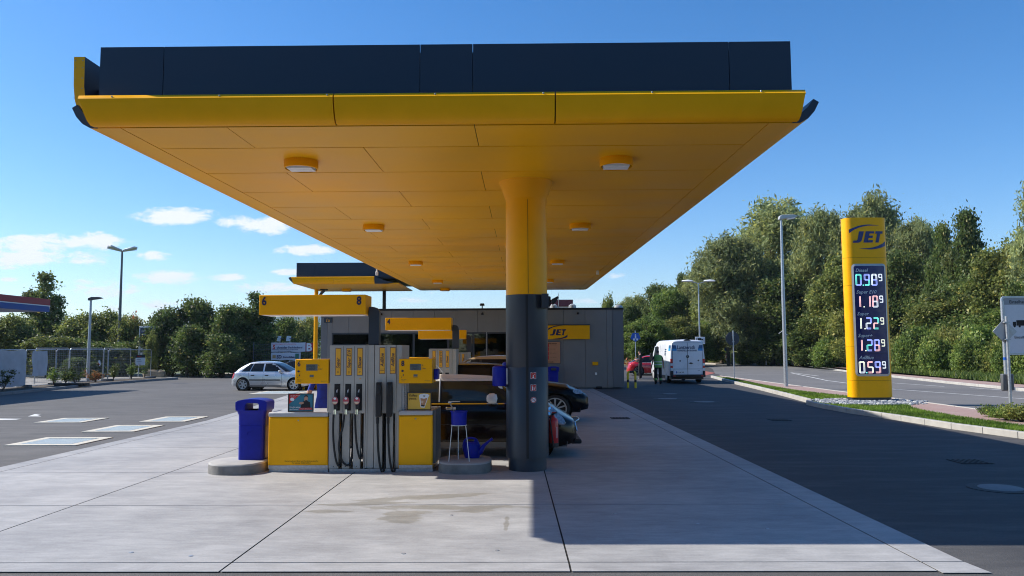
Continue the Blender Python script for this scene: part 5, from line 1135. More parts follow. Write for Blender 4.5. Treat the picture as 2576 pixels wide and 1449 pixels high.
for wy_ in (1.0,4.4):
    for s in (-1,1):
        m=MB(); m.lathe([(.0,-.1),(.30,-.11),(.34,-.08),(.345,0),(.34,.08),(.30,.11),(0,.1)],(VX+s*.86,VY+wy_,.345),24,ax='x',capb=False,capt=False); wh=m.build('wheel',M['rubber'],t)
        m=MB(); m.lathe([(.2,0),(.19,s*.02),(.05,s*.03),(0,s*.03)],(VX+s*.965,VY+wy_,.345),20,ax='x',capb=False,capt=False); m.build('rim',M['lgray'],wh)
m=MB(); m.box(VX-.9,VX+.9,VY+.1,VY+5.2,.22,.45); m.build('underbody',M['black'],t,smooth=0)
for s in (-1,1):
    m=MB(); m.box(VX+s*1.15-.09,VX+s*1.15+.09,VY+4.0,VY+4.12,1.25,1.65); m.box(min(VX+s*.95,VX+s*1.1),max(VX+s*.95,VX+s*1.1),VY+4.02,VY+4.08,1.35,1.45); m.build('mirror',M['black'],t,bevel=.03)
    m=MB(); m.poly([(VX+s*.975,VY+yy,z) for yy,z in ((3.0,1.45),(4.2,1.45),(4.0,1.7),(3.75,2.05),(3.0,2.08))]); m.build('cab_window',M['glassd'],t,smooth=0)
    m=MB(); m.use(M['seam'])
    for yy in (1.1,2.5,2.95): m.grid([[(VX+s*(interp([(.5,.975),(1.15,.997),(1.6,.973),(2.1,.918)],z)+.004),VY+q,z) for q in (yy,yy+.015)] for z in (.55,1.15,1.6,2.1)])
    m.use(MATS['van_lettering'])
    for i,z in enumerate((1.85,1.75,1.65,1.55)): m.poly([(VX+s*(interp([(1.6,.973),(2.1,.918)],z)+.006),VY+yy,zz_) for yy,zz_ in ((.95,z),(1.35,z),(1.35,z+.06),(.95,z+.06))])
    m.build('side_markings',None,t,smooth=0,recalc=False)
t.rotation_euler=(0,0,R(2.5))
# ================================================================ PEOPLE
def person(label,joints,rad,edges,cols,loc,rz=0,cat='person',vest=None,pelvis=0,scl=1):
    me=bpy.data.meshes.new('person'); me.from_pydata([Vector(j)*scl for j in joints],edges,[]); o=bpy.data.objects.new('person_tmp',me); COL.objects.link(o)
    md=o.modifiers.new('skin','SKIN'); md.use_smooth_shade=True
    sv=me.skin_vertices[0].data if me.skin_vertices else None
    if sv is None:
        bm=bmesh.new(); bm.from_mesh(me); bm.verts.layers.skin.verify(); bm.to_mesh(me); bm.free(); sv=me.skin_vertices[0].data
    for i,r in enumerate(rad): sv[i].radius=(r[0]*scl,r[1]*scl) if isinstance(r,tuple) else (r*scl,r*scl); sv[i].use_root=(i==pelvis)
    sb=o.modifiers.new('sub','SUBSURF'); sb.levels=2; sb.render_levels=2
    bpy.context.view_layer.update(); dg=bpy.context.evaluated_depsgraph_get(); nm_=bpy.data.meshes.new_from_object(o.evaluated_get(dg)); bpy.data.objects.remove(o)
    nm_.materials.clear()
    for mm in cols[0]: nm_.materials.append(mm)
    for p in nm_.polygons: p.material_index=cols[1](p.center/scl); p.use_smooth=True
    nm_.name='person'; ob=bpy.data.objects.new('person',nm_); COL.objects.link(ob); ob.location=loc; ob.rotation_euler=(0,0,rz); tag(ob,label,cat); OFF[ob.name]=Vector()
    return ob
def stdbody(arms):
    "standing figure facing +y; arms: ((elbow,wrist,hand) left, right)"
    J=[(0,0,.96),(0,.0,1.12),(0,-.01,1.30),(0,-.01,1.43),(0,.0,1.50),(0,.015,1.57),(0,.02,1.66),(0,.01,1.73)]
    Rr_=[(.16,.12),(.145,.105),(.17,.115),(.13,.09),.055,.075,(.085,.095),.065]
    E_=[(i,i+1) for i in range(7)]
    for s,(e_,w_,h_) in zip((-1,1),arms):
        n=len(J); J+=[(s*.19,-.01,1.40),e_,w_,h_]; Rr_+=[.062,.045,.032,.036]; E_+=[(3,n),(n,n+1),(n+1,n+2),(n+2,n+3)]
        k=n+3; d=(Vector(h_)-Vector(w_)).normalized()
        for q in range(5):
            off=Vector((0,(q-1.5)*.02,0)) if q<4 else Vector((0,.035,.02)); n2=len(J); J+= [tuple(Vector(h_)+d*(.05 if q<4 else .01)+off),tuple(Vector(h_)+d*((.085,.095,.09,.075)[q] if q<4 else .045)+off*1.1)]
            Rr_+=[.011,.009]; E_+=[(k,n2),(n2,n2+1)]
    for s in (-1,1):
        n=len(J); J+=[(s*.10,.0,.88),(s*.115,.02,.50),(s*.12,-.02,.10),(s*.13,.12,.045)]; Rr_+=[.105,.085,.07,(.045,.038)]; E_+=[(0,n),(n,n+1),(n+1,n+2),(n+2,n+3)]
    return J,Rr_,E_
shoe=mat('dark_shoes',(.02,.018,.017),.6,noise=.2); blk=mat('black_cloth',(.010,.010,.013),.85,noise=.3,nscale=9); hiv=mat('hi_vis_fabric',(.20,.40,.09),.6,noise=.1,nscale=12); refl=mat('reflective_tape',(.62,.66,.62),.3,metal=.2)
workb=mat('blue_workwear',(.012,.035,.33),.7,noise=.35,nscale=7,bump=.6,bscale=9)
J,Rr_,E2=stdbody((((-.27,-.03,1.13),(-.30,.12,.92),(-.30,.16,.86)),((.27,-.03,1.13),(.29,.10,.92),(.29,.14,.86))))
def c1(p):
    if p.z>1.60: return 1 if (p.z>1.67 or p.y<-.02) else 0
    if p.z>1.47: return 0
    if abs(p.x)>.22 and p.z<1.25: return 0
    if p.z<.09: return 3
    if .22<p.z<.33: return 5
    return 2
hp=person('person in a green high visibility vest standing beside the white van',J,Rr_,E2,((M['skin'],M['hair'],blk,shoe,hiv,hiv),c1),(G(1656,967)[0],G(1656,967)[1],-.012),0,scl=1.08)
m=MB(); 
rr=[]
for z,a_,b_ in ((.86,.215,.15),(1.0,.205,.145),(1.15,.195,.14),(1.32,.215,.15),(1.42,.20,.14),(1.49,.12,.10)): rr.append([(a_*math.cos(q),b_*math.sin(q)-.01,z) for q in np.linspace(0,6.2832,20,endpoint=False)])
m.use(hiv); m.grid(rr,closed=True); m.use(refl)
for z in (.98,1.12): m.grid([[(.213*math.cos(q),.152*math.sin(q)-.01,z+dz) for q in np.linspace(0,6.2832,20,endpoint=False)] for dz in (0,.045)],closed=True)
OFFv=m.build('safety_vest',None,hp,smooth=60); OFFv.scale=(1.08,)*3
J,Rr_,E2=stdbody((((-.25,-.06,1.14),(-.16,.20,1.16),(-.10,.26,1.18)),((.25,-.03,1.13),(.20,.16,1.05),(.12,.24,1.06))))
def c2_(p):
    if p.z>1.60: return 1 if (p.z>1.66 or p.y<.03) else 0
    if p.z>1.48: return 0
    if p.y>.12 and p.z>.9 and p.z<1.3: return 0
    if p.z<.09: return 3
    return 2
gx,gy=G(1611,954); pp=person('person in black clothes with dark hair standing before the red car',J,Rr_,E2,((M['skin'],M['hair'],blk,mat('pale_shoes',(.4,.4,.42),.6)),c2_),(gx,gy,-.012),R(70),scl=1.06)
# man in blue workwear behind the dispenser
J,Rr_,E2=stdbody((((-.29,-.03,1.12),(-.31,.03,.86),(-.31,.05,.79)),((.27,-.03,1.13),(.29,.10,.92),(.29,.14,.86))))
def c3(p):
    if p.z>1.60: return 1 if (p.z>1.67 or p.y<-.02) else 0
    if p.z>1.47: return 0
    if abs(p.x)>.215 and p.z<1.20: return 0
    if p.z<.09: return 3
    return 2
person('person in blue clothes seen from behind at the left display',J,Rr_,E2,((M['skin'],M['hair'],workb,shoe),c3),(at(818,1000,13.9)[0],13.9,0),R(8),scl=1.0)
# crouching person at the air pump, almost hidden by the left display
J=[(0,0,.38),(0,.10,.55),(0,.20,.72),(0,.26,.80),(0,.30,.86),(0,.33,.93),(0,.33,1.0)]; Rr_=[(.17,.14),(.15,.12),(.16,.12),(.09,.08),.055,.08,(.08,.09)]; E2=[(i,i+1) for i in range(6)]
for s in (-1,1):
    n=len(J); J+=[(s*.17,.22,.74),(s*.24,.42,.62),(s*.18,.62,.55)]; Rr_+=[.055,.042,.035]; E2+=[(2,n),(n,n+1),(n+1,n+2)]
    n=len(J); J+=[(s*.13,.12,.36),(s*.19,.48,.50),(s*.17,.30,.12),(s*.17,.50,.045)]; Rr_+=[.09,.065,.045,(.045,.035)]; E2+=[(0,n),(n,n+1),(n+1,n+2),(n+2,n+3)]
sand=mat('brown_sandal',(.16,.07,.03),.6,noise=.3)
gx,gy=G(772,979); person('person crouching at the air hose, only a brown sandal showing below the left display',J,Rr_,E2,((M['skin'],M['hair'],mat('grey_cloth',(.12,.12,.13),.8),sand),lambda p: 3 if p.z<.05 else (1 if p.z>.98 else (0 if p.z>.84 or p.z<.2 else 2))),(gx-.1,gy+.3,-.012),R(90))
# ================================================================ PRICE TOTEM
TX0,TX1,TY=11.24,12.62,26.4
t=thing('price_totem','tall yellow price totem with blue display and oval logo beside the road','price sign',(11.8,26.6,0))
def tsec(k=0):
    "convex lens cross-section, front towards -y"
    w=TX1-TX0; P=[]
    for s in (0,.03,.07,.12,.2,.35,.5,.65,.8,.88,.93,.97,1):
        x=TX0+w*s; P.append((x,TY+.12*abs(2*s-1)**7))
    P=[(TX0+.02,TY+.48),(TX0-.03,TY+.38),(TX0-.02,TY+.24)]+P+[(TX1+.02,TY+.24),(TX1+.03,TY+.38),(TX1-.02,TY+.48),(11.93,TY+.55)]
    return P
def tf(x):
    s=(x-TX0)/(TX1-TX0); return TY+.12*abs(2*s-1)**7
P=tsec(); zz=[.22,1.02-.22,4.05,5.03-.02,6.40]
for a,b in zip([.24,.82,1.98-.0,4.06,5.02],[.812,1.972,4.052,5.012,6.40]):
    m=MB(); m.prism(P,'z',a,b); m.build('body_segment',M['yellow'],t,smooth=40)
m=MB(); m.prism([(x*.985+.18,y+.05) for x,y in P],'z',.10,.24); m.build('base',M['anth'],t,smooth=40)
m=MB(); Q=[(x,y+.02) for x,y in P]; m.prism([(11.93+(x-11.93)*.985,TY+.35+(y-TY-.35)*.95) for x,y in P],'z',.24,6.385); m.build('core',M['seam'],t,smooth=40)
sx0,sx1,sz0,sz1=11.42,12.47,1.03,4.72
def curved(m,x0,x1,z0,z1,off,n=10):
    m.grid([[(x,tf(x)-off,z) for x in np.linspace(x0,x1,n)] for z in (z0,z1)])
m=MB(); n=24
fr_in=rrect(sx0,sx1,sz0,sz1,.06,5); fr_out=rrect(sx0-.06,sx1+.06,sz0-.075,sz1+.075,.12,5); L_=len(fr_in)
m.add([(x,tf(x)-.012,z) for x,z in fr_out]+[(x,tf(x)-.03,z) for x,z in fr_in],[(i,(i+1)%L_,L_+(i+1)%L_,L_+i) for i in range(L_)]); m.build('display_frame',M['lgray'],t,smooth=0)
m=MB(); curved(m,sx0,sx1,sz0,sz1,.022); sc=m.build('display',mat('display_blue',(.008,.009,.11),.2,noise=.05,spec=.5),t,smooth=60)
m=MB(); 
for z in (3.96,1.72): curved(m,sx0,sx1,z,z+.006,.024)
m.build('display_joint',M['seam'],sc,smooth=0)
SEG={'0':'abcdef','1':'bc','2':'abged','5':'afgcd','8':'abcdefg','9':'abcdfg'}
COLS=dict(w=(.85,.9,.95),c=(.18,.85,.72),b=(.35,.42,1.),p=(1.,.55,.55),y=(.88,.9,.72))
LED={k:mat('led_'+n_,v,.4,emit=v,estr=1.15) for (k,v),n_ in zip(COLS.items(),('white','cyan','blue','pink','cream'))}
def digit(m,ch,x,z,w_,h_,cols):
    t_=w_*.24; 
    S=dict(a=(x+t_*.5,x+w_-t_*.5,z+h_-t_,z+h_),d=(x+t_*.5,x+w_-t_*.5,z,z+t_),g=(x+t_*.6,x+w_-t_*.6,z+h_/2-t_*.45,z+h_/2+t_*.45),
      f=(x,x+t_,z+h_/2,z+h_-t_*.4),b=(x+w_-t_,x+w_,z+h_/2,z+h_-t_*.4),e=(x,x+t_,z+t_*.4,z+h_/2),c=(x+w_-t_,x+w_,z+t_*.4,z+h_/2))
    for i,k_ in enumerate(SEG[ch]):
        a,b,c,d=S[k_]; m.use(LED[cols[(i//2)%len(cols)]]); q=t_*.30
        if b-a>d-c: R2=((a,b,c,c+q),(a,b,d-q,d))
        else: R2=((a,a+q,c,d),(b-q,b,c,d))
        for (e1,e2,e3,e4) in R2: m.poly([(u,tf(u)-.027,v) for u,v in ((e1,e3),(e2,e3),(e2,e4),(e1,e4))])
rows_=[('Diesel','0.98','cb','bc','wb','w'),('Super E10','1.18','pw','py','pw','w'),('Super','1.22','yc','bw','cp','y'),('Super+','1.28','py','bc','bp','y'),('AdBlue','0.59','yw','py','bp','w')]
for i,(lab,pr,ca,cb_,cc,cd) in enumerate(rows_):
    zt_=4.66-.745*i
    x=sx0+.06+.0*i; m=MB(); m.text(lab,(x,tf(x)-.03,zt_-.145),.165,shear=.28,bold=.012); m.v=[(p[0],tf(p[0])-.027,p[2]) for p in m.v]; m.build('lettering',mat('silver_lettering',(.6,.61,.66),.4),sc,smooth=0,recalc=False)
    z=zt_-.62; m=MB(); h_=.40; w_=.20
    digit(m,pr[0],sx0+.05 if pr[0]!='1' else sx0+.0,z,w_ ,h_,ca); m.use(LED['c' if i in(0,4) else 'y']); u=sx0+.285; m.poly([(u,tf(u)-.027,z),(u+.035,tf(u)-.027,z),(u+.035,tf(u)-.027,z+.035),(u,tf(u)-.027,z+.035)])
    digit(m,pr[2],sx0+.335,z,w_,h_,cb_); digit(m,pr[3],sx0+.585,z,w_,h_,cc); digit(m,'9',sx0+.83,z+.155,.13,.245,cd)
    m.build('price_digits',None,sc,smooth=0,recalc=False)
m=MB(); jetlogo(m,11.95,5.72,1.24,lambda x,z:(x,tf(min(max(x,TX0),TX1))-.012,z)); m.build('logo',mat('totem_navy',(.012,.02,.12),.35),t,smooth=0,recalc=False)
# gravel bed around the totem
def rock(m,x,y,z,s):
    n=8; ph=random.random()*6; rows=[]
    f_=[random.uniform(.7,1.2) for _ in range(n)]
    for k,(zz_,rr_) in enumerate(((0,.85),(.45,1),(.85,.6))):
        rows.append([(x+s*rr_*f_[i]*math.cos(ph+6.2832*i/n)*random.uniform(.9,1.1),y+s*rr_*f_[(i+k)%n]*math.sin(ph+6.2832*i/n)*.9,z+s*zz_*.9*random.uniform(.8,1.1)) for i in range(n)])
    m.grid(rows,closed=True); m.poly(rows[-1])
m=MB(); random.seed(5); GR=[mat('gravel_%s'%a,c,.8,noise=.2,nscale=20) for a,c in (('pale',(.42,.43,.43)),('grey',(.24,.25,.27)),('blue',(.17,.19,.22)))]
cnt=0
while cnt<620:
    x=random.uniform(9.9,13.4); y=random.uniform(24.6,27.6)
    if ((x-11.5)/1.9)**2+((y-26.0)/1.5)**2>1 or x<9.85+.1: continue
    if TX0-.1<x<TX1+.1 and TY+.05<y<TY+.7: continue
    m.use(random.choice(GR)); rock(m,x,y,.10,random.uniform(.035,.10)); cnt+=1
tag(m.build('gravel',None,None,smooth=0,loc=(11.6,26,.1)),'loose grey and pale gravel stones round the foot of the price totem','gravel',kind='stuff')
# ================================================================ LAMPS
def tall_lamp():
    t=thing('street_lamp','tall galvanised street lamp between the lawn and the shop, right of the van','street lamp',(12.6,37.0,.1))
    m=MB(); m.tube([(12.6,37,.08),(12.6,37,4.2),(12.62,37,8.2)],[.10,.085,.05],14); m.build('pole',M['galv'],t)
    m=MB(); m.tube([(12.55,37,8.2),(12.7,37,8.25)],.06); z=8.22
    m.prism([(12.50,z-.10),(12.52,z+.06),(12.62,z+.13),(13.2,z+.14),(13.38,z+.08),(13.36,z+.02),(12.9,z-.04),(12.56,z-.10)],'y',36.86,37.14); m.build('lamp_head',M['lgray'],t,bevel=.03)
    m=MB(); m.prism([(12.85,z-.035),(13.3,z+.015),(13.25,z-.05),(12.95,z-.09)],'y',36.88,37.12); m.build('lamp_glass',M['lamp'],t,bevel=.02)
    m=MB(); m.tube([(12.55,36.93,2.6),(12.48,36.9,2.75),(12.3,36.9,2.62)],.012); m.tube([(12.6,36.9,2.62),(12.72,36.9,2.55)],.01); m.build('cable_ties',M['white'],t)
tall_lamp()
x,y=-26.6,47.2
t=thing('street_lamp','slim grey street lamp with flat dark head behind the left kerb','street lamp',(x,y,0))
m=MB(); m.tube([(x,y,-.05),(x,y,2.5),(x,y,5.15)],[.11,.09,.06],12); m.build('pole',M['galv'],t)
m=MB(); m.prism([(x-.12,5.05),(x-.10,5.22),(x+.1,5.28),(x+.55,5.27),(x+.72,5.20),(x+.5,5.15),(x+.1,5.10)],'y',y-.16,y+.16); m.build('lamp_head',M['anth'],t,bevel=.02)
x,y=-32.0,61.0
t=thing('street_lamp','very tall four headed floodlight mast at the left among the trees','street lamp',(x,y,0))
m=MB(); m.tube([(x,y,-.05),(x,y,5),(x,y,9.95)],[.15,.11,.07],12); m.build('pole',M['dgray'],t)
for dx,dy in ((-.95,.1),(-.35,-.75),(.35,.75),(.95,-.1)):
    m=MB(); d=Vector((dx,dy,0)).normalized(); s_=Vector((-d.y,d.x,0)); 
    A=[Vector((x,y,9.9))+d*a+s_*b+Vector((0,0,c)) for a,b,c in ((.12,-.15,.0),(.12,.15,.0),(1.15,.24,.24),(1.15,-.24,.24))]; B=[p+Vector((0,0,.15)) for p in A]
    m.add(A+B,[(0,1,2,3),(4,5,6,7),(0,1,5,4),(1,2,6,5),(2,3,7,6),(3,0,4,7)]); m.build('lamp_head',M['lgray'],t,bevel=.02)
x,y=16.19,70
t=thing('street_lamp','thin distant lamp with two white round heads behind the van','street lamp',(x,y,0))
m=MB(); m.tube([(x,y,0),(x,y,7.9)],[.09,.06],10); m.tube([(x-.75,y,8.05),(x,y,7.85),(x+.75,y,8.05)],.035); m.build('pole',M['galv'],t)
for s in (-1,1):
    m=MB(); m.lathe([(0,-.06),(.28,-.04),(.34,.03),(.25,.12),(0,.16)],(x+s*1.0,y,8.05),14,capb=False,capt=False); m.v=[(x+s*1.0+(p[0]-x-s*1.0)*1.7,p[1],p[2]) for p in m.v]; m.build('lamp_head',M['white'],t)
t=thing('truck_sign','white sign with a black lorry pictogram on the distant lamp pole','sign',(x,y,2)); m=MB(); m.box(x-.45,x+.45,y-.14,y-.10,2.35,3.0); m.build('panel',M['white'],t,bevel=.02)
m=MB(); m.box(x-.22,x+.10,y-.16,y-.145,2.70,2.88); m.box(x+.12,x+.24,y-.16,y-.145,2.70,2.82); m.box(x-.36,x-.33,y-.16,y-.145,2.45,2.9); m.box(x+.33,x+.36,y-.16,y-.145,2.45,2.9); m.box(x-.2,x+.2,y-.16,y-.145,2.48,2.56); m.build('lettering',M['seam'],t,smooth=0)
# ================================================================ ROAD SIGNS
x,y=12.73,46.4
t=thing('round_sign','round traffic sign seen from its dark back on a thin pole','sign',(x,y,.1)); m=MB(); m.tube([(x,y,.08),(x,y,3.0)],.035); m.build('pole',M['galv'],t)
m=MB(); m.lathe([(0,y+.05),(.40,y+.05),(.41,y+.06),(.41,y+.075),(0,y+.075)],(x-.02,0,2.52),28,ax='y',capb=False,capt=False); m.build('disc',M['anth'],t)
m=MB(); m.box(x-.06,x+.06,y-.04,y+.05,2.3,2.35); m.box(x-.06,x+.06,y-.04,y+.05,2.7,2.75); m.build('clamp',M['galv'],t,smooth=0)
x,y=9.78,66
t=thing('bike_path_sign','small blue pentagonal sign with white figures on a thin pole','sign',(x,y,0)); m=MB(); m.tube([(x,y,0),(x,y,3.5)],.04); m.build('pole',M['galv'],t)
m=MB(); m.prism([(x+.45*math.cos(R(90+72*i)),3.02+.42*math.sin(R(-90+72*i))) if 0 else (x+.45*math.sin(R(72*i)),2.95-.42*math.cos(R(72*i))) for i in range(5)],'y',y-.08,y-.05); m.build('panel',M['signb'],t,smooth=0)
m=MB(); m.lathe([(.05,y-.09),(.0,y-.092)],(x,0,3.14),10,ax='y'); m.box(x-.06,x+.06,y-.092,y-.085,2.88,3.08); m.box(x-.22,x+.22,y-.092,y-.085,2.78,2.82); m.lathe([(.08,y-.09),(.06,y-.091)],(x-.14,0,2.72),10,ax='y'); m.lathe([(.08,y-.09),(.06,y-.091)],(x+.14,0,2.72),10,ax='y'); m.build('pictogram',M['white'],t,smooth=0)
x,y=24.55,92
t=thing('keep_right_sign','blue round arrow sign above a red and white marker on the traffic island','sign',(x,y,.1)); m=MB(); m.tube([(x,y,.1),(x,y,1.9)],.04); m.build('pole',M['galv'],t)
m=MB(); m.lathe([(0,y-.08),(.42,y-.08),(.42,y-.05),(0,y-.05)],(x-.05,0,2.0),24,ax='y',capb=False,capt=False); m.build('disc',M['signb'],t)
m=MB(); m.poly([(x-.3,y-.085,2.2),(x-.22,y-.085,2.28),(x+.06,y-.085,2.0),(x-.02,y-.085,1.92)]); m.poly([(x-.12,y-.085,1.84),(x+.16,y-.085,1.84),(x+.16,y-.085,2.12)]); m.build('arrow',M['white'],t,smooth=0)
m=MB(); m.box(x-.25,x+.25,y-.09,y-.05,.55,1.45); m.build('marker_board',M['white'],t,smooth=0)
m=MB(); 
for q in (.60,.98,): m.poly([(x-.25,y-.095,q+.25),(x+.25,y-.095,q-.05),(x+.25,y-.095,q+.15),(x-.25,y-.095,q+.45)])
m.build('stripes',M['trafred'],t,smooth=0)
for (x,y),lb in (((27.5,87.0),'thin red and white post on the road island, left one'),((30.9,82.4),'thin red and white post by the far kerb, right one')):
    t=thing('delineator_post',lb,'post',(x,y,.1)); m=MB(); m.cyl((x,y,.1),(x,y,1.65),.075,n=10); m.build('post',M['white'],t)
    m=MB()
    for z in (1.15,1.42): m.cyl((x,y,z),(x,y,z+.16),.08,n=10)
    m.build('red_bands',M['trafred'],t)
# traffic island
m=MB(); Ps=[G(*a) for a in ((1755,915),(1800,917),(1833,915),(1833,910),(1790,905),(1757,906))]; m.prism(Ps,'z',-.01,.13); struct('traffic_island',m,BEIGE,smooth=0)
m=MB(); cx_,cy_=G(1812,914); 
for _ in range(90): a=random.uniform(0,6.28); r_=random.random()**.7; rock(m,cx_+1.6*r_*math.cos(a),cy_+3*r_*math.sin(a),.12+.5*(1-r_),random.uniform(.1,.3)) if 0 else (m.use(random.choice(GR)), rock(m,cx_+1.6*r_*math.cos(a),cy_+3*r_*math.sin(a),.12+.5*(1-r_),random.uniform(.12,.3)))
tag(m.build('gravel_heap',None,None,smooth=0,loc=(cx_,cy_,.1)),'low heap of pale rubble on the traffic island','heap',kind='stuff')
# mound of earth by the hedge
m=MB(); cx_,cy_=31.5,92; 
for _ in range(60): a=random.uniform(0,6.28); r_=random.random()**.7; m.use(mat('earth',(.22,.15,.08),.9,noise=.3,nscale=5)); rock(m,cx_+2.2*r_*math.cos(a),cy_+2*r_*math.sin(a),.1+.9*(1-r_),random.uniform(.2,.5))
tag(m.build('earth_heap',None,None,smooth=0,loc=(cx_,cy_,.1)),'brown heap of earth at the edge of the trees','heap',kind='stuff')
# direction sign at the right edge
y=34.0; bx0=at(2520,800,y)[0]; z1=at(2520,745,y)[1]; z0=at(2520,893,y)[1]; bx1=bx0+3.6
t=thing('direction_sign','large white and grey direction board with rounded frame at the right edge','sign',(bx0+1.8,y,.1))
m=MB(); o_=rrect(bx0,bx1,z0,z1,.16,5); i_=rrect(bx0+.08,bx1-.08,z0+.08,z1-.08,.10,5); m.framep(o_,i_,y-.04,y+.04); m.build('frame',M['galv'],t)
m=MB(); m.prism(i_,'y',y-.01,y+.01); m.build('panel',mat('sign_white',(.55,.57,.60),.5,noise=.03),t,smooth=0)
m=MB(); m.box(bx0+.085,bx1-.085,y-.016,y-.011,z1-.38,z1-.09); m.build('header_band',mat('sign_grey',(.26,.28,.30),.5),t,smooth=0)
m=MB(); m.text('Einzelhandelszentrum',(bx0+.36,y-.018,z1-.32),.19,bold=.012); m.text('Industriegebiet',(bx0+1.28,y-.018,z1-.86),.17,bold=.015); m.text('Einzelhandel',(bx0+1.30,y-.018,z1-1.22),.165); m.text('Medien-Center',(bx0+1.30,y-.018,z1-1.48),.165); m.text('Einzelhandels-',(bx0+.50,y-.018,z1-1.86),.165); m.text('Center',(bx0+.98,y-.018,z1-2.10),.165)
m.box(bx0+.62,bx0+1.08,y-.018,y-.015,z1-1.30,z1-1.06); m.box(bx0+.46,bx0+.60,y-.018,y-.015,z1-1.30,z1-1.13)
for q in (.53,.75,1.0): m.lathe([(.05,y-.018),(.04,y-.02)],(bx0+q,0,z1-1.33),10,ax='y')
m.build('lettering',M['seam'],t,smooth=0,recalc=False)
m=MB(); m.box(bx0+1.18,bx0+1.62,y-.019,y-.012,z0+.14,z0+.56); m.build('parking_square',M['signb'],t,smooth=0); m=MB(); m.text('P',(bx0+1.28,y-.021,z0+.19),.40,bold=.03); m.build('parking_letter',M['white'],t,smooth=0,recalc=False)
for x in (bx0+.05,bx1-.3): 
    m=MB(); m.cyl((x,y,.05),(x,y,z1-.2),.075,n=14); m.build('pole',M['galv'],t)
m=MB(); m.cyl((bx0+.05,y,z0-.22),(bx0+.05,y,z0-.1),.079,n=14); m.build('blue_band',M['signb'],t)
# diamond sign seen from behind
x,y=12.70,20.3
t=thing('diamond_sign','grey diamond sign seen from behind on a leaning pole at the right edge','sign',(x,y,.1)); m=MB(); m.tube([(x,y,.05),(x+.02,y,2.72)],.038,10); m.build('pole',M['galv'],t)
m=MB(); m.prism([(x-.33,2.33),(x-.02,2.66),(x+.30,2.33),(x-.02,2.0)],'y',y+.045,y+.06); m.build('panel',M['lgray'],t,bevel=.01)
m=MB(); m.poly([(x+.02,y+.04,2.52),(x+.1,y+.04,2.42),(x+.2,y+.04,2.42),(x+.3,y+.04,2.32),(x+.2,y+.04,2.22),(x+.15,y+.04,2.3)]); m.build('arrow_mark',M['galv'],t,smooth=0)  # part of an arrow shape on the panel, in galvanised grey
m=MB(); 
for z in (2.1,2.55): m.box(x-.06,x+.08,y-.045,y+.05,z,z+.03)
m.build('clamp',M['galv'],t,smooth=0)
t=thing('control_box','small dark grey box clamped to the leaning pole at the right edge','box',(x,y,.8)); m=MB(); m.box(x-.14,x+.16,y+.04,y+.16,.78,1.22); m.build('housing',M['dgray'],t,bevel=.03)
# bollard hoops
def hoop(x0,x1,y,label):
    t=thing('guard_hoop',label,'guard rail',((x0+x1)/2,y,0),'yellow and black guard hoops')
    m=MB(); h_=.80; r_=.09
    P=[(x0,y,0),(x0,y,h_-r_)]+[(x0+r_-r_*math.cos(a),y,h_-r_+r_*math.sin(a)) for a in (.5,1.0,1.57)]+[(x1-r_+r_*math.cos(a),y,h_-r_+r_*math.sin(a)) for a in (1.57,1.0,.5)]+[(x1,y,h_-r_),(x1,y,0)]
    m.tube(P,.055,12); m.build('hoop',mat('guard_yellow',(.72,.55,.03),.45,noise=.1),t)
    m=MB()
    for x in (x0,x1): m.cyl((x,y,.28),(x,y,.42),.058,n=12)
    m.cyl(((x0+x1)/2-.1,y,h_),((x0+x1)/2+.1,y,h_),.058,n=12); m.build('black_band',M['black'],t)
hoop(5.25,5.62,38.15,'yellow and black guard hoop at the right corner of the shop')
hoop(-10.62,-10.25,37.7,'yellow and black guard hoop at the left corner of the shop')
# air hose unit behind display
m=MB(); 
m.tube([(-10.2+.14*math.cos(a),37.5,.55+.22*math.sin(a)) for a in np.linspace(0,6.2832,17)],.025,6,caps=False); m.box(-10.3,-10.1,37.45,37.55,.70,.85); tag(m.build('air_hose',M['rubber'],None,loc=(-10.2,37.5,.5)),'black coiled air hose hanging by the yellow post','hose')
# ================================================================ LEFT SIDE: competing canopy, fences, boards
t=thing('canopy','red white and blue canopy edge of a neighbouring station at the left border','canopy',(-26,33,0))
m=MB(); ex_=-24.1; m.box(-34,ex_-.02,20,39,4.0,4.55); m.build('deck',mat('grey_soffit',(.35,.35,.35),.6,noise=.05),t,smooth=0)
m=MB(); m.box(-34,ex_+.01,19.9,39.03,4.26,4.58); m.build('red_band',mat('canopy_red',(.33,.025,.03),.5,noise=.1,nscale=2),t,smooth=0)
m=MB(); m.box(-34,ex_+.015,19.88,39.05,4.215,4.258); m.build('white_band',M['white'],t,smooth=0)
m=MB(); m.box(-34,ex_+.0,19.9,39.02,3.93,4.213); m.build('blue_band',mat('canopy_blue',(.012,.07,.28),.5,noise=.1,nscale=2),t,smooth=0)
m=MB(); m.cyl((-29,30,0),(-29,30,4),.25); m.build('column',M['lgray'],t)
m=MB(); 
for y in (31.5,33.5): m.box(-24.9,-24.5,y-.2,y+.2,3.8,3.93)
m.build('spotlight',M['black'],t,bevel=.03)
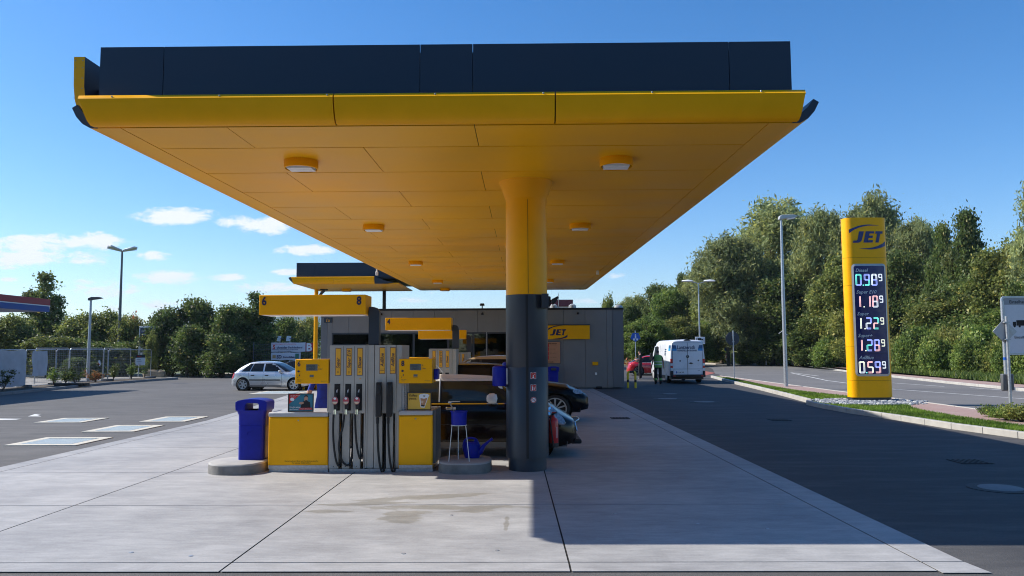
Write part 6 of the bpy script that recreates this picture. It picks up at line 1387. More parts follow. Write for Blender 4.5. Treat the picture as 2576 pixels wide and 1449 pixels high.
# kerb + planting bed
LK=[(-22.0,24),(-22.7,30),(-23.3,35),(-23.8,40),(-24.2,45),(-24.0,50),(-23.6,52.6),(-24.6,53.4)]
kerbrun('left_kerb',LK[::-1],.15,.12,mat('grey_kerb_stone',(.24,.24,.235),.8,noise=.15,nscale=3,bump=.3))
m=MB(); m.poly([(x-.15,y,.07) for x,y in LK]+[(-26.2,53.4,.07),(-26.9,46,.07),(-26.2,38,.07),(-25.2,30,.07),(-24.5,24,.07)]); struct('planting_bed',m,MATS['soil'],smooth=0)
FW=mat('fence_wire',(.30,.31,.32),.45,metal=.5,noise=.1)
def fence_panel(p0,p1,label,h_=1.9,clear=.12,foot=True):
    p0=Vector((p0[0],p0[1],0));p1=Vector((p1[0],p1[1],0)); d=(p1-p0); L_=d.length; d/=L_
    t=thing('mobile_fence',label,'construction fence',tuple((p0+p1)/2),'mobile fence panels at the left'); 
    def Q(s,z,o=0): return p0+d*s+Vector((-d.y,d.x,0))*o+Vector((0,0,z))
    m=MB(); m.tube([Q(.03,.02),Q(.03,clear+h_-.1),Q(.10,clear+h_),Q(L_-.10,clear+h_),Q(L_-.03,clear+h_-.1),Q(L_-.03,.02)],.024,8); m.tube([Q(.03,clear),Q(L_-.03,clear)],.014,6); m.build('frame',M['galv'],t)
    m=MB(); n=int(L_/.11)
    for i in range(1,n): a=Q(L_*i/n,clear,0.01); b=Q(L_*i/n,clear+h_,.01); e=d*.004; m.add([a-e,a+e,b+e,b-e],[(0,1,2,3)])
    for i in range(1,9): a=Q(.03,clear+h_*i/9,.014); b=Q(L_-.03,clear+h_*i/9,.014); e=Vector((0,0,.005)); m.add([a-e,b-e,b+e,a+e],[(0,1,2,3)])
    m.build('wire_mesh',FW,t,smooth=0,recalc=False)
    if foot:
        for s in (.03,L_-.03): m=MB(); q=Q(s,0); m.box(q.x-.33,q.x+.33,q.y-.12,q.y+.12,-.01+.08,.20); m.build('foot',M['dgray'],t,bevel=.02)
    return t,Q,L_
fp=[G(0,982.5),G(61,978),G(138,971),G(270,961),G(379,953.5)]
LB=['mobile fence panel at the far left, covered by a large pale tarpaulin','mobile fence panel with a small hanging white tarpaulin','mobile fence panel around the slim lamp','mobile fence panel at the right end carrying the notice']
TARP=mat('white_tarpaulin',(.50,.51,.54),.6,noise=.12,nscale=2,bump=.5,bscale=3)
fq=[]
for i in range(4):
    a,b=fp[i],fp[i+1]
    if i==0: a=(fp[1][0]-.4,fp[1][1]-3.4)
    if i==2: a=fp[2]; b=fp[3]
    fq.append(fence_panel(a,b,LB[i]))
def tarp(Q,s0,s1,z0,z1,label,cat='tarpaulin'):
    m=MB(); rr=[]
    for k in range(9):
        z=z0+(z1-z0)*k/8; rr.append([tuple(Q(s0+(s1-s0)*j/12+.06*math.sin(k*.7)*(1-k/8),z+.02*math.sin(j*1.3),-.045-.025*math.sin(j*1.9+k*.8)-.02*math.sin(j*.7))) for j in range(13)])
    m.grid(rr); m.grid([[(p[0]+.003,p[1]+.003,p[2]) for p in r_] for r_ in rr]); c=rr[0][6]
    return tag(m.build('tarpaulin',TARP,None,smooth=60,loc=c),label,cat)
Q=fq[0][1]; tarp(Q,.05,fq[0][2]-.05,.15,1.98,'large pale tarpaulin covering the leftmost fence panel')
Q,L_=fq[1][1],fq[1][2]; tarp(Q,L_*.18,L_*.66,.62,1.95,'small pale tarpaulin hanging crooked on the second fence panel')
Q,L_=fq[3][1],fq[3][2]; t=thing('notice_sign','white notice with dark red header tied to the right fence panel','notice',tuple(Q(L_*.65,1.2,-.05)))
def qbox(m,s0,s1,z0,z1,o,th=.01): m.add([Q(s0,z0,o),Q(s1,z0,o),Q(s1,z1,o),Q(s0,z1,o),Q(s0,z0,o-th),Q(s1,z0,o-th),Q(s1,z1,o-th),Q(s0,z1,o-th)],[(0,1,2,3),(4,5,6,7),(0,1,5,4),(1,2,6,5),(2,3,7,6),(3,0,4,7)])
m=MB(); qbox(m,L_*.60,L_*.83,.98,1.48,-.04); m.build('panel',M['white'],t,smooth=0); m=MB(); qbox(m,L_*.60,L_*.83,1.48,1.68,-.04); m.build('header',M['anth'],t,smooth=0)
r_=(Q(1,0)-Q(0,0)).normalized()
m=MB(); m.text('Betreten',Q(L_*.63,1.53,-.06),.14,right=r_,bold=.02); m.text('Verboten',Q(L_*.66,1.03,-.06),.09,right=r_); m.build('red_lettering',M['trafred'],t,smooth=0,recalc=False)
m=MB(); m.text('der Baustelle',Q(L_*.62,1.34,-.06),.09,right=r_); m.text('ist nicht erlaubt',Q(L_*.62,1.2,-.06),.09,right=r_); m.build('lettering',M['seam'],t,smooth=0,recalc=False)
for s,i in ((.12,3),(.48,3),(.92,3)):
    m=MB(); qbox(m,L_*s,L_*s+.3,1.46,1.56,-.03); o=m.build('fence_tag',mat('yellow_tag',(.55,.42,.06),.5),None,smooth=0,loc=tuple(Q(L_*s,1.5))); tag(o,'small yellow tag clipped to the right fence panel','tag','yellow tags on the fence')
Q,L_=fq[2][1],fq[2][2]; m=MB(); m.use(M['white']); m.add([Q(L_*.78,1.35,-.03),Q(L_*.82,1.38,-.03),Q(L_*.83,1.1,-.06),Q(L_*.80,1.0,-.06)],[(0,1,2,3)]); m.use(M['trafred']); m.add([Q(L_*.78,1.25,-.035),Q(L_*.825,1.2,-.045),Q(L_*.82,1.08,-.06),Q(L_*.79,1.1,-.06)],[(0,1,2,3)]); tag(m.build('barrier_tape',None,None,smooth=0,loc=tuple(Q(L_*.8,1.2))),'short scrap of red and white barrier tape on the fence','tape')
for a,b,l in (((75,969),(165,966),'taller rear fence panel behind the hanging tarpaulin'),((165,966),(253,961.5),'taller rear fence panel behind the slim lamp'),((253,961.5),(323,956),'taller rear fence panel beside the notice')):
    a=G(*a);b=G(*b); fence_panel((a[0]-.3,a[1]+.8),(b[0]-.3,b[1]+.8),l,h_=2.0,foot=False)
# rock and kerb end
m=MB(); random.seed(11); rx,ry=G(388,951); rr=[]
for z,s in ((0,.62),(.2,.66),(.4,.58),(.52,.4)): rr.append([(rx+s*(1.25 if True else 1)*math.copysign(abs(math.cos(a))**.5,math.cos(a))*random.uniform(.9,1.08),ry+s*.5*math.copysign(abs(math.sin(a))**.5,math.sin(a))*random.uniform(.9,1.1),z*random.uniform(.9,1.1)+.05) for a in np.linspace(0,6.2832,14,endpoint=False)])
m.grid(rr,closed=True); m.poly(rr[-1]); tag(m.build('boulder',mat('brown_stone',(.26,.20,.13),.9,noise=.35,nscale=3,bump=.8,bscale=8),None,smooth=0,loc=(rx,ry,.05)),'angular brown boulder at the end of the left kerb','boulder')
m=MB(); q=G(183,974); m.box(q[0]-.9,q[0]+.8,q[1]-.2,q[1]+.2,.06,.22); tag(m.build('planter_box',M['black'],None,smooth=0,loc=(q[0],q[1],.06)),'low black planter trough behind the left kerb','planter')
# directory sign board
x0=at(351,820,58)[0]; x1=at(391,820,58)[0]; z1=at(365,822,58)[1]; z0=at(365,898,58)[1]; y=58
t=thing('directory_sign','tall blue and grey directory board with rows of company plates at left','sign',((x0+x1)/2,y,0))
m=MB(); 
for x in (x0,x1-.08): m.box(x,x+.08,y-.04,y+.04,0,z1)
m.box(x0,x1,y-.04,y+.04,z1-.08,z1+.04); m.build('frame',M['galv'],t,bevel=.01)
m=MB(); m.box(x0+.10,x1-.1,y-.02,y+.02,z1-.9,z1-.1); m.build('blue_header',mat('directory_blue',(.012,.03,.09),.5,noise=.1),t,smooth=0)
m=MB(); 
for i in range(3): m.box(x0+.1,x1-.1,y-.02,y+.02,z1-1.35-.45*i,z1-.98-.45*i)
m.build('company_plate',M['dgray'],t,smooth=0)
m=MB(); m.text('NEU',(x0+.2,y-.025,z1-.4),.2,bold=.02); m.text('Gewerbe',(x0+.2,y-.025,z1-.62),.14); m.text('Park',(x0+.2,y-.025,z1-.8),.14)
for i in range(3): m.box(x0+.14,x0+.3,y-.027,y-.021,z1-1.28-.45*i,z1-1.05-.45*i); m.box(x0+.5,x0+.95,y-.027,y-.021,z1-1.2-.45*i,z1-1.1-.45*i)
m.build('lettering',M['lgray'],t,smooth=0,recalc=False)
# banner fence at the sports field
y=57.0; ax=lambda x,z_=880: at(x,z_,y)[0]; az_=lambda v: at(700,v,y)[1]
t=thing('sports_fence','long wire fence along the sports field behind the cars','fence',(ax(715),y,0))
m=MB(); x=ax(638)
while x<ax(800): m.cyl((x,y,0),(x,y,az_(861)),.04,n=8); x+=2.35
m.build('post',M['dgray'],t)
m=MB(); x=ax(638)
while x<ax(800): m.box(x,x+.012,y,y+.004,.1,az_(862)); x+=.16
z=.1
while z<az_(861): m.box(ax(638),ax(800),y+.006,y+.014,z,z+.02); z+=.19
m.build('wire_mesh',mat('dark_wire',(.07,.09,.08),.5),t,smooth=0)
def banner(px0,px1,py0,py1,label,body,words):
    t=thing('advert_banner',label,'banner',(ax((px0+px1)/2),y-.06,az_(py1)),'advert banners on the sports fence')
    m=MB(); rr=[[(ax(px0)+(ax(px1)-ax(px0))*j/14,y-.06-.02*math.sin(j*1.7+k),az_(py0)+(az_(py1)-az_(py0))*k/4+.01*math.sin(j)) for j in range(15)] for k in range(5)]; m.grid(rr); m.grid([[(p[0],p[1]+.01,p[2]) for p in r] for r in rr]); m.build('cloth',body,t,smooth=60)
    for w_,px,py,s,mt,bo in words: m=MB(); m.text(w_,(ax(px),y-.10,az_(py)),s,bold=bo,wx=.95); m.build('lettering',mt,t,smooth=0,recalc=False)
WB=mat('white_banner',(.62,.61,.64),.6,noise=.04)
banner(683,769,862,885,'white roofing company banner, upper one on the fence',WB,[('Kostenloses Angebot für Ihre Dachsanierung',686,866.5,.10,M['trafred'],.01),('S',687,878,.42,M['trafred'],.03),('chneider',697,877,.24,M['navy'],.02),('Dachdeckerei',726,876.5,.20,M['navy'],.02),('Dacharbeiten Zimmererarbeiten Spenglerarbeiten',686,880.5,.10,M['navy'],.01),('Gartenbau und Holzbau',700,884.5,.11,M['navy'],.01)])
banner(683,757,887,906,'white property company banner, lower one on the fence',WB,[('SD',697,901.5,.34,M['navy'],.03),('Immobilien',714,900.5,.20,M['navy'],.03)])
m=MB(); m.box(ax(744),ax(753),y-.11,y-.10,az_(902),az_(890)); o=m.build('green_logo',mat('banner_green',(.02,.16,.11),.5),COL.objects['advert_banner.001'],smooth=0)
m=MB(); m.box(ax(687),ax(695),y-.11,y-.10,az_(901),az_(893)); m.build('ochre_logo',mat('banner_ochre',(.50,.30,.12),.5),COL.objects['advert_banner.001'],smooth=0)
banner(769,800,863,885,'red banner with a white letter B at the end of the fence',mat('red_banner',(.42,.03,.05),.6,noise=.04),[('B',772,883,.80,M['white'],.04)])
for a,b in ((697,707),(720,732)):
    t=thing('field_light','white tilted panel standing above the sports fence, '+('left one' if a<700 else 'right one'),'panel',(at(a,900,60)[0],60,0),'white panels above the fence'); X0_,X1_=at(a-1,860,60)[0],at(b,860,60)[0]; m=MB(); m.prism([(X0_,2.65),(X1_-.08,2.65),(X1_,3.05),(X0_+.07,3.07)],'y',60,60.06); m.build('panel',M['white'],t,smooth=0); m=MB(); m.cyl((X1_-.12,60.1,0),(X1_-.12,60.1,2.9),.04,n=8); m.build('post',M['galv'],t); m=MB(); m.prism([(X0_+.25,2.86),(X0_+.5,2.9),(X0_+.6,2.84),(X0_+.35,2.8)],'y',59.98,59.995); m.build('print',M['dgray'],t,smooth=0)
# ================================================================ VEGETATION
def leafmat(name,dark,light,accent,acc=.12,trans=.45):
    k=NT(name); g=k.n('ShaderNodeNewGeometry'); oi=k.n('ShaderNodeObjectInfo')
    r=g.outputs['Random Per Island']
    n1_=k.noise(g.outputs['Position'],.8,4,.65); n2_=k.noise(g.outputs['Position'],.22,2,.5)
    c=k.mix(k.ramp(n1_,.35,.62),tuple(q*.62 for q in dark),light); c=k.mix(k.math('MULTIPLY',k.ramp(k.math('ADD',n2_,k.math('MULTIPLY',r,.12)),.60,.72),acc*4,True),c,accent)
    c=k.mix(k.math('MULTIPLY',k.math('GREATER_THAN',r,1-acc),.8),c,accent)
    vm=k.n('ShaderNodeVectorMath',operation='SCALE'); k.l(c,vm.inputs[0]); k.l(k.math('ADD',k.math('MULTIPLY',r,.75),.85),vm.inputs['Scale'])
    vm2=k.n('ShaderNodeVectorMath',operation='SCALE'); k.l(vm.outputs[0],vm2.inputs[0]); k.l(k.math('ADD',k.math('MULTIPLY',oi.outputs['Random'],.35),.82),vm2.inputs['Scale'])
    k.l(vm2.outputs[0],k.b.inputs['Base Color']); k.b.inputs['Roughness'].default_value=.5; k.b.inputs['Specular IOR Level'].default_value=.35
    tb=k.n('ShaderNodeBsdfTranslucent'); k.l(vm2.outputs[0],tb.inputs[0]); ms=k.n('ShaderNodeMixShader'); ms.inputs[0].default_value=trans
    k.l(k.b.outputs[0],ms.inputs[1]); k.l(tb.outputs[0],ms.inputs[2]); k.l(ms.outputs[0],k.t.nodes['Material Output'].inputs[0]); return k.m
LW=leafmat('willow_leaves',(.17,.21,.08),(.30,.34,.14),(.36,.33,.08),.08)
LG=leafmat('green_leaves',(.08,.14,.03),(.17,.24,.05),(.26,.26,.05),.06)
LD=leafmat('dark_green_leaves',(.06,.10,.026),(.13,.18,.045),(.24,.20,.06),.06)
LB_=leafmat('olive_leaves',(.11,.145,.035),(.19,.22,.055),(.30,.26,.06),.08)
LY=leafmat('yellow_green_leaves',(.18,.21,.03),(.32,.32,.06),(.40,.30,.05),.15)
LR=leafmat('reddish_leaves',(.15,.13,.04),(.28,.17,.06),(.36,.10,.04),.25)
def leafcloud(name,blobs,ncl,per,ls,cr,m_,seed,parent=None,elong=1.0,flat=.5,rough=.18,gap=.0):
    rg=np.random.default_rng(seed); B=np.array(blobs,float)
    wgt=(B[:,3]*B[:,4]*B[:,5])**(.62); wgt/=wgt.sum(); bi=rg.choice(len(B),ncl,p=wgt); b=B[bi]
    d=rg.normal(size=(ncl,3)); d/=np.linalg.norm(d,axis=1)[:,None]
    rr=(rg.random(ncl)**.2); lump=1+rough*np.sin(d[:,0]*7+bi*2.1)*np.sin(d[:,1]*6+bi)+rough*.9*np.sin(d[:,2]*9+bi*1.7)
    c=b[:,:3]+d*b[:,3:]*(rr*lump)[:,None]
    n=ncl*per; cc=np.repeat(c,per,0); crs=np.repeat(cr*(.5+rg.random(ncl)),per)
    p=cc+rg.normal(size=(n,3))*crs[:,None]*np.array([1,1,.75 if elong<1.5 else 1.1])
    a=rg.normal(size=(n,3)); 
    if elong>1.5: a[:,2]-=1.0
    a/=np.linalg.norm(a,axis=1)[:,None]
    q=rg.normal(size=(n,3)); q=np.cross(a,q); q/=np.linalg.norm(q,axis=1)[:,None]
    s=ls*(.55+.9*rg.random(n)); 
    A=a*(s*elong)[:,None]*.5; Q=q*(s*flat)[:,None]*.5
    V=np.stack([p-A,p-A*.1+Q,p+A,p-A*.1-Q],1).reshape(-1,3).astype(np.float32)
    V[:,2]=np.maximum(V[:,2],.05)
    me=bpy.data.meshes.new(name); me.vertices.add(n*4); me.vertices.foreach_set('co',V.ravel()); me.loops.add(n*4); me.loops.foreach_set('vertex_index',np.arange(n*4,dtype=np.int32))
    me.polygons.add(n); me.polygons.foreach_set('loop_start',np.arange(0,n*4,4,dtype=np.int32)); me.polygons.foreach_set('loop_total',np.full(n,4,dtype=np.int32)); me.update(); me.validate(); me.materials.append(m_)
    o=bpy.data.objects.new(name,me); COL.objects.link(o); OFF[o.name]=Vector()
    if parent: o.parent=parent
    return o
def trunk(t,h_,r_,blobs,seed,stems=1):
    rs=random.Random(seed); m=MB()
    for s in range(stems):
        ox,oy=(rs.uniform(-.4,.4),rs.uniform(-.4,.4)) if stems>1 else (0,0)
        m.tube([(ox,oy,-.1),(ox*1.4+.1,oy*1.3,h_*.35),(ox*2,oy*2,h_*.65),(ox*2.4+.1,oy*2.4,h_*.9)],[r_,r_*.75,r_*.5,r_*.15],8)
    for b in blobs:
        z0_=min(h_*.6,b[2]*.5); m.tube([(0,0,z0_),(b[0]*.45,b[1]*.45,(z0_+b[2])*.55),(b[0],b[1],b[2]+b[5]*.3)],[r_*.45,r_*.28,r_*.06],6)
    return m.build('trunk',M['bark'],t)
def tree(kind,label,blobs,ncl,per,ls,cr,m_,seed,h_,r_,group,cat='tree',elong=1.,flat=.5,stems=1,rough=.18):
    t=thing(kind,label,cat,(0,0,0),group); trunk(t,h_,r_,blobs,seed,stems); leafcloud('crown',blobs,ncl,per,ls,cr,m_,seed,t,elong,flat,rough); return t
rnd=random.Random(21)
def blobset(W_,H_,n,z0_,seed,top=.5,shape='round'):
    rs=random.Random(seed); B=[(0,0,z0_+(H_-z0_)*.45,W_*.52,W_*.52,(H_-z0_)*.40)]
    for i in range(n):
        a=rs.uniform(0,6.28); q=rs.random(); z=z0_+(H_-z0_)*(.12+.80*q)
        wz_=math.sin(math.pi*(.12+.80*q)**.9)**.7 if shape=='round' else (1-q)**.7*1.0+.12
        R0=W_*wz_*rs.uniform(.55,.85); r0=W_*rs.uniform(.17,.34)*(.6+.5*wz_); B.append((R0*math.cos(a),R0*math.sin(a),z,r0,r0,r0*rs.uniform(.8,1.3)))
    B.append((W_*rs.uniform(-.2,.2),0,H_*.93,W_*.22,W_*.22,H_*.07)); return B
# prototypes, nominal size 1 unit = metre, height 16 / width radius 5.5
GT='trees beyond the main road'
def place(o,px,pt,Y,wpx,nomH,nomR,label,first=False,zb=.0,sy=None,rz=None):
    X,zt=at(px,pt,Y); sx=wpx/F*Y/nomR; sz=(zt-zb)/nomH; c=o if first else copytree(o); c.location=(X,Y,zb); c.scale=(sx,sy or sx,sz); c.rotation_euler=(0,0,rnd.uniform(0,6.28) if rz is None else rz); c['label']=label; return c
W1=tree('willow_tree','',blobset(5.5,16,24,1.0,1),2100,26,.34,.50,LW,1,16,.26,GT,elong=1.45,flat=.42,stems=3,rough=.25)
W2=tree('willow_tree','',blobset(5.5,16,21,1.5,2),1900,26,.34,.48,LW,2,16,.26,GT,elong=1.45,flat=.42,stems=2,rough=.25)
Bt=tree('broadleaf_tree','',blobset(5.5,16,26,.8,3),1900,24,.33,.50,LD,3,16,.4,GT,elong=1.1,flat=.75,rough=.22)
B2=tree('broadleaf_tree','',blobset(5.5,16,24,.8,4),1800,24,.33,.50,LG,4,16,.4,GT,elong=1.1,flat=.75,rough=.22)
B3=tree('broadleaf_tree','',blobset(5.5,16,24,.8,5),1800,24,.33,.50,LB_,5,16,.4,GT,elong=1.1,flat=.75,rough=.22)
P1=tree('pointed_tree','',blobset(5.0,16,15,.8,6,shape='cone'),1700,24,.31,.45,LD,6,16,.4,GT,elong=1.1,flat=.75,rough=.25)
S1=tree('shrub','',[(0,0,1.5,2.4,2,1.5),(-1.5,.3,1.2,1.4,1.3,1.2),(1.6,.2,1.4,1.5,1.3,1.4),(.4,-.5,2.4,1.3,1.2,.9),(-.7,-.3,2.2,1.0,1,.9)],800,22,.20,.28,LG,7,2.5,.12,'shrubs along the road edge','shrub',elong=1.2,flat=.7,stems=3)
S2=tree('shrub','',[(0,0,1.4,2.6,2,1.4),(-1.6,.3,1.6,1.3,1.3,1.3),(1.4,.2,1.2,1.6,1.3,1.2),(.9,-.5,2.2,1.1,1.2,.9)],800,22,.20,.28,LB_,8,2.5,.12,'shrubs along the road edge','shrub',elong=1.2,flat=.7,stems=3)
use={id(o):True for o in ()}; FIRST=set()
def put(o,*a,**k):
    f_=o.name not in FIRST; FIRST.add(o.name); return place(o,*a,first=f_,**k)
T_=lambda o,px,pt,Y,w_,lb: put(o,px,pt,Y,w_*1.18,16,5.5,lb)
T_(W1,1925,512,92,118,'broad grey green willow with a high round top left of the tall lamp')
T_(W2,1830,600,88,85,'grey green willow leaning out on the left flank of the tallest willow')
T_(W2,2065,535,84,70,'narrow willow behind the tall street lamp')
T_(W1,2195,487,80,78,'high willow whose pale top stands just behind the price totem')
T_(W2,2310,555,72,62,'willow right of the totem top with loose twigs')
T_(P1,2430,532,62,66,'dark pointed tree right of the totem, highest of its group')
T_(P1,2370,565,66,50,'dark pointed tree directly right of the totem, lower than its neighbour')
T_(B3,2525,615,58,85,'olive brown tree above the direction board')
T_(W1,2640,420,52,85,'tall grey green willow cut off by the right border')
T_(Bt,2250,640,70,75,'dark broad tree behind the upper totem display')
T_(B3,2120,650,76,80,'olive tree left of the totem filling the gap under the willows')
T_(Bt,1990,690,84,85,'dark tree behind the shaft of the tall street lamp')
T_(B2,1880,720,94,80,'mid green tree low under the big willow')
T_(B3,1810,700,98,60,'olive tree right of the distant lamp with white heads')
T_(W2,1768,665,104,52,'grey green crown just behind the distant lamp with white heads')
T_(B3,1735,700,108,46,'olive tree behind the roof of the van')
T_(P1,1715,690,112,34,'slim pale tipped tree above the van')
T_(B2,1690,725,104,52,'bright green tree left above the van')
T_(Bt,1650,720,112,46,'dark round tree between shop and van')
T_(B3,1610,745,116,42,'low olive tree right of the shop roof')
T_(W1,1592,750,122,40,'pale willow top behind the shop corner')
T_(B2,1625,800,84,52,'green tree behind the blue pentagon sign')
T_(Bt,1580,770,92,40,'dark tree directly at the shop corner')
T_(B3,1700,800,88,55,'low olive tree behind the white van')
T_(B2,1760,810,90,48,'low bright tree right of the van roof')
T_(Bt,2440,700,60,90,'dark tree filling below the pointed trees')
T_(B3,2360,745,62,75,'olive tree right beside the lower totem')
T_(B2,2500,780,54,70,'green tree low behind the direction board')
T_(Bt,2600,690,52,70,'dark tree cut by the right border behind the direction board')
T_(B3,2180,760,70,70,'olive tree low left of the totem display')
T_(B2,1940,800,88,70,'green undergrowth tree behind the foot of the lamp, left')
T_(Bt,2060,800,80,75,'dark undergrowth tree behind the left edge of the totem')
SH=lambda o,px,pt,Y,w_,lb: put(o,px,pt,Y,w_,3.1,3.2,lb)
for i,(px,pt,Y,w_,o,lb) in enumerate(((2575,850,47,95,S2,'yellow green shrub at the right border under the direction board'),(2480,835,50,85,S1,'green shrub left of the direction board pole'),(2400,830,53,75,S2,'yellowish shrub between totem and direction board'),
 (2320,835,57,70,S1,'green shrub right of the totem by the road'),(2265,850,61,55,S2,'olive shrub touching the right edge of the totem'),(2100,850,74,60,S1,'green shrub left of the totem foot'),(2040,855,80,50,S2,'olive shrub by the right red and white post'),
 (1985,865,86,40,S1,'shrub behind the foot of the tall street lamp'),(1920,868,90,40,S2,'shrub behind the left red and white post'),(1870,862,92,40,S1,'shrub right of the round sign'),(1815,870,100,36,S2,'shrub behind the blue arrow sign'),(1780,872,104,30,S1,'bright shrub beside the right side of the van'),(2540,858,46,60,S1,'low green shrub behind the pole of the direction board'),(2440,862,49,60,S1,'low green shrub in front of the pointed tree'),(2360,858,52,60,S1,'low green shrub between totem and direction board, front row'),(2290,866,57,50,S1,'low green shrub just right of the totem, front row'))):
    SH(o,px,pt,Y,w_,lb)
# small trees left
GL='small trees and hedge trees at the left'
N1=tree('hedge_tree','',blobset(2.6,5.5,10,.3,11),900,24,.19,.26,LD,11,5.5,.14,GL,elong=1.1,flat=.8,stems=2,rough=.25)
N2=tree('small_tree','',blobset(2.2,5.5,9,.9,12),520,20,.17,.24,LR,12,5.5,.12,GL,elong=1.1,flat=.8,rough=.3)
N3=tree('small_tree','',blobset(2.2,5.5,9,.3,13),700,22,.18,.25,LB_,13,5.5,.12,GL,elong=1.1,flat=.8,rough=.3)
N4=tree('slender_tree','',[(0,0,3.2,2.2,2,1.3),(.3,0,4.6,1.7,1.5,.9),(-.9,0,6.0,1.0,.9,.6),(.9,0,5.8,.9,.9,.7),(0,0,7.2,.9,.8,.7),(-1.3,0,7.6,.45,.4,.4),(.35,0,8.4,.5,.5,.55),(.1,0,9.3,.5,.45,.35),(1.3,0,6.9,.5,.5,.4),(-.2,0,2.0,2.0,1.8,1.0)],620,24,.22,.22,LD,14,9.3,.14,GL,elong=1.1,flat=.75)
def TL(o,px,pt,Y,w_,lb,nH=5.5,nR=2.6,rz=None): return put(o,px,pt,Y,w_,nH,nR,lb,rz=rz)
TL(N1,430,790,59,62,'dark leafy hedge tree beside the directory board, leftmost of the dark clump')
TL(N1,500,770,60,70,'dark leafy hedge tree in the middle of the dark clump')
TL(N1,565,785,58,62,'dark leafy hedge tree behind the rear of the silver car')
TL(N1,645,800,61,75,'dark leafy hedge tree in front of the sports fence')
TL(N1,715,810,64,52,'dark leafy hedge tree on the right, over the banner fence')
TL(N1,470,830,57,60,'lower dark bush filling the foot of the clump, left')
TL(N1,560,850,56,62,'lower dark bush filling the foot of the clump, right')
o=TL(N4,640,738,60,58,'dark tree with a tall thin shoot left of the board numbered 6',9.7,2.2,rz=.4)
TL(N4,112,688,66,58,'slender airy tree rising above the neighbouring canopy',9.7,2.2,rz=0)
TL(N3,215,792,64,62,'olive leafed small tree behind the slim lamp, left',nR=2.2)
TL(N2,335,795,63,30,'reddish small tree just left of the directory board',nR=2.2)
TL(N3,275,785,64,58,'olive small tree between the two lamp posts',nR=2.2)
TL(N3,320,800,62,45,'olive small tree right of the tall floodlight mast',nR=2.2)
TL(N3,30,795,62,62,'yellow green small tree at the left border',nR=2.2)
TL(N3,120,845,58,70,'dense olive bush behind the fence with the white tarpaulin',nR=2.2)
TL(N3,385,838,57.2,20,'pale green bush leaning over the directory board',nR=2.2)
TL(N1,60,845,62,60,'dark bush at the left border behind the fence')
TL(N1,180,860,60,60,'dark bush behind the slim lamp')
TL(N1,250,868,60,60,'dark bush low between lamp and mast')
TL(N1,320,868,60,50,'dark bush low beside the directory board')
TL(N3,750,815,70,40,'pale green tree in the gap beside the yellow post',nR=2.2)
TL(N3,778,800,85,32,'distant olive tree behind the yellow post',nR=2.2)
TL(N1,195,905,49.5,38,'green bush behind the fence left of the slim lamp')
TL(N1,235,915,50,28,'green bush just behind the slim lamp')
TL(N3,1530,750,52,26,'light green sapling with thin shoots above the shop roof',nR=2.2)
# trees behind the photographer, mirrored in the shop windows
for i,(x,y) in enumerate(((-34,-26),(-24,-30),(-13,-28),(-3,-33),(8,-29),(19,-31),(30,-27))):
    c=copytree((Bt,B3,B2)[i%3]); c.location=(x,y,0); c.scale=(1.2,1.0,.75); c.rotation_euler=(0,0,i); c['label']='row of leafy trees behind the photographer, only mirrored in the shop glass'; c['group']='trees mirrored in the shop windows'
# ferny plants
def plant(name,label,x,y,z,h_,w_,n,m_,seed,stem=True,group=None,ls=.07):
    t=thing(name,label,'plant',(x,y,z),group); rs=random.Random(seed); bl=[]
    m=MB()
    for i in range(n):
        a=rs.uniform(0,6.28); r_=w_*rs.uniform(.2,1); hh=h_*rs.uniform(.6,1); m.tube([(x,y,z-.02),(x+.4*r_*math.cos(a),y+.4*r_*math.sin(a),z+hh*.6),(x+r_*math.cos(a),y+r_*math.sin(a),z+hh)],[.012,.008,.003],5)
        for f_ in (.5,.75,1.0): bl.append((.4*r_*math.cos(a)*(1+(f_-.5)*3),.4*r_*math.sin(a)*(1+(f_-.5)*3),hh*f_,.12,.12,.10))
    m.build('stem',M['bark'],t); leafcloud('leaves',bl,len(bl)*3,9,ls,.05,m_,seed,t,1.3,.6,0); return t
for i,(px,py,h_,w_,m_,lb) in enumerate(((8,985,.9,.7,LD,'dark leaved plant at the left border before the tarpaulin'),(135,972,.9,.35,LG,'upright green plant before the second fence panel'),(165,969,.75,.6,LD,'dark leaved plant in the trough behind the kerb'),(188,968,.9,.6,LD,'dark leaved plant left of the slim lamp'),
  (240,964,.7,.6,LR,'rusty brown dry plant right of the slim lamp'),(285,961,1.1,.3,LB_,'tall olive weed before the right fence panels'),(330,957,1.0,.3,LG,'green weed near the notice on the fence'),(364,953,1.1,.35,LG,'green sapling beside the brown boulder'))):
    gx,gy=G(px,py); plant('bed_plant',lb,gx,gy,.07,h_,w_,9,m_,40+i,group='plants in the left bed')
for i,(px,py,h_,w_,m_,lb) in enumerate(((1605,941,1.25,1.0,LR,'reddish ornamental grass clump left of the person in black'),(1640,941,1.35,1.0,LR,'reddish ornamental grass clump between the two people'),(1625,940,1.1,.9,LY,'yellowish ornamental grass clump before the red car'))):
    gx,gy=G(px,py); plant('ornamental_grass',lb,gx,gy,.0,h_,w_,24,m_,60+i,group='planting before the red car',ls=.10)
m=MB(); a=G(1592,943);b=G(1652,943); m.box(a[0],b[0],a[1]-.6,a[1]-.4,-.01,.10); struct('bed_kerb',m,KERB,smooth=0)
for i,(px,py,h_,lb) in enumerate(((2500,1050,.2,'low weeds left of the leaning pole'),(2535,1058,.25,'green weeds at the foot of the leaning pole'),(2570,1062,.35,'tall dry weeds at the right border'))):
    gx,gy=G(px,py,.1); plant('weed',lb,gx,gy,.11,h_,.45,22,(LG,LG,LB_)[i],80+i,group='weeds around the leaning pole',ls=.05)
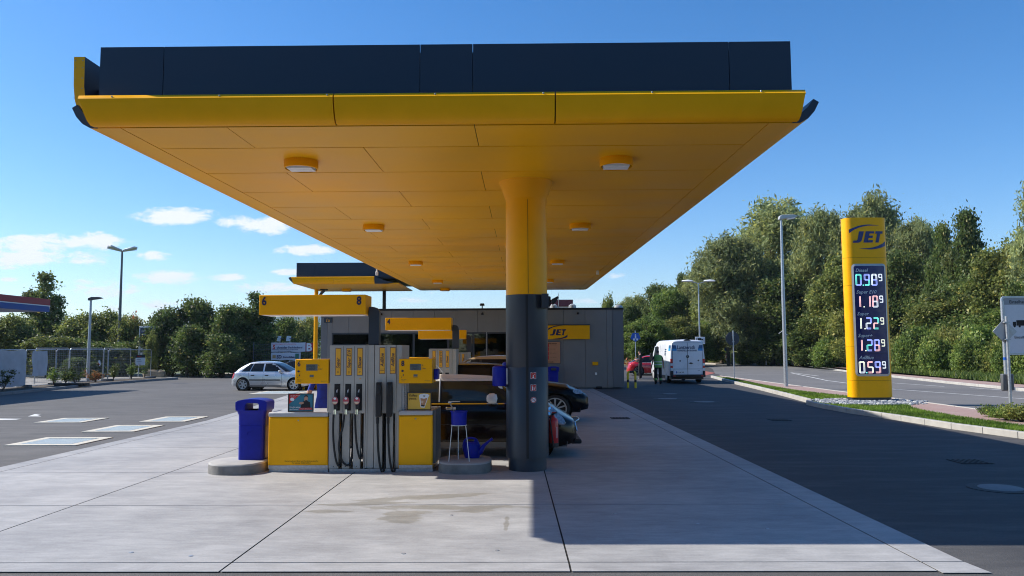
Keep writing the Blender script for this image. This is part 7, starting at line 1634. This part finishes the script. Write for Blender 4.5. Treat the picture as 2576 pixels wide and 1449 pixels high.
# far bank of low weeds in front of the shrubs (uncountable)
def blades(name,pts_fn,n,h_,m_,seed,label,wd=.012):
    rg=np.random.default_rng(seed); P=pts_fn(rg,n); a=rg.random(n)*6.28; d=np.stack([np.cos(a),np.sin(a),np.zeros(n)],1); L_=h_*(.5+rg.random(n)); lean=rg.normal(size=(n,3))*.35*L_[:,None]; lean[:,2]=0
    V=np.stack([P-d*wd,P+d*wd,P+lean+np.stack([np.zeros(n),np.zeros(n),L_],1)],1).reshape(-1,3).astype(np.float32)
    me=bpy.data.meshes.new(name); me.vertices.add(n*3); me.vertices.foreach_set('co',V.ravel()); me.loops.add(n*3); me.loops.foreach_set('vertex_index',np.arange(n*3,dtype=np.int32)); me.polygons.add(n); me.polygons.foreach_set('loop_start',np.arange(0,n*3,3,dtype=np.int32)); me.polygons.foreach_set('loop_total',np.full(n,3,dtype=np.int32)); me.update(); me.validate(); me.materials.append(m_)
    o=bpy.data.objects.new(name,me); COL.objects.link(o); return tag(o,label,'grass',kind='stuff')
LA=leafmat('grass_blades',(.10,.20,.02),(.19,.30,.035),(.24,.28,.05),.05)
KOs=samp(KO,80); PVs=samp(PV,80); ky=np.array([q[1] for q in KOs][::-1]); kx=np.array([q[0] for q in KOs][::-1]); px_=np.array([q[0] for q in PVs][::-1]); py_=np.array([q[1] for q in PVs][::-1])
def lawnpts(rg,n):
    y=12+rg.random(n)**1.3*36; a=np.interp(y,ky,kx)+.03; b=np.interp(y,py_,px_); x=a+(b-a)*rg.random(n)
    bad=(((x-11.5)/1.8)**2+((y-26)/1.5)**2<1); x=np.where(bad,a+.1,x); y=np.where(bad,12+rg.random(n)*8,y); a=np.interp(y,ky,kx)+.03; b=np.interp(y,py_,px_); x=np.where(bad,a+(b-a)*rg.random(n),x); return np.stack([x,y,np.full(n,.10)],1)
blades('lawn_blades',lawnpts,60000,.06,LA,3,'short bright green grass on the strip between kerb and pavement')
FKi=FK[::-1]; fy=np.array([q[1] for q in FKi]); fx=np.array([q[0] for q in FKi])
def vergepts(rg,n):
    y=28+rg.random(n)*75; x=np.interp(y,fy,fx)+2.2+rg.random(n)**1.2*7; return np.stack([x,y,np.full(n,.09)],1)
blades('verge_weeds',vergepts,45000,.34,LG,4,'rough green weeds on the verge before the shrubs across the road',wd=.035)
# ---- hills
def hill(name,pts,Y,col,seed,depth=400):
    rg=random.Random(seed); m=MB(); rows=[]
    xs=np.linspace(pts[0][0],pts[-1][0],90)
    prof=[interp(pts,x)*(1+.02*math.sin(x*.013*seed)+.015*math.sin(x*.041+seed)) for x in xs]
    for k,(f_,dy) in enumerate(((0,-depth*.5),(.45,-depth*.3),(.8,-depth*.12),(1,0),(.6,depth*.5),(0,depth))): rows.append([(x,Y+dy,max(p,0)*f_-.5) for x,p in zip(xs,prof)])
    m.grid(rows); k=NT(name+'_woods'); p=k.pos(); n_=k.noise(p,.012,6,.65); k.l(k.mix(k.ramp(n_,.35,.65),col,tuple(c*1.35 for c in col)),k.b.inputs['Base Color']); k.b.inputs['Roughness'].default_value=1; k.b.inputs['Specular IOR Level'].default_value=0
    return struct(name,m,k.m,smooth=80)
hz=lambda px,py,Y: (at(px,py,Y)[0],at(px,py,Y)[1])
Y=2600; hill('far_hills',[hz(-700,830,Y),hz(-200,815,Y),hz(0,806,Y),hz(60,797,Y),hz(180,812,Y),hz(350,826,Y),hz(380,817,Y),hz(470,812,Y),hz(600,806,Y),hz(700,796,Y),hz(790,792,Y),hz(900,800,Y),hz(1100,815,Y),hz(1400,830,Y),hz(1700,840,Y),hz(2200,845,Y),hz(3000,850,Y)],Y,(.035,.06,.05),3)
Y=700; hill('wooded_hill',[hz(-600,850,Y),hz(-100,815,Y),hz(40,797,Y),hz(100,800,Y),hz(150,822,Y),hz(260,845,Y),hz(420,862,Y),hz(640,868,Y),hz(900,872,Y)],Y,(.045,.075,.03),5,depth=200)
# far-off wood closing the horizon on both sides of the road
rg_=random.Random(4); bl=[(at(px,0,230)[0],230+rg_.uniform(-15,15),4,7,6,rg_.uniform(5,8.5)) for px in range(-300,3000,42)]
o=leafcloud('distant_wood',bl,4200,9,1.1,1.2,LD,5); tag(o,'far dark line of woodland closing the horizon behind the field','wood',kind='stuff')
# ---- air: faint haze so that the hills fade to blue
m=MB(); m.box(-1500,1500,-80,3300,-1.2,200); hzv=m.build('haze',None,None,smooth=0); hm=bpy.data.materials.new('haze'); hm.use_nodes=True; n_=hm.node_tree; n_.nodes.remove(n_.nodes['Principled BSDF']); pv=n_.nodes.new('ShaderNodeVolumePrincipled'); pv.inputs['Color'].default_value=(.70,.84,1,1); pv.inputs['Density'].default_value=.00016; pv.inputs['Anisotropy'].default_value=.2
n_.links.new(pv.outputs[0],n_.nodes['Material Output'].inputs['Volume']); hzv.data.materials.clear(); hzv.data.materials.append(hm); hzv['kind']='stuff'; hzv['label']='thin blue air between the forecourt and the far hills'; hzv['category']='haze'
